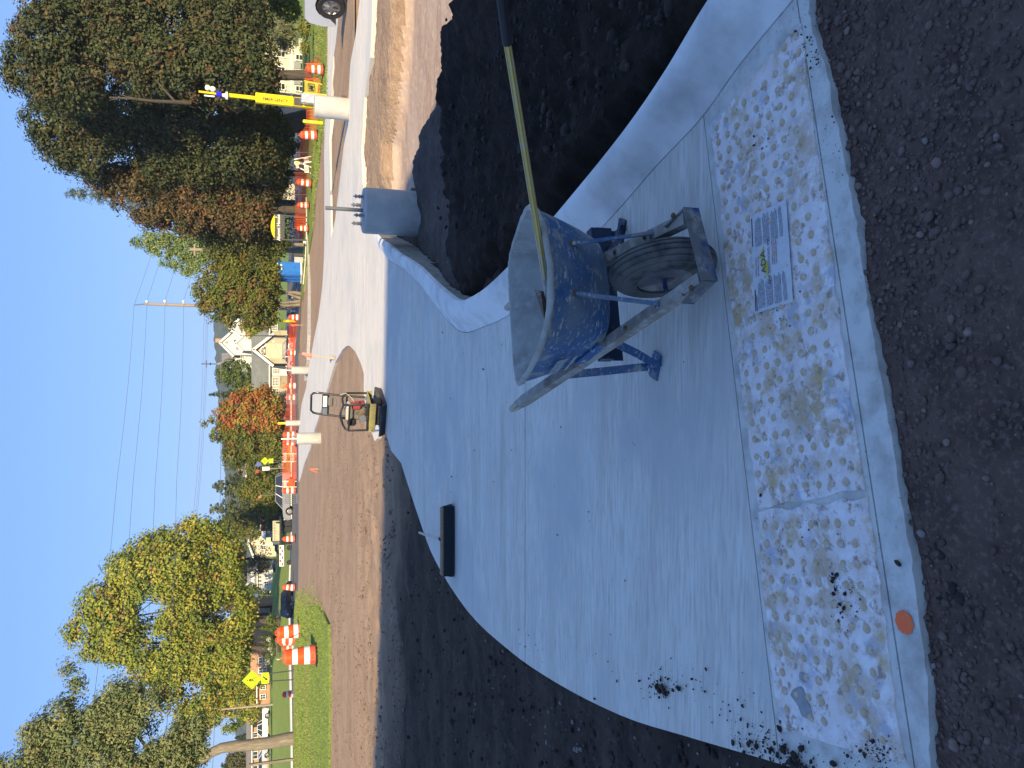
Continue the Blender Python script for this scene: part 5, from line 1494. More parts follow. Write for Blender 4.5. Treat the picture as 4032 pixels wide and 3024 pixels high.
crossing_sign(44, (992, 2677, 35), (1031, 1057, 2650, 2691), [(2640, 1152, 1034, 2656), (2678, 1153, 970, 2688)], 'lime crossing sign with walking figure and arrow plate on two posts')
crossing_sign(84, (1043, 1815, 15), (1059, 1075, 1806, 1823), [(1813, 1108, 1045, 1815)], 'far lime crossing sign seen above the road barricade', arrow=False)

def sign_plate(d, X0, X1, Y0, Y1, Xb, mm, name, label, text=None, cat='road sign'):
    o0 = W(Xb, (Y0 + Y1) / 2, d); t = thing(name, label, cat, o0)
    c = W((X0 + X1) / 2, (Y0 + Y1) / 2, d) - o0; w, h = (Y1 - Y0) / F * d, (X1 - X0) / F * d
    m = MB(); m.box(c.x, c.y - .05, c.z, w, .02, h, ch=.004); m.build('panel', mm, t)
    m = MB(); m.bar(Vector((c.x, 0, -.3)), c + Vector((0, 0, h * .45)), .06, .05, up=(0, 1, 0)); m.build('post', M_GALV, t)
    return t, c, w, h
t, c, w, h = sign_plate(84, 1034, 1060, 1838, 1852, 1110, M_WHITE, 'lane_sign', 'small white lane shift sign right of the silver SUV roof')
m = MB(); m.bar(c + Vector((.06, -.07, -h * .3)), c + Vector((.06, -.07, 0)), .04, .01, up=(0, 1, 0)); m.bar(c + Vector((.06, -.07, 0)), c + Vector((-.07, -.07, h * .1)), .04, .01, up=(0, 1, 0)); m.bar(c + Vector((-.07, -.07, h * .1)), c + Vector((-.07, -.07, h * .34)), .04, .01, up=(0, 1, 0)); m.build('shift_arrow', M_LET, t)
t, c, w, h = sign_plate(100, 1072, 1098, 1824, 1838, 1108, M_WHITE, 'notice_board', 'pale notice panel standing left of the far crossing sign')
t, c, w, h = sign_plate(58, 1160, 1192, 1009, 1034, 1198, M_SILV, 'yard_sign', 'pale square yard sign right of the blue portable toilet', cat='yard sign')
t, c, w, h = sign_plate(58, 1158, 1195, 999, 1012, 1198, M_POST, 'yard_sign', 'dark narrow yard sign beside the pale square one', cat='yard sign')
t, c, w, h = sign_plate(54, 1194, 1203, 950, 958, 1206, M_WHITE, 'marker_sign', 'tiny white marker sign at the left post of the building sign', cat='marker')
# small flags
M_FLAGO = mat('orange_flag', (0.85, 0.16, 0.08), 0.7); M_PINK = mat('pink_ribbon', (0.85, 0.22, 0.18), 0.7); M_LATH = mat('wooden_lath', (0.40, 0.30, 0.20), 0.8)
M_FBLUE = mat('blue_flag', (0.10, 0.16, 0.5), .8); M_FRED = mat('red_flag', (0.5, 0.06, 0.05), .8)
def stake(pb, pt_, label, rib, mm=M_PINK, r=.016):
    t = thing('survey_stake', label, 'stake', pb)
    m = MB(); m.bar(Vector((0, 0, -.05)), pt_ - pb, r * 2, r * 1.2, up=(0, 1, 0)); m.build('lath', M_LATH, t)
    a, b = (pt_ - pb) * rib[0], (pt_ - pb) * rib[1]
    m = MB(); m.bar(a, b, r * 4, r * 3, up=(0, 1, 0)); m.tube([b, b + Vector((-.06, -.02, -.10)), b + Vector((-.10, 0, -.22))], .02, 5); m.build('ribbon', mm, t)
pb = Vector(U(1322, 1416)); stake(pb, W(1189, 1392, pb.y + .35), 'leaning survey stake with a pink ribbon at the tip of the dirt island', (.72, .98))
m = MB(); m.bar(Vector((0, 0, 0)), W(1307, 1397, pb.y + .1) - pb, .02, .02); o = m.build('wood_scrap', M_LATH, None, loc=pb); tag(o, 'short stick leaning at the foot of the survey stake', 'stick')
p = Vector(U(1250, 1847)); stake(p, W(1222, 1847, p.y), 'small orange marker flag in the brown dirt', (.45, 1.0), M_FLAGO, .011)
p = W(1203, 1280, 50); stake(p, W(1145, 1280, 50), 'orange topped lath in front of the navy pickup', (.55, 1.0), M_FLAGO, .018)
p = W(1145, 1524, 60); stake(p, W(1108, 1526, 60), 'orange tipped post beside the barrel by the tan house', (.1, 1.0), M_FLAGO, .03)
def flag(Xb, Xt, Yb, Yt, d, mm, label, cloth):
    b = W(Xb, Yb, d); tp = W(Xt, Yt, d); t = thing('flag', label, 'flag', b, 0)
    m = MB(); m.tube([Vector(), tp - b], .04, 6); m.build('pole', M_GALV, t)
    f = [W(X, Y, d) - b for X, Y in cloth]; m = MB()
    m.add(f + [p + Vector((0, .04, 0)) for p in f], [tuple(range(len(f))), tuple(reversed(range(len(f), 2 * len(f))))] + [(i, i + len(f), (i + 1) % len(f) + len(f), (i + 1) % len(f)) for i in range(len(f))]); m.build('cloth', mm, t)
flag(1100, 998, 1818, 1836, 95, M_FBLUE, 'blue flag hanging from a slanted pole above the crossing sign', [(1004, 1834), (1014, 1820), (1028, 1822), (1030, 1834), (1016, 1838)])
flag(1090, 1003, 1847, 1857, 95, M_FRED, 'red flag above the white lane sign', [(1003, 1865), (1012, 1848), (1020, 1852), (1016, 1862)])
flag(1090, 1014, 1947, 1954, 88, M_FLAGO, 'orange flag on a thin pole behind the silver SUV roof', [(1016, 1960), (1026, 1948), (1032, 1952), (1024, 1962)])
flag(1070, 940, 2345, 2338, 120, M_FBLUE, 'blue and white flag on a tall pole in front of the half timbered house', [(1003, 2338), (1016, 2338), (1014, 2352), (1006, 2350)])

# ---------------------------------------------------------------- portable toilet
M_TBLUE = mat('blue_plastic', (0.035, 0.19, 0.68), 0.4, layers=[((0.03, 0.15, 0.55), 3, .45, .65)])
M_TROOF = mat('milky_roof', (0.7, 0.7, 0.68), .5)
def toilet():
    d = 60
    a, b = W(1190, 1043, d), W(1188, 1094, d)
    D = d * CP; c = Vector(((a.x + b.x) / 2, d + .6, a.z)); w = 1.13; H_ = (W(1094, 1060, d) - a).z
    t = thing('portable_toilet', 'blue portable toilet on the lawn under the yellowing maple', 'portable toilet', c, R(24))
    m = MB(); m.box(0, 0, .06, 1.2, 1.25, .12); m.build('skid', M_WHITE, t)
    m = MB(); m.box(0, 0, .12 + (H_ - .12) / 2, w, w, H_ - .12, ch=.03)
    for x in (-.4, 0, .4):
        m.box(w / 2 + .012, x, H_ * .5, .03, .06, H_ * .8); m.box(-w / 2 - .012, x, H_ * .5, .03, .06, H_ * .8)
    m.build('cabin', M_TBLUE, t)
    m = MB(); m.box(.0, -w / 2 - .015, H_ * .42, w * .84, .03, H_ * .72, ch=.01); dr = m.build('door', M_TBLUE, t)
    m = MB(); m.box(0, -w / 2 - .038, H_ * .38, .10, .02, H_ * .58); m.build('door_rib', M_TBLUE, dr)
    m = MB(); m.box(.0, -w / 2 - .03, H_ * .86, w * .5, .02, .13); m.build('name_plate', M_WHITE, t)
    for s_ in (-1, 1): 
        m = MB(); m.box(s_ * .3, -w / 2 - .02, H_ * .86, .02, .02, .2); m.build('corner_rib', M_TBLUE, t)
    m = MB(); n = 8; ring = []
    for k in range(n + 1):
        q = k / n; ring.append([( -w / 2 - .04 + (w + .08) * q, y, H_ + .22 * math.sin(math.pi * q) ** .7) for y in (-w / 2 - .04, w / 2 + .04)])
    m.add([p for r_ in ring for p in r_] + [(p[0], p[1], H_ - .02) for r_ in ring for p in r_], [(2 * i, 2 * i + 1, 2 * i + 3, 2 * i + 2) for i in range(n)] + [(2 * i, 2 * i + 2, 2 * i + 2 + 18, 2 * i + 18) for i in range(n)] + [(2 * i + 1, 2 * i + 19, 2 * i + 21, 2 * i + 3) for i in range(n)]); m.build('roof', M_TROOF, t)
toilet()

# ---------------------------------------------------------------- utility poles and wires
M_POLE = mat('weathered_pole', (0.36, 0.30, 0.25), 0.85, layers=[((0.26, 0.2, 0.165), 3, .45, .65, (3, 3, .3))])
M_WIRE = mat('dark_wire', (0.16, 0.16, 0.17), 0.5)
M_INS = mat('white_insulator', (0.75, 0.75, 0.76), 0.3)
def pole(d, Yb, Xt, Yt, label, r=.15, mast=None, ins=(), m_=M_POLE, cross=0.0):
    b = G(Yb, d); tp = W(Xt, Yt, d); t = thing('utility_pole', label, 'utility pole', b)
    m = MB(); m.tube([Vector((0, 0, -.3)), (tp - b) * .5, tp - b], [r, r * .85, r * .68], 10); m.build('shaft', m_, t, smooth=60)
    if mast:
        m = MB(); m.tube([tp - b, W(mast[0], mast[1], d) - b], r * .35, 6); m.build('top_mast', M_GALV, t)
    for X, Y in ins:
        p = W(X, Y, d) - b; q = W(X, Yt, d) - b; m = MB(); m.tube([q, p.lerp(q, .3)], .05, 6); m.tube([p.lerp(q, .55) , p], [.09, .14], 8); m.build('insulator', M_INS, t)
    if cross:
        c = tp - b - Vector((0, 0, .35)); m = MB(); m.box(c.x, c.y, c.z, cross, .1, .12); m.build('crossarm', m_, t)
    return t
pole(72, 1216, 573, 1197, 'tall pale utility pole rising behind the yellowing maple', .17, (528, 1201), ((579, 1184), (650, 1182), (723, 1184)))
pole(66, 985, 747, 983, 'brown utility pole standing among the trees', .17, None, (), M_POLE, .9)
pole(95, 2774, 850, 2795, 'slanting grey pole behind the white pickup', .14)
pole(80, 1352 - 30, 945, 1322, 'thin dark lamp pole in front of the white church', .05, None, (), M_POST)
def wire(pts, label, r=.022, sag=0.0):
    P = [W(X, Y, d) for X, Y, d in pts]; Q = []
    for i in range(len(P) - 1):
        n = 10
        for k in range(n):
            u = k / n; Q.append(P[i].lerp(P[i + 1], u) - Vector((0, 0, sag * math.sin(math.pi * u))))
    Q.append(P[-1]); o0 = Q[0]
    m = MB(); m.tube([p - o0 for p in Q], r, 4); o = m.build('power_line', M_WIRE, None, loc=o0); tag(o, label, 'wire', 'overhead wires')
for k, (X1, Y1, XR, YR, XL, lab) in enumerate([(528, 1201, 600, 975, 300, 'topmost'), (579, 1184, 640, 960, 395, 'second'), (650, 1182, 715, 930, 520, 'third'), (723, 1184, 790, 900, 630, 'lowest')]):
    wire([(XR + 60, YR - 190, 84), (X1, Y1, 72), (X1 - (X1 - XL) * .30, 1900, 60), (XL, 3300, 40)], f'{lab} wire of the tall pole sweeping across the left sky', .012, .12)
for k, X in enumerate((802, 811, 817)):
    wire([(X - 4, 1050, 125), (X, 1290, 120), (X - 46, 2090, 110), (X - 90, 2900, 100)], f'{["upper", "middle", "lower"][k]} cable of the close bundle above the church roof', .018, .3)
wire([(868, 1100, 105), (867, 1290, 100), (865, 2100, 92), (845, 2753, 85), (828, 3150, 80)], 'single dark cable running low across the far roofs', .026, .1)
# ---------------------------------------------------------------- vehicles
M_TYR = mat('tyre_rubber', (0.03, 0.03, 0.031), 0.85)
M_RIM = mat('alloy_rim', (0.36, 0.36, 0.37), 0.35, metal=0.8)
M_CHR = mat('chrome', (0.6, 0.6, 0.62), 0.15, metal=1.0)
M_HEAD = mat('headlight_lens', (0.75, 0.76, 0.78), 0.1, spec=.7)
M_TAIL = mat('tail_light_lens', (0.36, 0.012, 0.012), 0.2)
M_CGL = mat('car_glass', (0.022, 0.028, 0.034), 0.06, spec=0.7)
M_PLATE = mat('number_plate', (0.7, 0.7, 0.66), 0.5)
def paint(name, c, metal=.25, rough=.32):
    return mat(name, c, rough, metal, coat=.6, layers=[(tuple(v * .85 for v in c), 1.5, .45, .65)])
KINDS = {   # side profile of the body (x 0 rear .. 1 front, z), belt z, roof z, glass base x0 x1, roof x0 x1, wheel x
    'sedan': dict(L=4.7, W=1.8, H=1.45, body=[(0, .30), (0, .62), (.03, .68), (.20, .70), (.70, .66), (.93, .58), (.985, .48), (1, .30)], belt=.66, glass=(.12, .74), roof=(.28, .58), wr=.33),
    'suv': dict(L=4.8, W=1.9, H=1.75, body=[(0, .32), (-.005, .58), (.015, .63), (.30, .63), (.72, .62), (.94, .565), (.985, .48), (1, .28)], belt=.61, glass=(.02, .76), roof=(.07, .60), wr=.37),
    'pickup': dict(L=5.7, W=1.98, H=1.88, body=[(0, .34), (0, .61), (.36, .61), (.37, .62), (.72, .61), (.965, .575), (.99, .5), (1, .3)], belt=.60, glass=(.375, .745), roof=(.42, .62), wr=.39),
}
def vehicle(kind, name, label, cat, loc, head, pm, s=1.0, plate=False, group=None, fw=.815):
    K = KINDS[kind]; L_, Wd, H_ = K['L'], K['W'], K['H']
    t = thing(name, label, cat, loc, R(head), group, s)
    wr = K['wr']; wx = (.19 * L_, fw * L_)
    prof = [(x * L_, z * H_) for x, z in K['body']]
    arch = []
    for cx in (wx[1], wx[0]):
        for k in range(9):
            a = math.pi * k / 8
            arch.append((cx + wr * 1.16 * math.cos(a), wr + wr * 1.13 * math.sin(a)))
    poly = prof + [(L_ * .985, .2)] + [(x, max(z, .2)) for x, z in arch] + [(L_ * .015, .22)]
    rings = []
    cx, cz = L_ / 2, H_ * .45
    for y, k in ((-Wd / 2, .975), (-Wd / 2 + .06, 1.0), (Wd / 2 - .06, 1.0), (Wd / 2, .975)):
        rings.append([(cx + (x - cx) * k - L_ / 2, y, (cz + (z - cz) * (k if z > cz else 1))) for x, z in poly])
    MB().loft(rings).build('body', pm, t, smooth=35)
    g0, g1 = K['glass']; r0, r1 = K['roof']; zb, zr = K['belt'] * H_ - .02, H_
    b = [((g0 * L_ - L_ / 2), -Wd / 2 + .07, zb), ((g1 * L_ - L_ / 2), -Wd / 2 + .07, zb), ((g1 * L_ - L_ / 2), Wd / 2 - .07, zb), ((g0 * L_ - L_ / 2), Wd / 2 - .07, zb)]
    tp = [((r0 * L_ - L_ / 2), -Wd / 2 + .22, zr - .04), ((r1 * L_ - L_ / 2), -Wd / 2 + .22, zr - .04), ((r1 * L_ - L_ / 2), Wd / 2 - .22, zr - .04), ((r0 * L_ - L_ / 2), Wd / 2 - .22, zr - .04)]
    m = MB(); m.add(b + tp, [(0, 1, 5, 4), (1, 2, 6, 5), (2, 3, 7, 6), (3, 0, 4, 7), (4, 5, 6, 7)]); m.build('window', M_CGL, t)
    m = MB(); rx0, rx1 = r0 * L_ - L_ / 2 - .04, r1 * L_ - L_ / 2 + .04
    m.box((rx0 + rx1) / 2, 0, zr - .03, rx1 - rx0, Wd - .40, .06, ch=.025)
    B, Tp = [Vector(p) for p in b], [Vector(p) for p in tp]
    for i in range(4): m.bar(B[i], Tp[i], .09, .07)
    mids = (.5,) if kind == 'sedan' else ((.36, .68) if kind == 'suv' else (.5,))
    for q in mids:
        for i, j in ((0, 1), (3, 2)): m.bar(B[i].lerp(B[j], q), Tp[i].lerp(Tp[j], q), .08, .05, up=(1, 0, 0))
    m.build('roof', pm, t, smooth=35)
    for x in wx:
        for sd in (-1, 1):
            Mw = Matrix.Translation((x - L_ / 2, sd * (Wd / 2 - .11), wr)) @ Matrix.Rotation(R(90) * -sd, 4, 'X')
            w = bpy.data.objects.new('wheel', None); COL.objects.link(w); w.parent = t
            m = MB(); m.lathe([(wr * .64, -.1), (wr * .95, -.1), (wr, -.06), (wr, .07), (wr * .95, .11), (wr * .64, .10)], 22, Mw, cap=False); m.build('tyre', M_TYR, w, smooth=40)
            m = MB(); m.lathe([(wr * .65, .02), (wr * .65, .085), (wr * .58, .09), (wr * .52, .045), (.001, .05)], 20, Mw)
            for k in range(5):
                a = 2 * math.pi * k / 5; m.bar(Mw @ Vector((0, 0, .075)), Mw @ Vector((wr * .56 * math.cos(a), wr * .56 * math.sin(a), .08)), .06, .03)
            m.build('rim', M_RIM, w)
    zh = .50 * H_
    for sd in (-1, 1):
        m = MB(); m.box(L_ / 2 * .968, sd * (Wd / 2 - .24), zh, .10, .34, .14, ch=.03); m.build('headlight', M_HEAD, t)
        m = MB(); m.box(-L_ / 2 + .015, sd * (Wd / 2 - .16), .56 * H_, .07, .22, .22 if kind != 'sedan' else .14, ch=.02); m.build('tail_light', M_TAIL, t)
        m = MB(); m.box((g1 - .09) * L_ - L_ / 2, sd * (Wd / 2 + .06), zb + .08, .10, .18, .12, ch=.03); m.build('mirror', pm, t)
    m = MB(); m.box(L_ / 2 - .02, 0, .33 * H_, .10, Wd * .86, .16, ch=.03); m.build('front_bumper', M_CHR if kind == 'pickup' else pm, t)
    m = MB(); m.box(-L_ / 2 + .02, 0, .33 * H_, .10, Wd * .86, .14, ch=.03); m.build('rear_bumper', M_CHR if kind == 'pickup' else pm, t)
    m = MB(); m.box(L_ / 2 * .985, 0, .46 * H_, .05, Wd * .42, .16); m.build('grille', M_BLACK, t)
    if plate:
        m = MB(); m.box(-L_ / 2 - .015, 0, .50 * H_, .02, .36, .16); m.build('number_plate', M_PLATE, t)
    return t
def park(kind, name, label, cat, Yc, d, head, px, pm, zfix=None, **k):
    K = KINDS[kind]; a = R(head)
    app = abs(K['L'] * math.cos(a)) + abs(K['W'] * math.sin(a))
    p = G(Yc, d)
    if zfix is not None: p.z = W(zfix, Yc, d).z
    D = p.y * CP - (p.z - CH) * SP
    s = px / F * D / app
    return vehicle(kind, name, label, cat, p, head, pm, s, **k)
park('suv', 'parked_suv', 'silver SUV waiting on the road behind the orange netting', 'SUV', 1950, 68, 180, 184, paint('silver_paint', (0.30, 0.315, 0.35), .4))
park('suv', 'crossover', 'dark crossover seen from behind on the road beside the tilted barrel', 'SUV', 2358, 64, 52, 128, paint('dark_grey_paint', (0.035, 0.038, 0.05), .4), plate=True)
park('sedan', 'sedan', 'silver sedan in front of the tan house garage', 'car', 1398, 68, 0, 108, paint('pale_silver_paint', (0.40, 0.45, 0.56), .3))
park('sedan', 'sedan', 'dark purple car half hidden behind the silver sedan', 'car', 1455, 74, 0, 70, paint('plum_paint', (0.06, 0.02, 0.05), .3))
park('suv', 'parked_suv', 'dark SUV parked at the tan garage door', 'SUV', 1368, 80, 0, 100, paint('midnight_paint', (0.015, 0.022, 0.05), .3))
park('pickup', 'pickup_truck', 'navy pickup truck with chrome bumper behind the slim yellow bollard', 'pickup truck', 1303, 71, -38, 88, paint('navy_paint', (0.012, 0.02, 0.06), .3))
park('suv', 'parked_suv', 'blue car facing us between the pole and the navy pickup', 'SUV', 1241, 76, -84, 42, paint('blue_paint', (0.05, 0.09, 0.2), .3))
park('suv', 'parked_suv', 'blue grey car seen between the stems of the yellowing maple', 'SUV', 1172, 80, -80, 42, paint('slate_paint', (0.09, 0.12, 0.17), .3))
park('sedan', 'sedan', 'white sedan in the driveway behind the netting', 'car', 775, 66, -55, 84, paint('white_paint', (0.74, 0.75, 0.77), 0))
park('pickup', 'pickup_truck', 'black pickup truck in the shade behind the netting', 'pickup truck', 588, 62, 8, 92, paint('black_paint', (0.012, 0.013, 0.018), .2))
park('suv', 'parked_suv', 'dark blue car visible underneath the building sign', 'SUV', 893, 66, 200, 92, paint('ink_paint', (0.012, 0.018, 0.035), .3))
park('pickup', 'pickup_truck', 'red pickup truck beyond the far lawn under the green trees', 'pickup truck', 1752, 108, 180, 54, paint('red_paint', (0.45, 0.02, 0.03), .1), zfix=1103)
park('sedan', 'sedan', 'small pale blue car left of the red pickup', 'car', 1795, 106, 200, 36, paint('ice_paint', (0.45, 0.52, 0.58), .2), zfix=1104)
park('suv', 'parked_suv', 'bright blue car parked beside the striped trailer', 'SUV', 2160, 112, 160, 42, paint('royal_paint', (0.04, 0.11, 0.26), .3), zfix=1096)
park('pickup', 'pickup_truck', 'dark pickup parked at the red building', 'pickup truck', 2120, 116, 180, 52, paint('graphite_paint', (0.05, 0.06, 0.075), .3), zfix=1084)
park('sedan', 'sedan', 'purple car parked under the grey pine', 'car', 2228, 118, 170, 50, paint('violet_paint', (0.06, 0.05, 0.16), .3), zfix=1087)
park('pickup', 'pickup_truck', 'white pickup truck parked beyond the far lawn', 'pickup truck', 2856, 96, 188, 152, paint('bright_white_paint', (0.78, 0.79, 0.80), 0), zfix=1064)
park('sedan', 'sedan', 'pale silver sedan parked at the left edge beyond the far lawn', 'car', 3003, 96, 182, 140, paint('champagne_paint', (0.55, 0.58, 0.6), .3), zfix=1062)
# work pickup at the right edge, only its front end in view
p = Vector(U(1335, 40)); 
tk = vehicle('pickup', 'pickup_truck', 'pale work pickup whose front end shows at the right edge', 'pickup truck', (0, 0, 0), 112, paint('pale_blue_white_paint', (0.62, 0.68, 0.76), 0), .98, fw=.87)
wq = G(30, 21.5)              # where its front left wheel stands
ha = R(112); lx, ly = .37 * 5.7 * .98, .88 * .98
tk.location = (wq.x - (lx * math.cos(ha) - ly * math.sin(ha)), wq.y - (lx * math.sin(ha) + ly * math.cos(ha)), wq.z)

# stake bed truck and striped trailer
M_CREAM = mat('cream_stakes', (0.52, 0.47, 0.33), 0.7)
def stake_truck():
    d = 73; o0 = G(2095, d); t = thing('stake_bed_truck', 'cream stake bed truck by the barrel in front of the red building', 'truck', o0)
    k = d / F
    def V(X, Y, dy=0): return W(X, Y, d + dy) - o0
    zb = o0.z
    m = MB(); c = V(1100, 2096); m.box(c.x, c.y + .8, V(1104, 2096).z, 100 * k, 1.9, .16); m.build('flatbed', M_BLACK, t)
    m = MB(); c = V(1094, 2096); m.box(c.x, c.y + .8, c.z, 62 * k, 1.5, 16 * k); m.build('load', M_CREAM, t)
    for X in (1076, 1083):
        m = MB(); m.bar(V(X, 2052), V(X, 2128), .10, .04, up=(0, 1, 0)); m.build('stake_rail', M_CREAM, t)
    for i in range(8):
        Y = 2052 + i * 10.8; m = MB(); m.bar(V(1103, Y), V(1074, Y), .06, .05, up=(0, 1, 0)); m.build('stake', M_CREAM, t)
    m = MB(); c = V(1092, 2136); m.box(c.x, c.y + .8, c.z, 16 * k, 1.7, 34 * k, ch=.1); m.build('cab', paint('green_grey_paint', (0.12, 0.15, 0.15)), t)
    for Y in (2062, 2084, 2130):
        for dy in (0, 1.6):
            c = V(1115, Y, dy); c.z = .34; m = MB(); m.lathe([(.001, -.11), (.30, -.11), (.34, -.06), (.34, .06), (.30, .11), (.001, .11)], 16, Matrix.Translation(c) @ Matrix.Rotation(R(90), 4, 'X')); m.build('wheel', M_TYR, t)
    o0 = G(2188, d - 2); t = thing('striped_trailer', 'white trailer board with red stripes standing on the road left of the truck', 'trailer', o0)
    d2 = d - 2
    def V(X, Y, dy=0): return W(X, Y, d2 + dy) - o0
    m = MB(); a, b = V(1100, 2147), V(1118, 2229); m.box((a.x + b.x) / 2, a.y, (a.z + b.z) / 2, abs(a.x - b.x), .12, a.z - b.z); m.build('board', M_WHITE, t)
    m = MB()
    for i in range(6):
        q = V(1104 + (i % 2) * 8, 2156 + i * 13); m.box(q.x, q.y - .065, q.z, .22, .012, .10)
    o = m.build('red_stripes', M_TAIL, t); o['kind'] = 'stuff'
    for Y in (2158, 2216):
        c = V(1120, Y, .2); c.z = .22; m = MB(); m.lathe([(.001, -.08), (.22, -.08), (.22, .08), (.001, .08)], 14, Matrix.Translation(c) @ Matrix.Rotation(R(90), 4, 'X')); m.build('wheel', M_TYR, t)
stake_truck()

# ---------------------------------------------------------------- houses
M_TAN = mat('tan_siding', (0.42, 0.385, 0.29), 0.8, bump=0.006, bscale=1.0, layers=[((0.37, 0.335, 0.25), .8, .45, .65)])
M_CREAMW = mat('cream_siding', (0.54, 0.50, 0.38), 0.8, layers=[((0.55, 0.51, 0.39), .8, .45, .65)])
M_WHSID = mat('white_siding', (0.62, 0.63, 0.63), 0.75, layers=[((0.55, 0.56, 0.56), .7, .45, .65)])
M_GROOF = mat('grey_green_roof', (0.19, 0.20, 0.175), 0.9, layers=[((0.235, 0.24, 0.215), .9, .45, .65), ((0.15, 0.155, 0.14), 5, .55, .7)])
M_GREYR = mat('grey_roof', (0.21, 0.20, 0.20), 0.9, layers=[((0.26, 0.25, 0.245), 1.2, .45, .65)])
M_BROWNR = mat('brown_roof', (0.23, 0.19, 0.155), 0.9, layers=[((0.28, 0.235, 0.2), 1.0, .45, .65)])
M_BRICK = mat('orange_brick', (0.46, 0.27, 0.175), 0.9, layers=[((0.38, 0.21, 0.135), 3, .45, .62), ((0.52, 0.34, 0.24), 9, .55, .7)], bump=.004, bscale=25)
M_STONEV = mat('stone_veneer', (0.36, 0.29, 0.205), 0.9, layers=[((0.25, 0.2, 0.15), 3, .45, .6), ((0.46, 0.39, 0.3), 4, .55, .7)], bump=.02, bscale=6)
M_VINYL = mat('pale_vinyl_siding', (0.60, 0.56, 0.45), 0.75, layers=[((0.53, 0.50, 0.40), 1, .45, .65)])
M_FOUND = mat('foundation_block', (0.45, 0.42, 0.38), .9)
M_REDW = mat('red_wall', (0.34, 0.035, 0.04), .7, layers=[((0.28, 0.03, 0.035), 2, .45, .65)])
def window(t, c, w, h, grid=(2, 2), fm=None):
    """framed window on a wall that faces the camera; c = centre on the wall plane"""
    fm = fm or M_WHITE
    m = MB(); b = .08 * min(w, h) + .04
    m.box(c.x, c.y - .03, c.z + h / 2 + b / 2, w + 2 * b, .10, b); m.box(c.x, c.y - .03, c.z - h / 2 - b / 2, w + 2 * b, .10, b)
    m.box(c.x - w / 2 - b / 2, c.y - .03, c.z, b, .10, h); m.box(c.x + w / 2 + b / 2, c.y - .03, c.z, b, .10, h)
    o = m.build('window', fm, t)
    m = MB(); m.box(c.x, c.y - .025, c.z, w, .03, h); m.build('pane', M_GLASS, o)
    m = MB(); k = .035 + w * .015
    for i in range(1, grid[0]): m.box(c.x - w / 2 + w * i / grid[0], c.y - .055, c.z, k, .03, h)
    for j in range(1, grid[1]): m.box(c.x, c.y - .058, c.z - h / 2 + h * j / grid[1], w, .03, k)
    if m.v: m.build('muntins', fm, o)
    return o
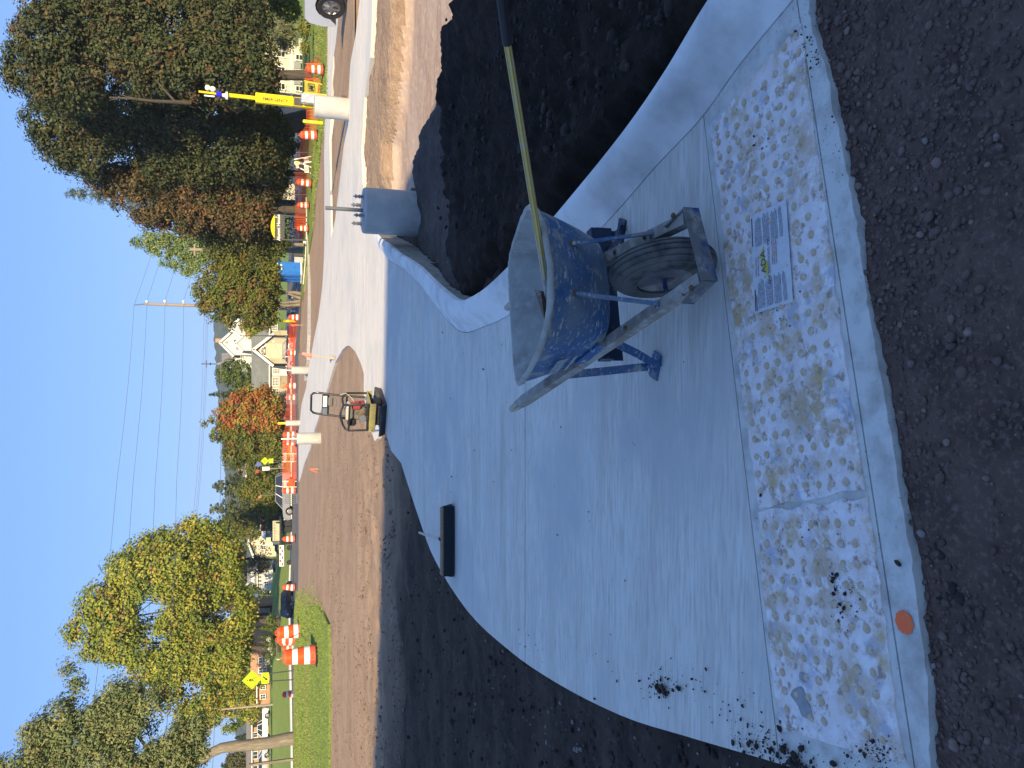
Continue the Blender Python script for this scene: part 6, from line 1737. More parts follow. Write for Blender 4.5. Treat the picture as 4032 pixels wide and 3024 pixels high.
class House:
    def __init__(s, name, label, d, Xb, Y0, Y1, cat='house'):
        s.d = d; a, b = W(Xb, Y0, d), W(Xb, Y1, d)
        s.o0 = (a + b) / 2; s.t = thing(name, label, cat, s.o0)
    def P(s, X, Y, dy=0.0):      # photo pixel on the facade plane shifted back by dy, in house space
        return W(X, Y, s.d + dy) - s.o0
    def box(s, nm, mm, X0, X1, Y0, Y1, depth, dy=0.0, drop=0.0, th=None):
        a, b = s.P(X0, Y0, dy), s.P(X1, Y1, dy)
        m = MB(); m.box((a.x + b.x) / 2, a.y + depth / 2, (a.z + b.z - drop) / 2, abs(a.x - b.x), depth, abs(a.z - b.z) + drop); return m.build(nm, mm, s.t)
    def win(s, X0, X1, Y0, Y1, dy=0.0, grid=(2, 2), fm=None):
        a, b = s.P(X0, Y0, dy), s.P(X1, Y1, dy)
        return window(s.t, Vector(((a.x + b.x) / 2, a.y, (a.z + b.z) / 2)), abs(a.x - b.x), abs(a.z - b.z), grid, fm)
    def gable(s, wm, rm, peak, e0, e1, Xb, depth, dy=0.0, over=.35, drop=.6, fascia=True):
        """gable end facing the camera: peak, eaves = (X, Y) pixels, ridge running back"""
        p, a, b = s.P(*peak, dy), s.P(*e0, dy), s.P(*e1, dy)
        z0 = s.P(Xb, peak[1], dy).z - drop
        dv = Vector((0, depth, 0))
        f = [Vector((a.x, a.y, z0)), a, p, b, Vector((b.x, b.y, z0))]
        m = MB(); m.add(f + [v + dv for v in f], [(0, 1, 2, 3, 4), (9, 8, 7, 6, 5), (0, 5, 6, 1), (4, 3, 8, 9)]); m.build('wall', wm, s.t)
        m = MB(); m2 = MB()
        for e in (a, b):
            dr = (e - p); e2 = p + dr * (1 + over / max(dr.length, .1)); n = Vector((-dr.z, 0, dr.x)).normalized(); n = n if n.z > 0 else -n
            fr = Vector((0, -over, 0)); th = n * .14
            q = [p + fr, e2 + fr, e2 + dv, p + dv]
            m.add(q + [v + th for v in q], [(0, 1, 2, 3), (7, 6, 5, 4), (0, 4, 5, 1), (1, 5, 6, 2), (2, 6, 7, 3), (3, 7, 4, 0)])
            g = Vector((0, -.03, 0)); w = n * -.16
            m2.add([q[0] + g + th * .9, q[1] + g + th * .9, q[1] + g + w, q[0] + g + w] + [v for v in (q[0] + th * .9, q[1] + th * .9, q[1] + w, q[0] + w)], [(0, 1, 2, 3), (7, 6, 5, 4), (0, 4, 5, 1), (1, 5, 6, 2), (2, 6, 7, 3), (3, 7, 4, 0)])
        m.build('roof', rm, s.t)
        if fascia: m2.build('bargeboard', M_WHITE, s.t)
    def slope(s, rm, Xr, Xe, Y0, Y1, depth, dy=0.0, hip0=0, hip1=0, over=.3):
        """roof with its ridge along the facade; Xr, Xe = ridge and eave rows, hips cut the ends (pixels)"""
        zr, ze = s.P(Xr, Y0, dy).z, s.P(Xe, Y0, dy).z
        a, b = s.P(Xe, Y0, dy), s.P(Xe, Y1, dy); y0 = a.y - over; ym = a.y + depth / 2; y1 = a.y + depth + over
        k = s.d / F
        x0, x1 = a.x + (over if a.x > b.x else -over), b.x + (-over if a.x > b.x else over)
        sg = 1 if b.x > a.x else -1
        r0, r1 = x0 + sg * hip0 * k, x1 - sg * hip1 * k
        v = [(x0, y0, ze), (x1, y0, ze), (x1, y1, ze), (x0, y1, ze), (r0, ym, zr), (r1, ym, zr)]
        m = MB(); m.add(v + [(x, y, z - .12) for x, y, z in v[:4]], [(0, 1, 5, 4), (1, 2, 5), (2, 3, 4, 5), (3, 0, 4), (0, 6, 7, 1), (1, 7, 8, 2), (2, 8, 9, 3), (3, 9, 6, 0), (6, 9, 8, 7)]); m.build('roof', rm, s.t)
        m = MB(); m.box((x0 + x1) / 2, y0 - .05, ze - .03, abs(x1 - x0), .10, .14); m.build('gutter', M_WHITE, s.t)

# tan house with the cream garage door, centre
h = House('tan_house', 'tan house with grey green roof and cream garage door behind the parked cars', 92, 1136, 1330, 1580)
h.box('wall', M_TAN, 1060, 1136, 1300, 1640, 9, dy=2.5, drop=.5)
h.slope(M_GROOF, 988, 1060, 1300, 1640, 9, dy=2.5, hip0=30, hip1=110)
h.gable(M_TAN, M_GROOF, (996, 1378), (1062, 1431), (1062, 1326), 1136, 6.5, dy=0.0, over=.5)
h.box('garage_door', M_CREAMW, 1047, 1140, 1352, 1412, .06, dy=-.05)
h.box('door_trim', M_WHITE, 1043, 1047, 1349, 1415, .12, dy=-.08)
m = MB(); c = h.P(1036, 1382, -.06); r_ = 20 / F * 92
for q in range(2):
    k = (1.0, .78)[q]; pts = [(c.x + r_ * k * math.cos(math.pi * i / 14), c.z - .25 + r_ * k * math.sin(math.pi * i / 14)) for i in range(15)]
    mb = MB(); mb.prism(pts, .08, Matrix.Translation((0, c.y - .03 * q, 0)))
    o = mb.build('fan_window' if q == 0 else 'pane', M_WHITE if q == 0 else M_GLASS, h.t if q == 0 else fanw)
    if q == 0: fanw = o
mb = MB()
for a in (30, 60, 90, 120, 150): mb.bar(Vector((c.x, c.y - .09, c.z - .25)), Vector((c.x + r_ * .76 * math.cos(R(a)), c.y - .09, c.z - .25 + r_ * .76 * math.sin(R(a)))), .05, .03, up=(0, 1, 0))
mb.build('muntins', M_WHITE, fanw)
h.win(1074, 1097, 1453, 1467, 2.5, (3, 4)); h.win(1074, 1097, 1487, 1517, 2.5, (5, 4)); h.win(1074, 1097, 1531, 1545, 2.5, (3, 3)); h.win(1074, 1097, 1568, 1578, 2.5, (2, 3)); h.win(1073, 1090, 1275, 1300, 2.5, (4, 3))
h.box('door', M_WHITE, 1072, 1136, 1441, 1478, .1, dy=2.38)
h.win(1076, 1098, 1454, 1470, 2.3, (3, 4))
h.box('stone_base', M_STONEV, 1102, 1140, 1479, 1526, .2, dy=2.3); h.box('stone_base', M_STONEV, 1108, 1140, 1560, 1640, .2, dy=2.3)
h.box('notice', M_WHITE, 1072, 1082, 1341, 1348, .04, dy=-.05); h.box('poster', mat('pale_blue_poster', (.35, .55, .6)), 1072, 1084, 1418, 1427, .04, dy=2.4)
# white church house with the small steeple
h = House('white_church', 'white clapboard church house with a small grey steeple and cross', 122, 1010, 1300, 1450, 'church')
h.gable(M_WHSID, M_GREYR, (864, 1349), (914, 1398), (930, 1290), 1010, 9, over=.3, fascia=True)
h.gable(M_WHSID, M_GREYR, (902, 1292), (940, 1322), (935, 1262), 1010, 7, dy=-1.5, over=.3)
h.gable(M_WHSID, M_GREYR, (925, 1352), (952, 1380), (960, 1318), 1010, 3, dy=-2.6, over=.2)
h.box('wall', M_WHSID, 912, 1010, 1396, 1462, 7, dy=1.5); h.slope(M_GREYR, 868, 914, 1396, 1464, 7, dy=1.5)
a = h.P(921, 1410, .3); b = h.P(921, 1456, .3); ap = h.P(846, 1433, 1.3); wd = abs(a.x - b.x)
m = MB(); m.add([(a.x, a.y, a.z), (b.x, a.y, a.z), (b.x, a.y + wd, a.z), (a.x, a.y + wd, a.z), tuple(ap)], [(0, 1, 4), (1, 2, 4), (2, 3, 4), (3, 0, 4), (3, 2, 1, 0)]); m.build('steeple', M_GREYR, h.t)
h.box('tower', M_WHSID, 921, 1010, 1413, 1453, wd * .86, dy=.45)
m = MB(); tp_ = h.P(793, 1433, 1.3); m.tube([ap - Vector((0, 0, .3)), tp_], .07, 6); q = ap.lerp(tp_, .62); m.box(q.x, q.y, q.z, 1.1, .12, .12); m.lathe([(.001, 0), (.22, .15), (.001, .35)], 8, Matrix.Translation(ap.lerp(tp_, .25))); m.build('cross', M_POST, h.t)
h.box('chimney', M_BRICK, 848, 880, 1333, 1349, 1.0, dy=4)
for X0, X1, Y0, Y1, g in ((887, 893, 1344, 1352, (1, 2)), (922, 936, 1337, 1352, (1, 2)), (930, 951, 1366, 1377, (2, 3)), (930, 955, 1396, 1409, (2, 3)), (965, 985, 1358, 1376, (3, 2)), (966, 990, 1392, 1404, (2, 2))): h.win(X0, X1, Y0, Y1, -.08 if Y0 < 1390 else 1.4, g)
h.win(948, 957, 1300, 1310, -1.6, (2, 1)); h.win(948, 957, 1294 - 4, 1298, -1.6, (1, 1)); h.win(934, 946, 1415, 1427, .4, (1, 2))
# pale two storey house under the big maples
h = House('vinyl_house', 'pale two storey house half hidden under the big maples', 68, 1198, 150, 372)
h.box('wall', M_VINYL, 1000, 1195, 160, 374, 8, drop=.3); h.slope(M_GREYR, 920, 1000, 160, 374, 8)
h.box('trim_band', M_WHITE, 1145, 1152, 160, 374, .1, dy=-.08); h.box('foundation', M_FOUND, 1176, 1200, 150, 376, .2, dy=-.1, drop=.5)
h.box('porch_roof', M_GREYR, 1143, 1150, 366, 392, 1.4, dy=-1.4)
for Y0, Y1 in ((203, 226), (264, 287), (329, 353)): h.win(1094, 1121, Y0, Y1, -.05, (1, 2))
for Y0, Y1 in ((216, 238), (275, 295), (340, 360)): h.win(1166, 1190, Y0, Y1, -.15, (1, 2))
for k, (Y0, Y1) in enumerate(((240, 271), (315, 334))): h.box('window_grate', M_GALV, 1158, 1184, Y0, Y1, .2, dy=-.35)
for x in range(9):
    h.box('siding_batten', M_VINYL, 1002, 1145, 170 + x * 22, 172 + x * 22, .05, dy=-.045)
# small gable house beyond the white sedan
h = House('small_house', 'small tan gabled house beyond the white sedan', 92, 1150, 715, 815)
h.gable(M_CREAMW, M_GREYR, (1072, 762), (1096, 800), (1110, 722), 1150, 6); h.win(1082, 1110, 776, 788, -.05, (2, 2)); h.win(1084, 1108, 794, 806, -.05, (1, 2)); h.box('porch_wall', M_WHSID, 1108, 1150, 768, 830, 3, dy=1)
# tan gable house, left of the red building
h = House('gable_house', 'tan house with a white edged gable left of the red building', 132, 1080, 2105, 2195)
h.gable(M_CREAMW, M_GREYR, (976, 2136), (1000, 2196), (996, 2082), 1080, 9, over=.5); h.win(1030, 1046, 2150, 2162, -.05); h.box('trim_band', M_WHITE, 1014, 1017, 2088, 2192, .1, dy=-.06); h.box('trim_band', M_WHITE, 1040, 1043, 2088, 2192, .1, dy=-.06); h.box('corner_board', M_WHITE, 1015, 1080, 2143, 2146, .1, dy=-.09)
# half timbered house with triangular dormers
h = House('dormer_house', 'white house with a grey roof, four pointed dormers and a chimney', 135, 1062, 2245, 2344)
h.box('wall', M_WHSID, 1012, 1062, 2248, 2342, 8, drop=.5); h.slope(M_GREYR, 972, 1012, 2246, 2343, 8, hip0=6, hip1=6); h.box('chimney', M_CREAMW, 966, 988, 2297, 2312, 1.0, dy=3.5)
for k in range(4):
    Yc = 2257 + k * 25; h.gable(M_CREAMW, M_GREYR, (984, Yc), (1005, Yc + 10), (1005, Yc - 10), 1008, 3, dy=1.0, over=.15, drop=0)
for k in range(6): h.win(1018, 1028, 2253 + k * 15, 2261 + k * 15, -.05, (1, 2))
for Y0, Y1 in ((2262, 2272), (2290, 2304), (2324, 2334)): h.win(1042, 1055, Y0, Y1, -.05, (2, 2))
h.box('eave_trim', M_WHITE, 1011, 1015, 2246, 2344, .3, dy=-.35)
# low brick building on the left
h = House('brick_building', 'low orange brick building with a tall black entrance behind the left trees', 100, 1075, 2378, 2620, 'building')
h.box('wall', M_BRICK, 980, 1075, 2378, 2520, 2.2, drop=.8); h.box('parapet', M_FOUND, 976, 981, 2376, 2522, 2.5, dy=-.15)
h.box('entrance', M_BLACK, 1002, 1075, 2392, 2421, .3, dy=-.2)
for k in range(3): h.win(1006 + k * 20, 1020 + k * 20, 2398, 2410, -.3, (1, 1), M_GREYR)
h.box('wall', M_BRICK, 986, 1075, 2520, 2660, 8, dy=2.0, drop=.8); h.box('wall', M_BRICK, 1010, 1075, 2660, 2770, 8, dy=3.0, drop=.8); h.slope(M_BROWNR, 984, 1010, 2662, 2772, 8, dy=3.0)
for Y0, Y1 in ((2590, 2606), (2630, 2646)): h.win(1020, 1048, Y0, Y1, 1.9, (2, 2))
for Y0, Y1 in ((2700, 2712), (2735, 2750)): h.win(1026, 1044, Y0, Y1, 2.9, (2, 2))
# low ranch house beyond the white pickup
h = House('ranch_house', 'low brick ranch house with brown roof beyond the white pickup', 120, 1055, 2850, 3080)
h.box('wall', M_BRICK, 990, 1055, 2866, 3100, 8, drop=.5); h.slope(M_BROWNR, 967, 991, 2858, 3110, 8)
for Y0, Y1 in ((2885, 2900), (2925, 2938), (2960, 2985), (3005, 3024)): h.win(998, 1014, Y0, Y1, -.05, (2, 1))
# red building with white frames
h = House('red_building', 'red fronted building with white window frames behind the stake bed truck', 112, 1096, 2012, 2090, 'building')
h.box('wall', M_REDW, 1026, 1096, 2014, 2088, 6, drop=.6); h.box('cornice', M_WHITE, 1024, 1028, 2012, 2090, .4, dy=-.3)
h.box('pale_band', M_CREAMW, 1046, 1080, 2024, 2086, .12, dy=-.1); h.box('mullion', M_WHITE, 1027, 1080, 2048, 2051, .2, dy=-.2)
for Y0, Y1 in ((2028, 2045), (2054, 2064), (2068, 2082)): h.win(1052, 1076, Y0, Y1, -.2, (2, 2))
h.box('shed_wall', M_WHSID, 1044, 1096, 2090, 2114, 4, dy=1)
h.slope(M_WHITE, 1030, 1044, 2088, 2116, 4, dy=1)
# roofs glimpsed between the far trees
h = House('far_house', 'grey roofed house glimpsed left of the steeple trees', 128, 1000, 1500, 1560)
h.box('wall', M_WHSID, 950, 1000, 1505, 1560, 7); h.slope(M_GREYR, 914, 950, 1500, 1566, 7); h.win(960, 972, 1512, 1522, -.05)
h = House('far_house', 'far house with a red chimney between the green trees', 132, 1000, 1835, 1880)
h.box('wall', M_WHSID, 968, 1000, 1838, 1882, 6); h.slope(M_GREYR, 950, 968, 1834, 1886, 6); h.box('chimney', M_BRICK, 932, 956, 1842, 1854, 1.0, dy=2)
# ---------------------------------------------------------------- trees
M_LEAF = leaf_mat('foliage', 0.30)
M_NEEDLE = leaf_mat('needles', 0.15)
M_BARK = mat('grey_brown_bark', (0.07, 0.056, 0.045), 0.95, layers=[((0.11, 0.09, 0.072), 3, .45, .65, (4, 4, .6)), ((0.06, 0.05, 0.04), 8, .5, .7, (4, 4, .5))], bump=.03, bscale=12, bstretch=(3, 3, .5))
M_BARKP = mat('pale_bark', (0.20, 0.165, 0.125), 0.9, layers=[((0.30, 0.26, 0.205), 3, .45, .65, (4, 4, .6)), ((0.15, 0.12, 0.09), 6, .5, .7, (4, 4, .5))], bump=.02, bscale=12, bstretch=(3, 3, .5))
def rnd_unit(rg, n):
    v = rg.normal(size=(n, 3)); return v / np.linalg.norm(v, axis=1)[:, None]
def leaves(rg, cen, rad, per, leaf, pal, aspect=.62, droop=0.0, outward=None, spread=.5, flat=.8):
    """leaf quads in clumps: cen (k,3), rad (k,), per = leaves per clump"""
    k = len(cen); n = k * per
    c = np.repeat(cen, per, 0); r = np.repeat(rad, per)
    u = rnd_unit(rg, n) * (rg.random(n) ** .45)[:, None] * r[:, None]
    u[:, 2] *= flat
    p = c + u
    nrm = rnd_unit(rg, n) * .62 + (u / (r[:, None] + 1e-6)) * .7 + np.array([0, -.12, .35])
    if outward is not None: nrm += np.repeat(outward, per, 0) * .55
    nrm /= np.linalg.norm(nrm, axis=1)[:, None]
    t = np.cross(nrm, rnd_unit(rg, n)); t /= np.linalg.norm(t, axis=1)[:, None] + 1e-9
    if droop: t = t * (1 - droop) + np.array([0, 0, -1]) * droop; t /= np.linalg.norm(t, axis=1)[:, None]
    b = np.cross(nrm, t)
    s = leaf * rg.uniform(.65, 1.3, n)
    a, w = (t * s[:, None] * .5), (b * (s * aspect)[:, None] * .5)
    bend = nrm * (s * .12)[:, None]
    v = np.stack([p - a - bend, p - w * .95 + a * .1, p + a - bend, p + w * 1.05 - a * .05], 1).reshape(-1, 3)
    f = np.arange(n * 4).reshape(n, 4)
    cols = np.array([q[0] for q in pal]); wt = np.array([q[1] for q in pal], float); wt /= wt.sum()
    ci = np.repeat(rg.choice(len(pal), k, p=wt), per)
    sw = rg.random(n) < .10; ci[sw] = rg.choice(len(pal), sw.sum(), p=wt)
    col = cols[ci] * rg.uniform(.82, 1.14, (n, 1)) * np.repeat(rg.uniform(.78, 1.22, (k, 1)), per, 0)
    return v, f, col
def trunk_limb(mb, pts, r0, r1, seg=8):
    n = len(pts); mb.tube(pts, [r0 + (r1 - r0) * (i / (n - 1)) ** .8 for i in range(n)], seg)
def tree(name, label, d, base, trunk, r0, blobs, leaf, pal, n, seed, bark=M_BARK, depth=.85, group=None, aspect=.62, droop=0.0, fill=1.0, clump=.55, extra=(), cat='tree', per=36, gapf=.10):
    """base / trunk / blobs in photo pixels on the plane at distance d; the crown gets its own depth"""
    rg = np.random.default_rng(seed)
    b = W(base[0], base[1], d) if base[0] else G(base[1], d)
    g = Tf(b.x, b.y); b.z = min(b.z, g + .1) if base[0] and abs(b.z - g) < 1.2 else b.z
    t = thing(name, label, cat, b, 0, group)
    k = d / F
    B = []
    for i, (X, Y, rv, rh) in enumerate(blobs):
        c = W(X, Y, d) - b; c.y += rg.uniform(-.45, .45) * rh * k
        B.append((np.array(c), np.array([rh * k, rh * k * depth, rv * k])))
    area = np.array([q[1][0] * q[1][2] for q in B])
    kc = max(len(B) * 3, int(n / per)); cnt = np.maximum(3, (kc * area / area.sum())).astype(int)
    cen, out, rad = [], [], []
    for (c, r), m_ in zip(B, cnt):
        u = rnd_unit(rg, m_); u[:, 1] = np.where((u[:, 1] > .25) & (rg.random(m_) < .55), -u[:, 1], u[:, 1])
        q = rg.uniform(.70, 1.04, m_) ** .7
        cen.append(c + u * r * q[:, None]); out.append(u); rad.append(np.full(m_, 1.0) * clump * rg.uniform(.6, 1.35, m_))
    cen, out, rad = np.concatenate(cen), np.concatenate(out), np.concatenate(rad)
    # open gaps: drop clumps by a coarse noise
    ns = fbm(cen[:, 0] / (clump * 3.2), cen[:, 2] / (clump * 3.2), cen[:, 1] / (clump * 3.2), octs=2)
    kp = ns > np.quantile(ns, gapf); cen, out, rad = cen[kp], out[kp], rad[kp]
    v, f, col = leaves(rg, cen, rad, per, leaf, pal, aspect, droop, out)
    link_mesh(np_mesh('crown', v, f, M_LEAF, col), 'crown', t)
    mb = MB()
    if trunk:
        pts = [Vector((0, 0, -.4))] + [W(X, Y, d) - b for X, Y in trunk]
        trunk_limb(mb, pts, r0, r0 * .55, 10)
        tip = pts[-1]; order = sorted(range(len(B)), key=lambda i: -area[i])[:9]
        for i in order:
            c = Vector(B[i][0]); s_ = pts[max(1, len(pts) - 2)].lerp(tip, rg.uniform(.5, 1))
            mid = s_.lerp(c, .5) + Vector((rg.normal(0, .25), rg.normal(0, .25), .25)); trunk_limb(mb, [s_, mid, c], r0 * .45, r0 * .1, 6)
            for q in range(3):
                e = c + Vector(rnd_unit(rg, 1)[0] * B[i][1] * .8); trunk_limb(mb, [mid.lerp(c, .6), e], r0 * .14, r0 * .04, 5)
    for pts_, ra, rb in extra:
        trunk_limb(mb, [W(*q[:2], d + (q[2] if len(q) > 2 else 0)) - b for q in pts_], ra, rb, 7)
    if mb.v: mb.build('trunk', bark, t, smooth=60)
    return t
def conifer(name, label, d, tip, Xb, Y, half, leaf, pal, n, seed, group=None, tiers=22, droop=.25, open_=.85, cat='tree', bark=M_BARK):
    rg = np.random.default_rng(seed)
    b = W(Xb, Y, d); g = Tf(b.x, b.y); b.z = min(b.z, g) if abs(b.z - g) < 3 else b.z
    t = thing(name, label, cat, b, 0, group)
    top = W(tip[0], tip[1], d) - b; k = d / F; R_ = half * k
    cen, rad, out = [], [], []
    for i in range(tiers):
        q = (i + .6) / tiers; z = top.z * (1 - q * .94); r = R_ * q ** open_ * rg.uniform(.8, 1.12); m_ = max(4, int(5 + 9 * q))
        for j in range(m_):
            a = 2 * math.pi * (j + rg.random()) / m_; rr = r * rg.uniform(.75, 1.1)
            for s_ in np.linspace(.35, 1, max(2, int(2 + 4 * q))):
                cen.append((top.x * (1 - q) + rr * s_ * math.cos(a), top.y * (1 - q) + rr * s_ * math.sin(a), z - droop * rr * s_ * s_ + rg.normal(0, .08 * R_))); rad.append(R_ * (.09 + .10 * q) * rg.uniform(.7, 1.2)); out.append((math.cos(a), math.sin(a), .2))
    cen, rad, out = np.array(cen), np.array(rad), np.array(out)
    per = max(8, int(n / len(cen)))
    v, f, col = leaves(rg, cen, rad, per, leaf, pal, .3, .15, out, flat=.55)
    link_mesh(np_mesh('crown', v, f, M_NEEDLE, col), 'crown', t)
    mb = MB(); trunk_limb(mb, [Vector((0, 0, -.3)), top * .5, top * .97], max(.1, R_ * .07), .03); mb.build('trunk', bark, t, smooth=60)
    return t

DK = [((.055, .075, .026), 5), ((.085, .10, .035), 4), ((.042, .058, .022), 4), ((.12, .10, .04), 2), ((.14, .085, .038), 1.0)]
BZ = [((.12, .085, .042), 4), ((.17, .10, .045), 3), ((.075, .075, .030), 4), ((.24, .125, .04), 1.3), ((.09, .10, .038), 3), ((.17, .055, .045), .6)]
YG = [((.31, .33, .045), 5), ((.20, .26, .04), 5), ((.40, .36, .06), 3), ((.12, .17, .03), 3), ((.42, .26, .06), .9)]
Y1P = [((.17, .19, .04), 5), ((.12, .15, .03), 5), ((.22, .19, .05), 3), ((.08, .11, .022), 3), ((.21, .115, .045), 1.4)]
GR = [((.10, .15, .035), 5), ((.07, .11, .025), 4), ((.15, .19, .05), 3)]
PP = [((.22, .30, .10), 5), ((.15, .22, .07), 4), ((.29, .35, .13), 3)]
AS = [((.20, .24, .10), 5), ((.13, .17, .065), 5), ((.27, .285, .12), 3), ((.29, .25, .09), 1.2)]
OR = [((.38, .16, .04), 4), ((.42, .12, .05), 2.5), ((.34, .25, .05), 3), ((.16, .19, .04), 3)]
OG = [((.15, .17, .03), 5), ((.10, .13, .025), 4), ((.21, .19, .04), 2)]
BS = [((.11, .15, .11), 5), ((.075, .11, .075), 4), ((.16, .20, .15), 3)]
PN = [((.10, .13, .055), 5), ((.06, .085, .035), 4), ((.15, .17, .075), 3)]
GP = [((.135, .14, .09), 5), ((.09, .10, .06), 4)]

# the big dark maples on the right
tree('maple_tree', 'tallest dark maple rising behind the emergency tower', 47, (1232, 296), [(1180, 296), (1090, 297), (950, 290), (800, 260), (640, 230)], .34,
     [(120, 250, 95, 95), (215, 170, 120, 130), (255, 310, 130, 120), (340, 90, 150, 110), (420, 300, 170, 130), (500, 120, 170, 150), (560, 30, 110, 90), (620, 260, 150, 130), (720, 110, 170, 170), (790, 300, 170, 120), (880, 160, 140, 140), (930, 310, 140, 100), (1000, 240, 80, 110), (980, 80, 80, 80), (1040, 330, 50, 60)], .20, DK, 105000, 101, clump=.62,
     extra=[([(750, 405, -1), (690, 402, -1.3), (600, 398, -1.6), (520, 388, -1.8), (430, 384, -1.9)], .13, .05), ([(690, 400, -1.3), (640, 345, -1.6), (600, 300, -1.4)], .07, .04), ([(470, 386, -1.9), (430, 395, -1.9)], .03, .015), ([(540, 390, -1.8), (470, 372, -1.9)], .04, .02)])
tree('maple_tree', 'dark maple with a thick trunk left of the emergency tower', 54, (1216, 480), [(1190, 478), (1140, 486), (1050, 500), (900, 520), (760, 540)], .85,
     [(215, 480, 90, 80), (250, 570, 80, 70), (330, 610, 100, 70), (330, 470, 120, 90), (430, 570, 130, 110), (520, 460, 130, 90), (590, 600, 140, 120), (680, 490, 140, 110), (770, 620, 140, 110), (830, 480, 140, 110), (930, 590, 120, 120), (990, 480, 100, 90), (1040, 600, 70, 100), (1080, 540, 60, 80)], .21, DK, 88000, 102, clump=.66)
tree('maple_tree', 'bronze tinged maple between the white sedan and the building sign', 57, (1204, 827), [(1150, 826), (1060, 824), (940, 810), (800, 790)], .33,
     [(430, 712, 70, 50), (520, 740, 100, 80), (600, 830, 70, 60), (640, 700, 120, 90), (700, 820, 110, 80), (760, 730, 130, 100), (830, 840, 120, 80), (900, 740, 120, 100), (960, 850, 100, 80), (1010, 760, 80, 80), (1050, 700, 60, 60)], .21, BZ, 60000, 103, clump=.68)
tree('maple_tree', 'shaded green maple low behind the folding barricade', 62, (1166, 682), [(1130, 681), (1080, 680), (1000, 670)], .28,
     [(1000, 640, 80, 90), (1040, 720, 70, 70), (1080, 600, 60, 70), (1110, 570, 45, 60), (1090, 690, 40, 60), (940, 660, 60, 60)], .22, [((.06, .09, .028), 5), ((.085, .12, .038), 4)], 17000, 104, clump=.65)
tree('maple_tree', 'dark maple crown at the right edge of the view', 50, (None, -90), [(1150, -90), (1000, -80), (800, -60)], .4,
     [(340, -10, 100, 80), (450, -60, 140, 110), (600, -70, 160, 120), (760, -40, 160, 130), (900, -20, 130, 110), (1000, -60, 90, 100)], .21, DK, 26000, 105, clump=.64)
tree('weeping_shrub', 'pale weeping shrub in front of the two storey house', 60, (1190, 120), [(1160, 115), (1120, 105)], .12, [(1085, 70, 50, 45), (1105, 130, 55, 50), (1140, 100, 40, 55), (1130, 165, 40, 25), (1095, 170, 40, 20)], .20, [((.26, .27, .15), 4), ((.19, .20, .11), 4)], 6500, 106, droop=.55, aspect=.3, clump=.5, cat='shrub')
tree('shrub', 'bright green bush at the corner under the work pickup hood', 52, (1180, 30), None, .1, [(1120, 30, 40, 40), (1150, 20, 35, 40), (1100, 5, 40, 30)], .18, [((.13, .19, .03), 4), ((.09, .14, .03), 4)], 4200, 107, clump=.45, cat='shrub')
tree('shrub', 'low yellow green bush with round crown on the right lawn', 46, (1222, 185), None, .1, [(1206, 185, 15, 17), (1200, 118, 16, 14), (1196, 98, 14, 14)], .14, [((.24, .24, .05), 4), ((.16, .19, .04), 3)], 2200, 108, clump=.28, cat='shrub')
conifer('blue_spruce', 'blue grey spruce whose tip stands above the bronze maple', 74, (272, 762), 1150, 800, 205, .22, BS, 26000, 109, tiers=30)
# poplars, cedars and the yellowing maple right of the tall pole
tree('poplar_tree', 'pale green poplar with upright spires right of the tall pole', 70, (1160, 985), [(1100, 985), (1000, 985), (800, 985)], .25,
     [(560, 958, 45, 12), (610, 940, 60, 24), (650, 970, 60, 22), (690, 1005, 50, 18), (650, 1035, 22, 9), (700, 930, 60, 36), (720, 1045, 50, 18), (770, 980, 80, 48), (760, 1075, 40, 15), (800, 1040, 60, 40), (850, 960, 80, 60), (900, 1020, 60, 50), (820, 920, 60, 40), (590, 985, 30, 9), (620, 1000, 20, 7)], .20, PP, 24000, 110, clump=.42, aspect=.45, bark=M_BARKP)
tree('cedar_tree', 'shaded yellow green cedar left of the building sign', 60, (1197, 965), [(1150, 962), (1090, 958), (980, 940)], .16,
     [(800, 890, 50, 40), (850, 930, 60, 45), (880, 870, 60, 40), (930, 920, 60, 60), (980, 880, 60, 60), (1000, 960, 60, 60), (1050, 920, 50, 60), (1060, 1000, 40, 40), (1090, 960, 40, 40), (870, 985, 50, 35)], .19, [((.15, .165, .045), 4), ((.07, .085, .025), 5), ((.10, .11, .035), 3)], 21000, 111, clump=.5, bark=M_BARKP)
t = tree('maple_tree', 'round yellowing maple with several stems below the tall pole', 60, (1190, 1180), None, .2,
     [(775, 1170, 40, 28), (815, 1150, 55, 48), (850, 1200, 60, 55), (860, 1100, 60, 50), (910, 1160, 70, 70), (920, 1060, 60, 55), (930, 1240, 60, 48), (975, 1110, 70, 70), (980, 1210, 65, 70), (1010, 1045, 60, 60), (1030, 1150, 60, 70), (1040, 1240, 45, 50), (1065, 1090, 35, 60), (1060, 1190, 30, 50), (890, 1020, 40, 30)], .19, Y1P, 34000, 112, clump=.48, bark=M_BARKP,
     extra=[([(1191, 1158), (1160, 1152), (1120, 1150), (1050, 1130), (960, 1110)], .17, .05), ([(1190, 1176), (1165, 1168), (1130, 1155), (1060, 1160)], .15, .05), ([(1190, 1186), (1150, 1190), (1100, 1192), (1000, 1190)], .17, .05), ([(1190, 1200), (1150, 1202), (1100, 1206), (1010, 1220)], .15, .05)])
tree('shrub', 'yellow green bush behind the tan house roof', 104, (1040, 1310), None, .1, [(1000, 1305, 32, 26), (1015, 1320, 25, 20), (990, 1290, 20, 18)], .26, YG, 2600, 113, clump=.5, cat='shrub')
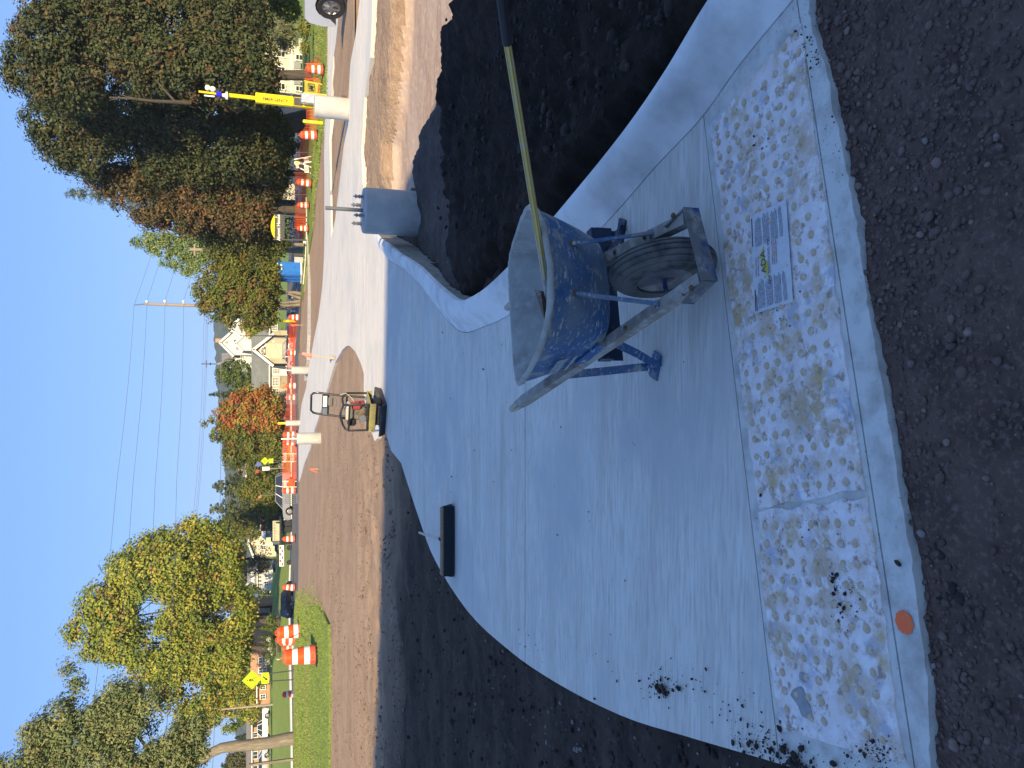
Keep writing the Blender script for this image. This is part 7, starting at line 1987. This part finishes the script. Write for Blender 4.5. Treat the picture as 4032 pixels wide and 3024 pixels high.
# trees behind the road, centre
tree('maple_tree', 'orange and red autumn maple beside the tan house', 86, (1150, 1612), [(1110, 1612), (1040, 1610), (960, 1610)], .18,
     [(900, 1640, 50, 40), (940, 1600, 60, 48), (960, 1660, 55, 45), (1000, 1570, 55, 45), (1010, 1630, 60, 50), (1050, 1590, 50, 50), (1060, 1650, 50, 45), (1030, 1545, 30, 25), (1085, 1610, 25, 40)], .27, OR, 15000, 114, clump=.6)
tree('maple_tree', 'green and gold tree with a thin top left of the orange maple', 92, (1150, 1690), [(1080, 1690), (980, 1692)], .18,
     [(840, 1668, 36, 26), (870, 1700, 40, 36), (900, 1670, 45, 36), (930, 1720, 50, 45), (970, 1680, 50, 40), (990, 1740, 55, 42), (1040, 1710, 50, 50), (1080, 1680, 40, 40), (1070, 1750, 40, 40)], .28, [((.15, .17, .03), 5), ((.10, .13, .025), 4), ((.26, .15, .045), 1.3), ((.20, .19, .04), 2)], 15000, 115, clump=.6)
tree('oak_tree', 'dark olive tree behind the crossing sign', 100, (1110, 1790), [(1060, 1790), (990, 1790)], .2,
     [(920, 1795, 40, 42), (960, 1770, 50, 45), (970, 1830, 50, 42), (1010, 1800, 50, 55), (1040, 1850, 45, 45), (1060, 1790, 40, 50), (1075, 1880, 35, 40)], .29, OG, 13000, 116, clump=.65)
tree('oak_tree', 'low olive tree behind the silver SUV roof', 98, (1110, 1930), None, .2,
     [(990, 1930, 40, 45), (1020, 1890, 35, 40), (1030, 1960, 45, 50), (1060, 1920, 35, 50), (1060, 1990, 35, 40), (960, 1940, 20, 25)], .29, OG, 9000, 117, clump=.6)
conifer('pine_tree', 'dark pine behind the orange maple, left of the tan roof', 108, (824, 1553), 1080, 1560, 58, .30, [((.07, .10, .045), 5), ((.05, .075, .035), 4), ((.10, .13, .06), 2)], 8000, 118)
conifer('pine_tree', 'broad grey green pine behind the silver SUV', 100, (838, 1918), 1100, 1930, 92, .30, PN, 15000, 119, tiers=22, open_=.5)
conifer('pine_tree', 'second broad pine just left of the grey green one', 102, (830, 2005), 1100, 2010, 96, .30, PN, 15000, 120, tiers=22, open_=.5)
tree('oak_tree', 'mid green tree above the red building', 118, (1080, 2070), [(1040, 2070), (980, 2070)], .2, [(900, 2075, 45, 40), (940, 2050, 50, 45), (950, 2100, 50, 40), (1000, 2070, 45, 50), (1020, 2030, 35, 35)], .33, OG, 8000, 121, clump=.7)
conifer('blue_spruce', 'small bluish spruce above the tan gable house', 140, (905, 2128), 1060, 2130, 40, .33, BS, 4000, 122)
tree('pine_tree', 'grey pine with open branches right of the dormer house', 106, (1095, 2203), [(1070, 2203), (1000, 2200), (940, 2200)], .16, [(935, 2190, 30, 40), (960, 2225, 35, 35), (970, 2170, 35, 40), (1000, 2215, 35, 42), (1020, 2175, 32, 45), (1040, 2220, 22, 35)], .30, GP, 7500, 123, clump=.6, aspect=.3, gapf=.4)
tree('maple_tree', 'tree with bare twigs beside the steeple', 112, (1010, 1475), [(980, 1475), (940, 1475)], .15, [(880, 1485, 30, 40), (910, 1450, 30, 35), (920, 1500, 35, 40), (955, 1470, 35, 45), (965, 1510, 30, 30)], .30, GR, 7000, 124, clump=.55)
tree('oak_tree', 'green tree between the dormer house and the brick building', 125, (1070, 2360), None, .2, [(950, 2355, 40, 42), (985, 2345, 40, 40), (1010, 2375, 40, 35), (1040, 2360, 30, 35), (930, 2390, 25, 40)], .33, GR, 7000, 125, clump=.65)
tree('oak_tree', 'broad tree mass behind the dormer house roof', 155, (1060, 2290), None, .2, [(950, 2270, 28, 45), (945, 2330, 28, 45), (955, 2225, 25, 40), (970, 2300, 22, 60)], .40, [((.12, .15, .06), 5), ((.09, .12, .05), 4)], 6500, 126, clump=.8)
conifer('arborvitae', 'pointed green arborvitae right of the one by the brick wall corner', 84, (998, 2470), 1080, 2477, 17, .16, [((.13, .18, .03), 4), ((.09, .13, .025), 3)], 2200, 127, tiers=16, droop=-.4, cat='shrub')
conifer('arborvitae', 'pointed green arborvitae by the shaded corner of the brick wall', 84, (1018, 2508), 1080, 2512, 16, .16, [((.13, .18, .03), 4), ((.09, .13, .025), 3)], 2200, 128, tiers=16, droop=-.4, cat='shrub')
tree('shrub', 'flowering bush at the foot of the brick wall', 82, (1085, 2540), None, .1, [(1062, 2535, 18, 22), (1068, 2440, 16, 18), (1066, 2590, 20, 24)], .2, [((.12, .16, .04), 4), ((.55, .55, .45), .7)], 1800, 129, clump=.35, cat='shrub')
# left trees
tree('maple_tree', 'large yellow green maple behind the lawn barrels', 84, (1108, 2446), [(1085, 2447), (1040, 2445), (985, 2434), (960, 2410), (930, 2370)], .40,
     [(350, 2430, 60, 50), (400, 2350, 70, 70), (440, 2440, 90, 80), (500, 2260, 90, 70), (530, 2370, 110, 100), (560, 2170, 55, 45), (600, 2280, 110, 95), (640, 2140, 50, 45), (650, 2400, 120, 100), (700, 2220, 100, 90), (740, 2110, 60, 50), (760, 2330, 110, 100), (810, 2190, 80, 80), (840, 2400, 100, 100), (860, 2280, 80, 90), (900, 2180, 50, 60), (920, 2420, 70, 90), (780, 2070, 40, 30), (835, 2090, 40, 35)], .31, YG, 84000, 130, clump=.95, gapf=.24,
     extra=[([(965, 2415), (930, 2370), (905, 2330), (890, 2290)], .16, .06), ([(905, 2330), (935, 2325), (960, 2322)], .08, .03)])
tree('maple_tree', 'second yellow green maple with a straight dark trunk', 86, (1092, 2556), [(1070, 2556), (1030, 2552), (960, 2548), (880, 2545)], .40,
     [(330, 2480, 60, 50), (400, 2530, 80, 60), (480, 2580, 80, 50), (520, 2520, 100, 80), (590, 2610, 90, 60), (620, 2540, 110, 90), (690, 2680, 90, 70), (710, 2580, 110, 90), (790, 2740, 80, 60), (800, 2640, 90, 80), (830, 2540, 90, 90), (890, 2620, 70, 70), (920, 2540, 60, 80), (750, 2800, 50, 50), (810, 2830, 50, 30)], .31, YG, 70000, 131, clump=.95, gapf=.24)
tree('ash_tree', 'grey green ash with a curved trunk at the left edge', 42, (1157, 2906), [(1120, 2912), (1050, 2926), (980, 2934), (920, 2938), (870, 2946), (835, 2962), (800, 2985), (740, 3010), (640, 3020)], .36,
     [(100, 2990, 80, 70), (150, 2910, 60, 55), (190, 3050, 110, 90), (240, 2850, 80, 80), (290, 2960, 110, 100), (350, 2790, 70, 50), (310, 2690, 26, 22), (275, 2640, 22, 16), (400, 2870, 110, 90), (420, 3010, 120, 100), (460, 2760, 80, 60), (520, 2900, 110, 90), (560, 3020, 110, 90), (600, 2800, 70, 60), (640, 2910, 80, 80), (690, 2990, 60, 70), (720, 2890, 55, 50), (780, 2860, 30, 35), (770, 2960, 40, 60)], .19, AS, 84000, 132, clump=.52, aspect=.38, gapf=.26, bark=M_BARKP, droop=.12)
tree('maple_tree', 'rounded golden tree behind the crossing sign on the left', 104, (1075, 2740), [(1040, 2740), (980, 2740)], .2,
     [(860, 2680, 45, 40), (880, 2740, 50, 50), (860, 2800, 40, 42), (910, 2690, 50, 50), (930, 2770, 60, 60), (900, 2835, 45, 35), (960, 2720, 50, 55), (970, 2810, 45, 40), (1000, 2680, 40, 45), (1010, 2750, 35, 45)], .30, YG, 15000, 133, clump=.7)
conifer('pine_tree', 'small dark conifer above the ranch house roof', 140, (928, 2905), 1040, 2905, 45, .35, [((.05, .075, .03), 4), ((.035, .055, .022), 3)], 3500, 134)
tree('oak_tree', 'dark green tree above the roof at the left edge', 130, (1050, 3000), None, .2, [(930, 3000, 36, 36), (955, 2970, 32, 28), (960, 3040, 40, 40), (900, 3020, 22, 25)], .34, [((.09, .11, .035), 4), ((.15, .12, .04), 2)], 5500, 135, clump=.65)
# pale post leaning at the left edge of the lawn
m = MB(); a, b = W(1150, 2990, 44), W(980, 3012, 44); m.bar(Vector((0, 0, -.3)), b - a, .12, .12, up=(0, 1, 0)); o = m.build('wooden_post', M_BARKP, None, loc=a); tag(o, 'pale square wooden post beside the ash trunk at the left edge', 'post')
# trees among the far houses
rg0 = random.Random(8)
for k, (X, Y, rv, rh) in enumerate([(935, 1290, 34, 40), (945, 1240, 30, 40), (950, 1420, 25, 30), (935, 1560, 30, 40), (930, 1640, 25, 40), (915, 1760, 30, 40), (930, 1870, 25, 40), (950, 2330, 25, 45), (965, 2440, 25, 60), (975, 2560, 25, 60), (990, 2660, 20, 60), (985, 2900, 22, 40)]):
    where = ['above the church porch', 'right of the church, behind the yellowing maple', 'behind the steeple tower', 'behind the left end of the tan roof', 'behind the dark pine', 'above the green and gold tree', 'beside the red chimney', 'above the dormer house ridge', 'behind the brick building roof', 'behind the second lawn maple', 'behind the golden tree', 'above the ranch house ridge'][k]
    tree('distant_tree', 'distant dull green tree ' + where, 170 + 10 * (k % 4), (1080, Y), None, .2, [(X, Y, rv, rh), (X + 25, Y - rh * .5, rv * .8, rh * .7), (X + 30, Y + rh * .5, rv * .8, rh * .7), (X + 60, Y, rv, rh)], .45, [((.085, .11, .045), 4), ((.065, .085, .035), 4), ((.13, .12, .05), 1)], 2200, 200 + k, clump=.8, group='distant trees', cat='tree')
# ---------------------------------------------------------------- thin autumn air between here and the hills
mh = bpy.data.materials.new('thin_haze'); mh.use_nodes = True
nt, N, L = nodes_of(mh); N.remove(N['Principled BSDF'])
pv = N.new('ShaderNodeVolumePrincipled'); pv.inputs['Color'].default_value = (0.86, 0.92, 1.0, 1); pv.inputs['Density'].default_value = 0.00033; pv.inputs['Anisotropy'].default_value = 0.2
L.new(pv.outputs[0], N['Material Output'].inputs['Volume'])
m = MB(); m.box(0, 650, 48, 2100, 1400, 104); o = m.build('haze', mh); o['kind'] = 'stuff'
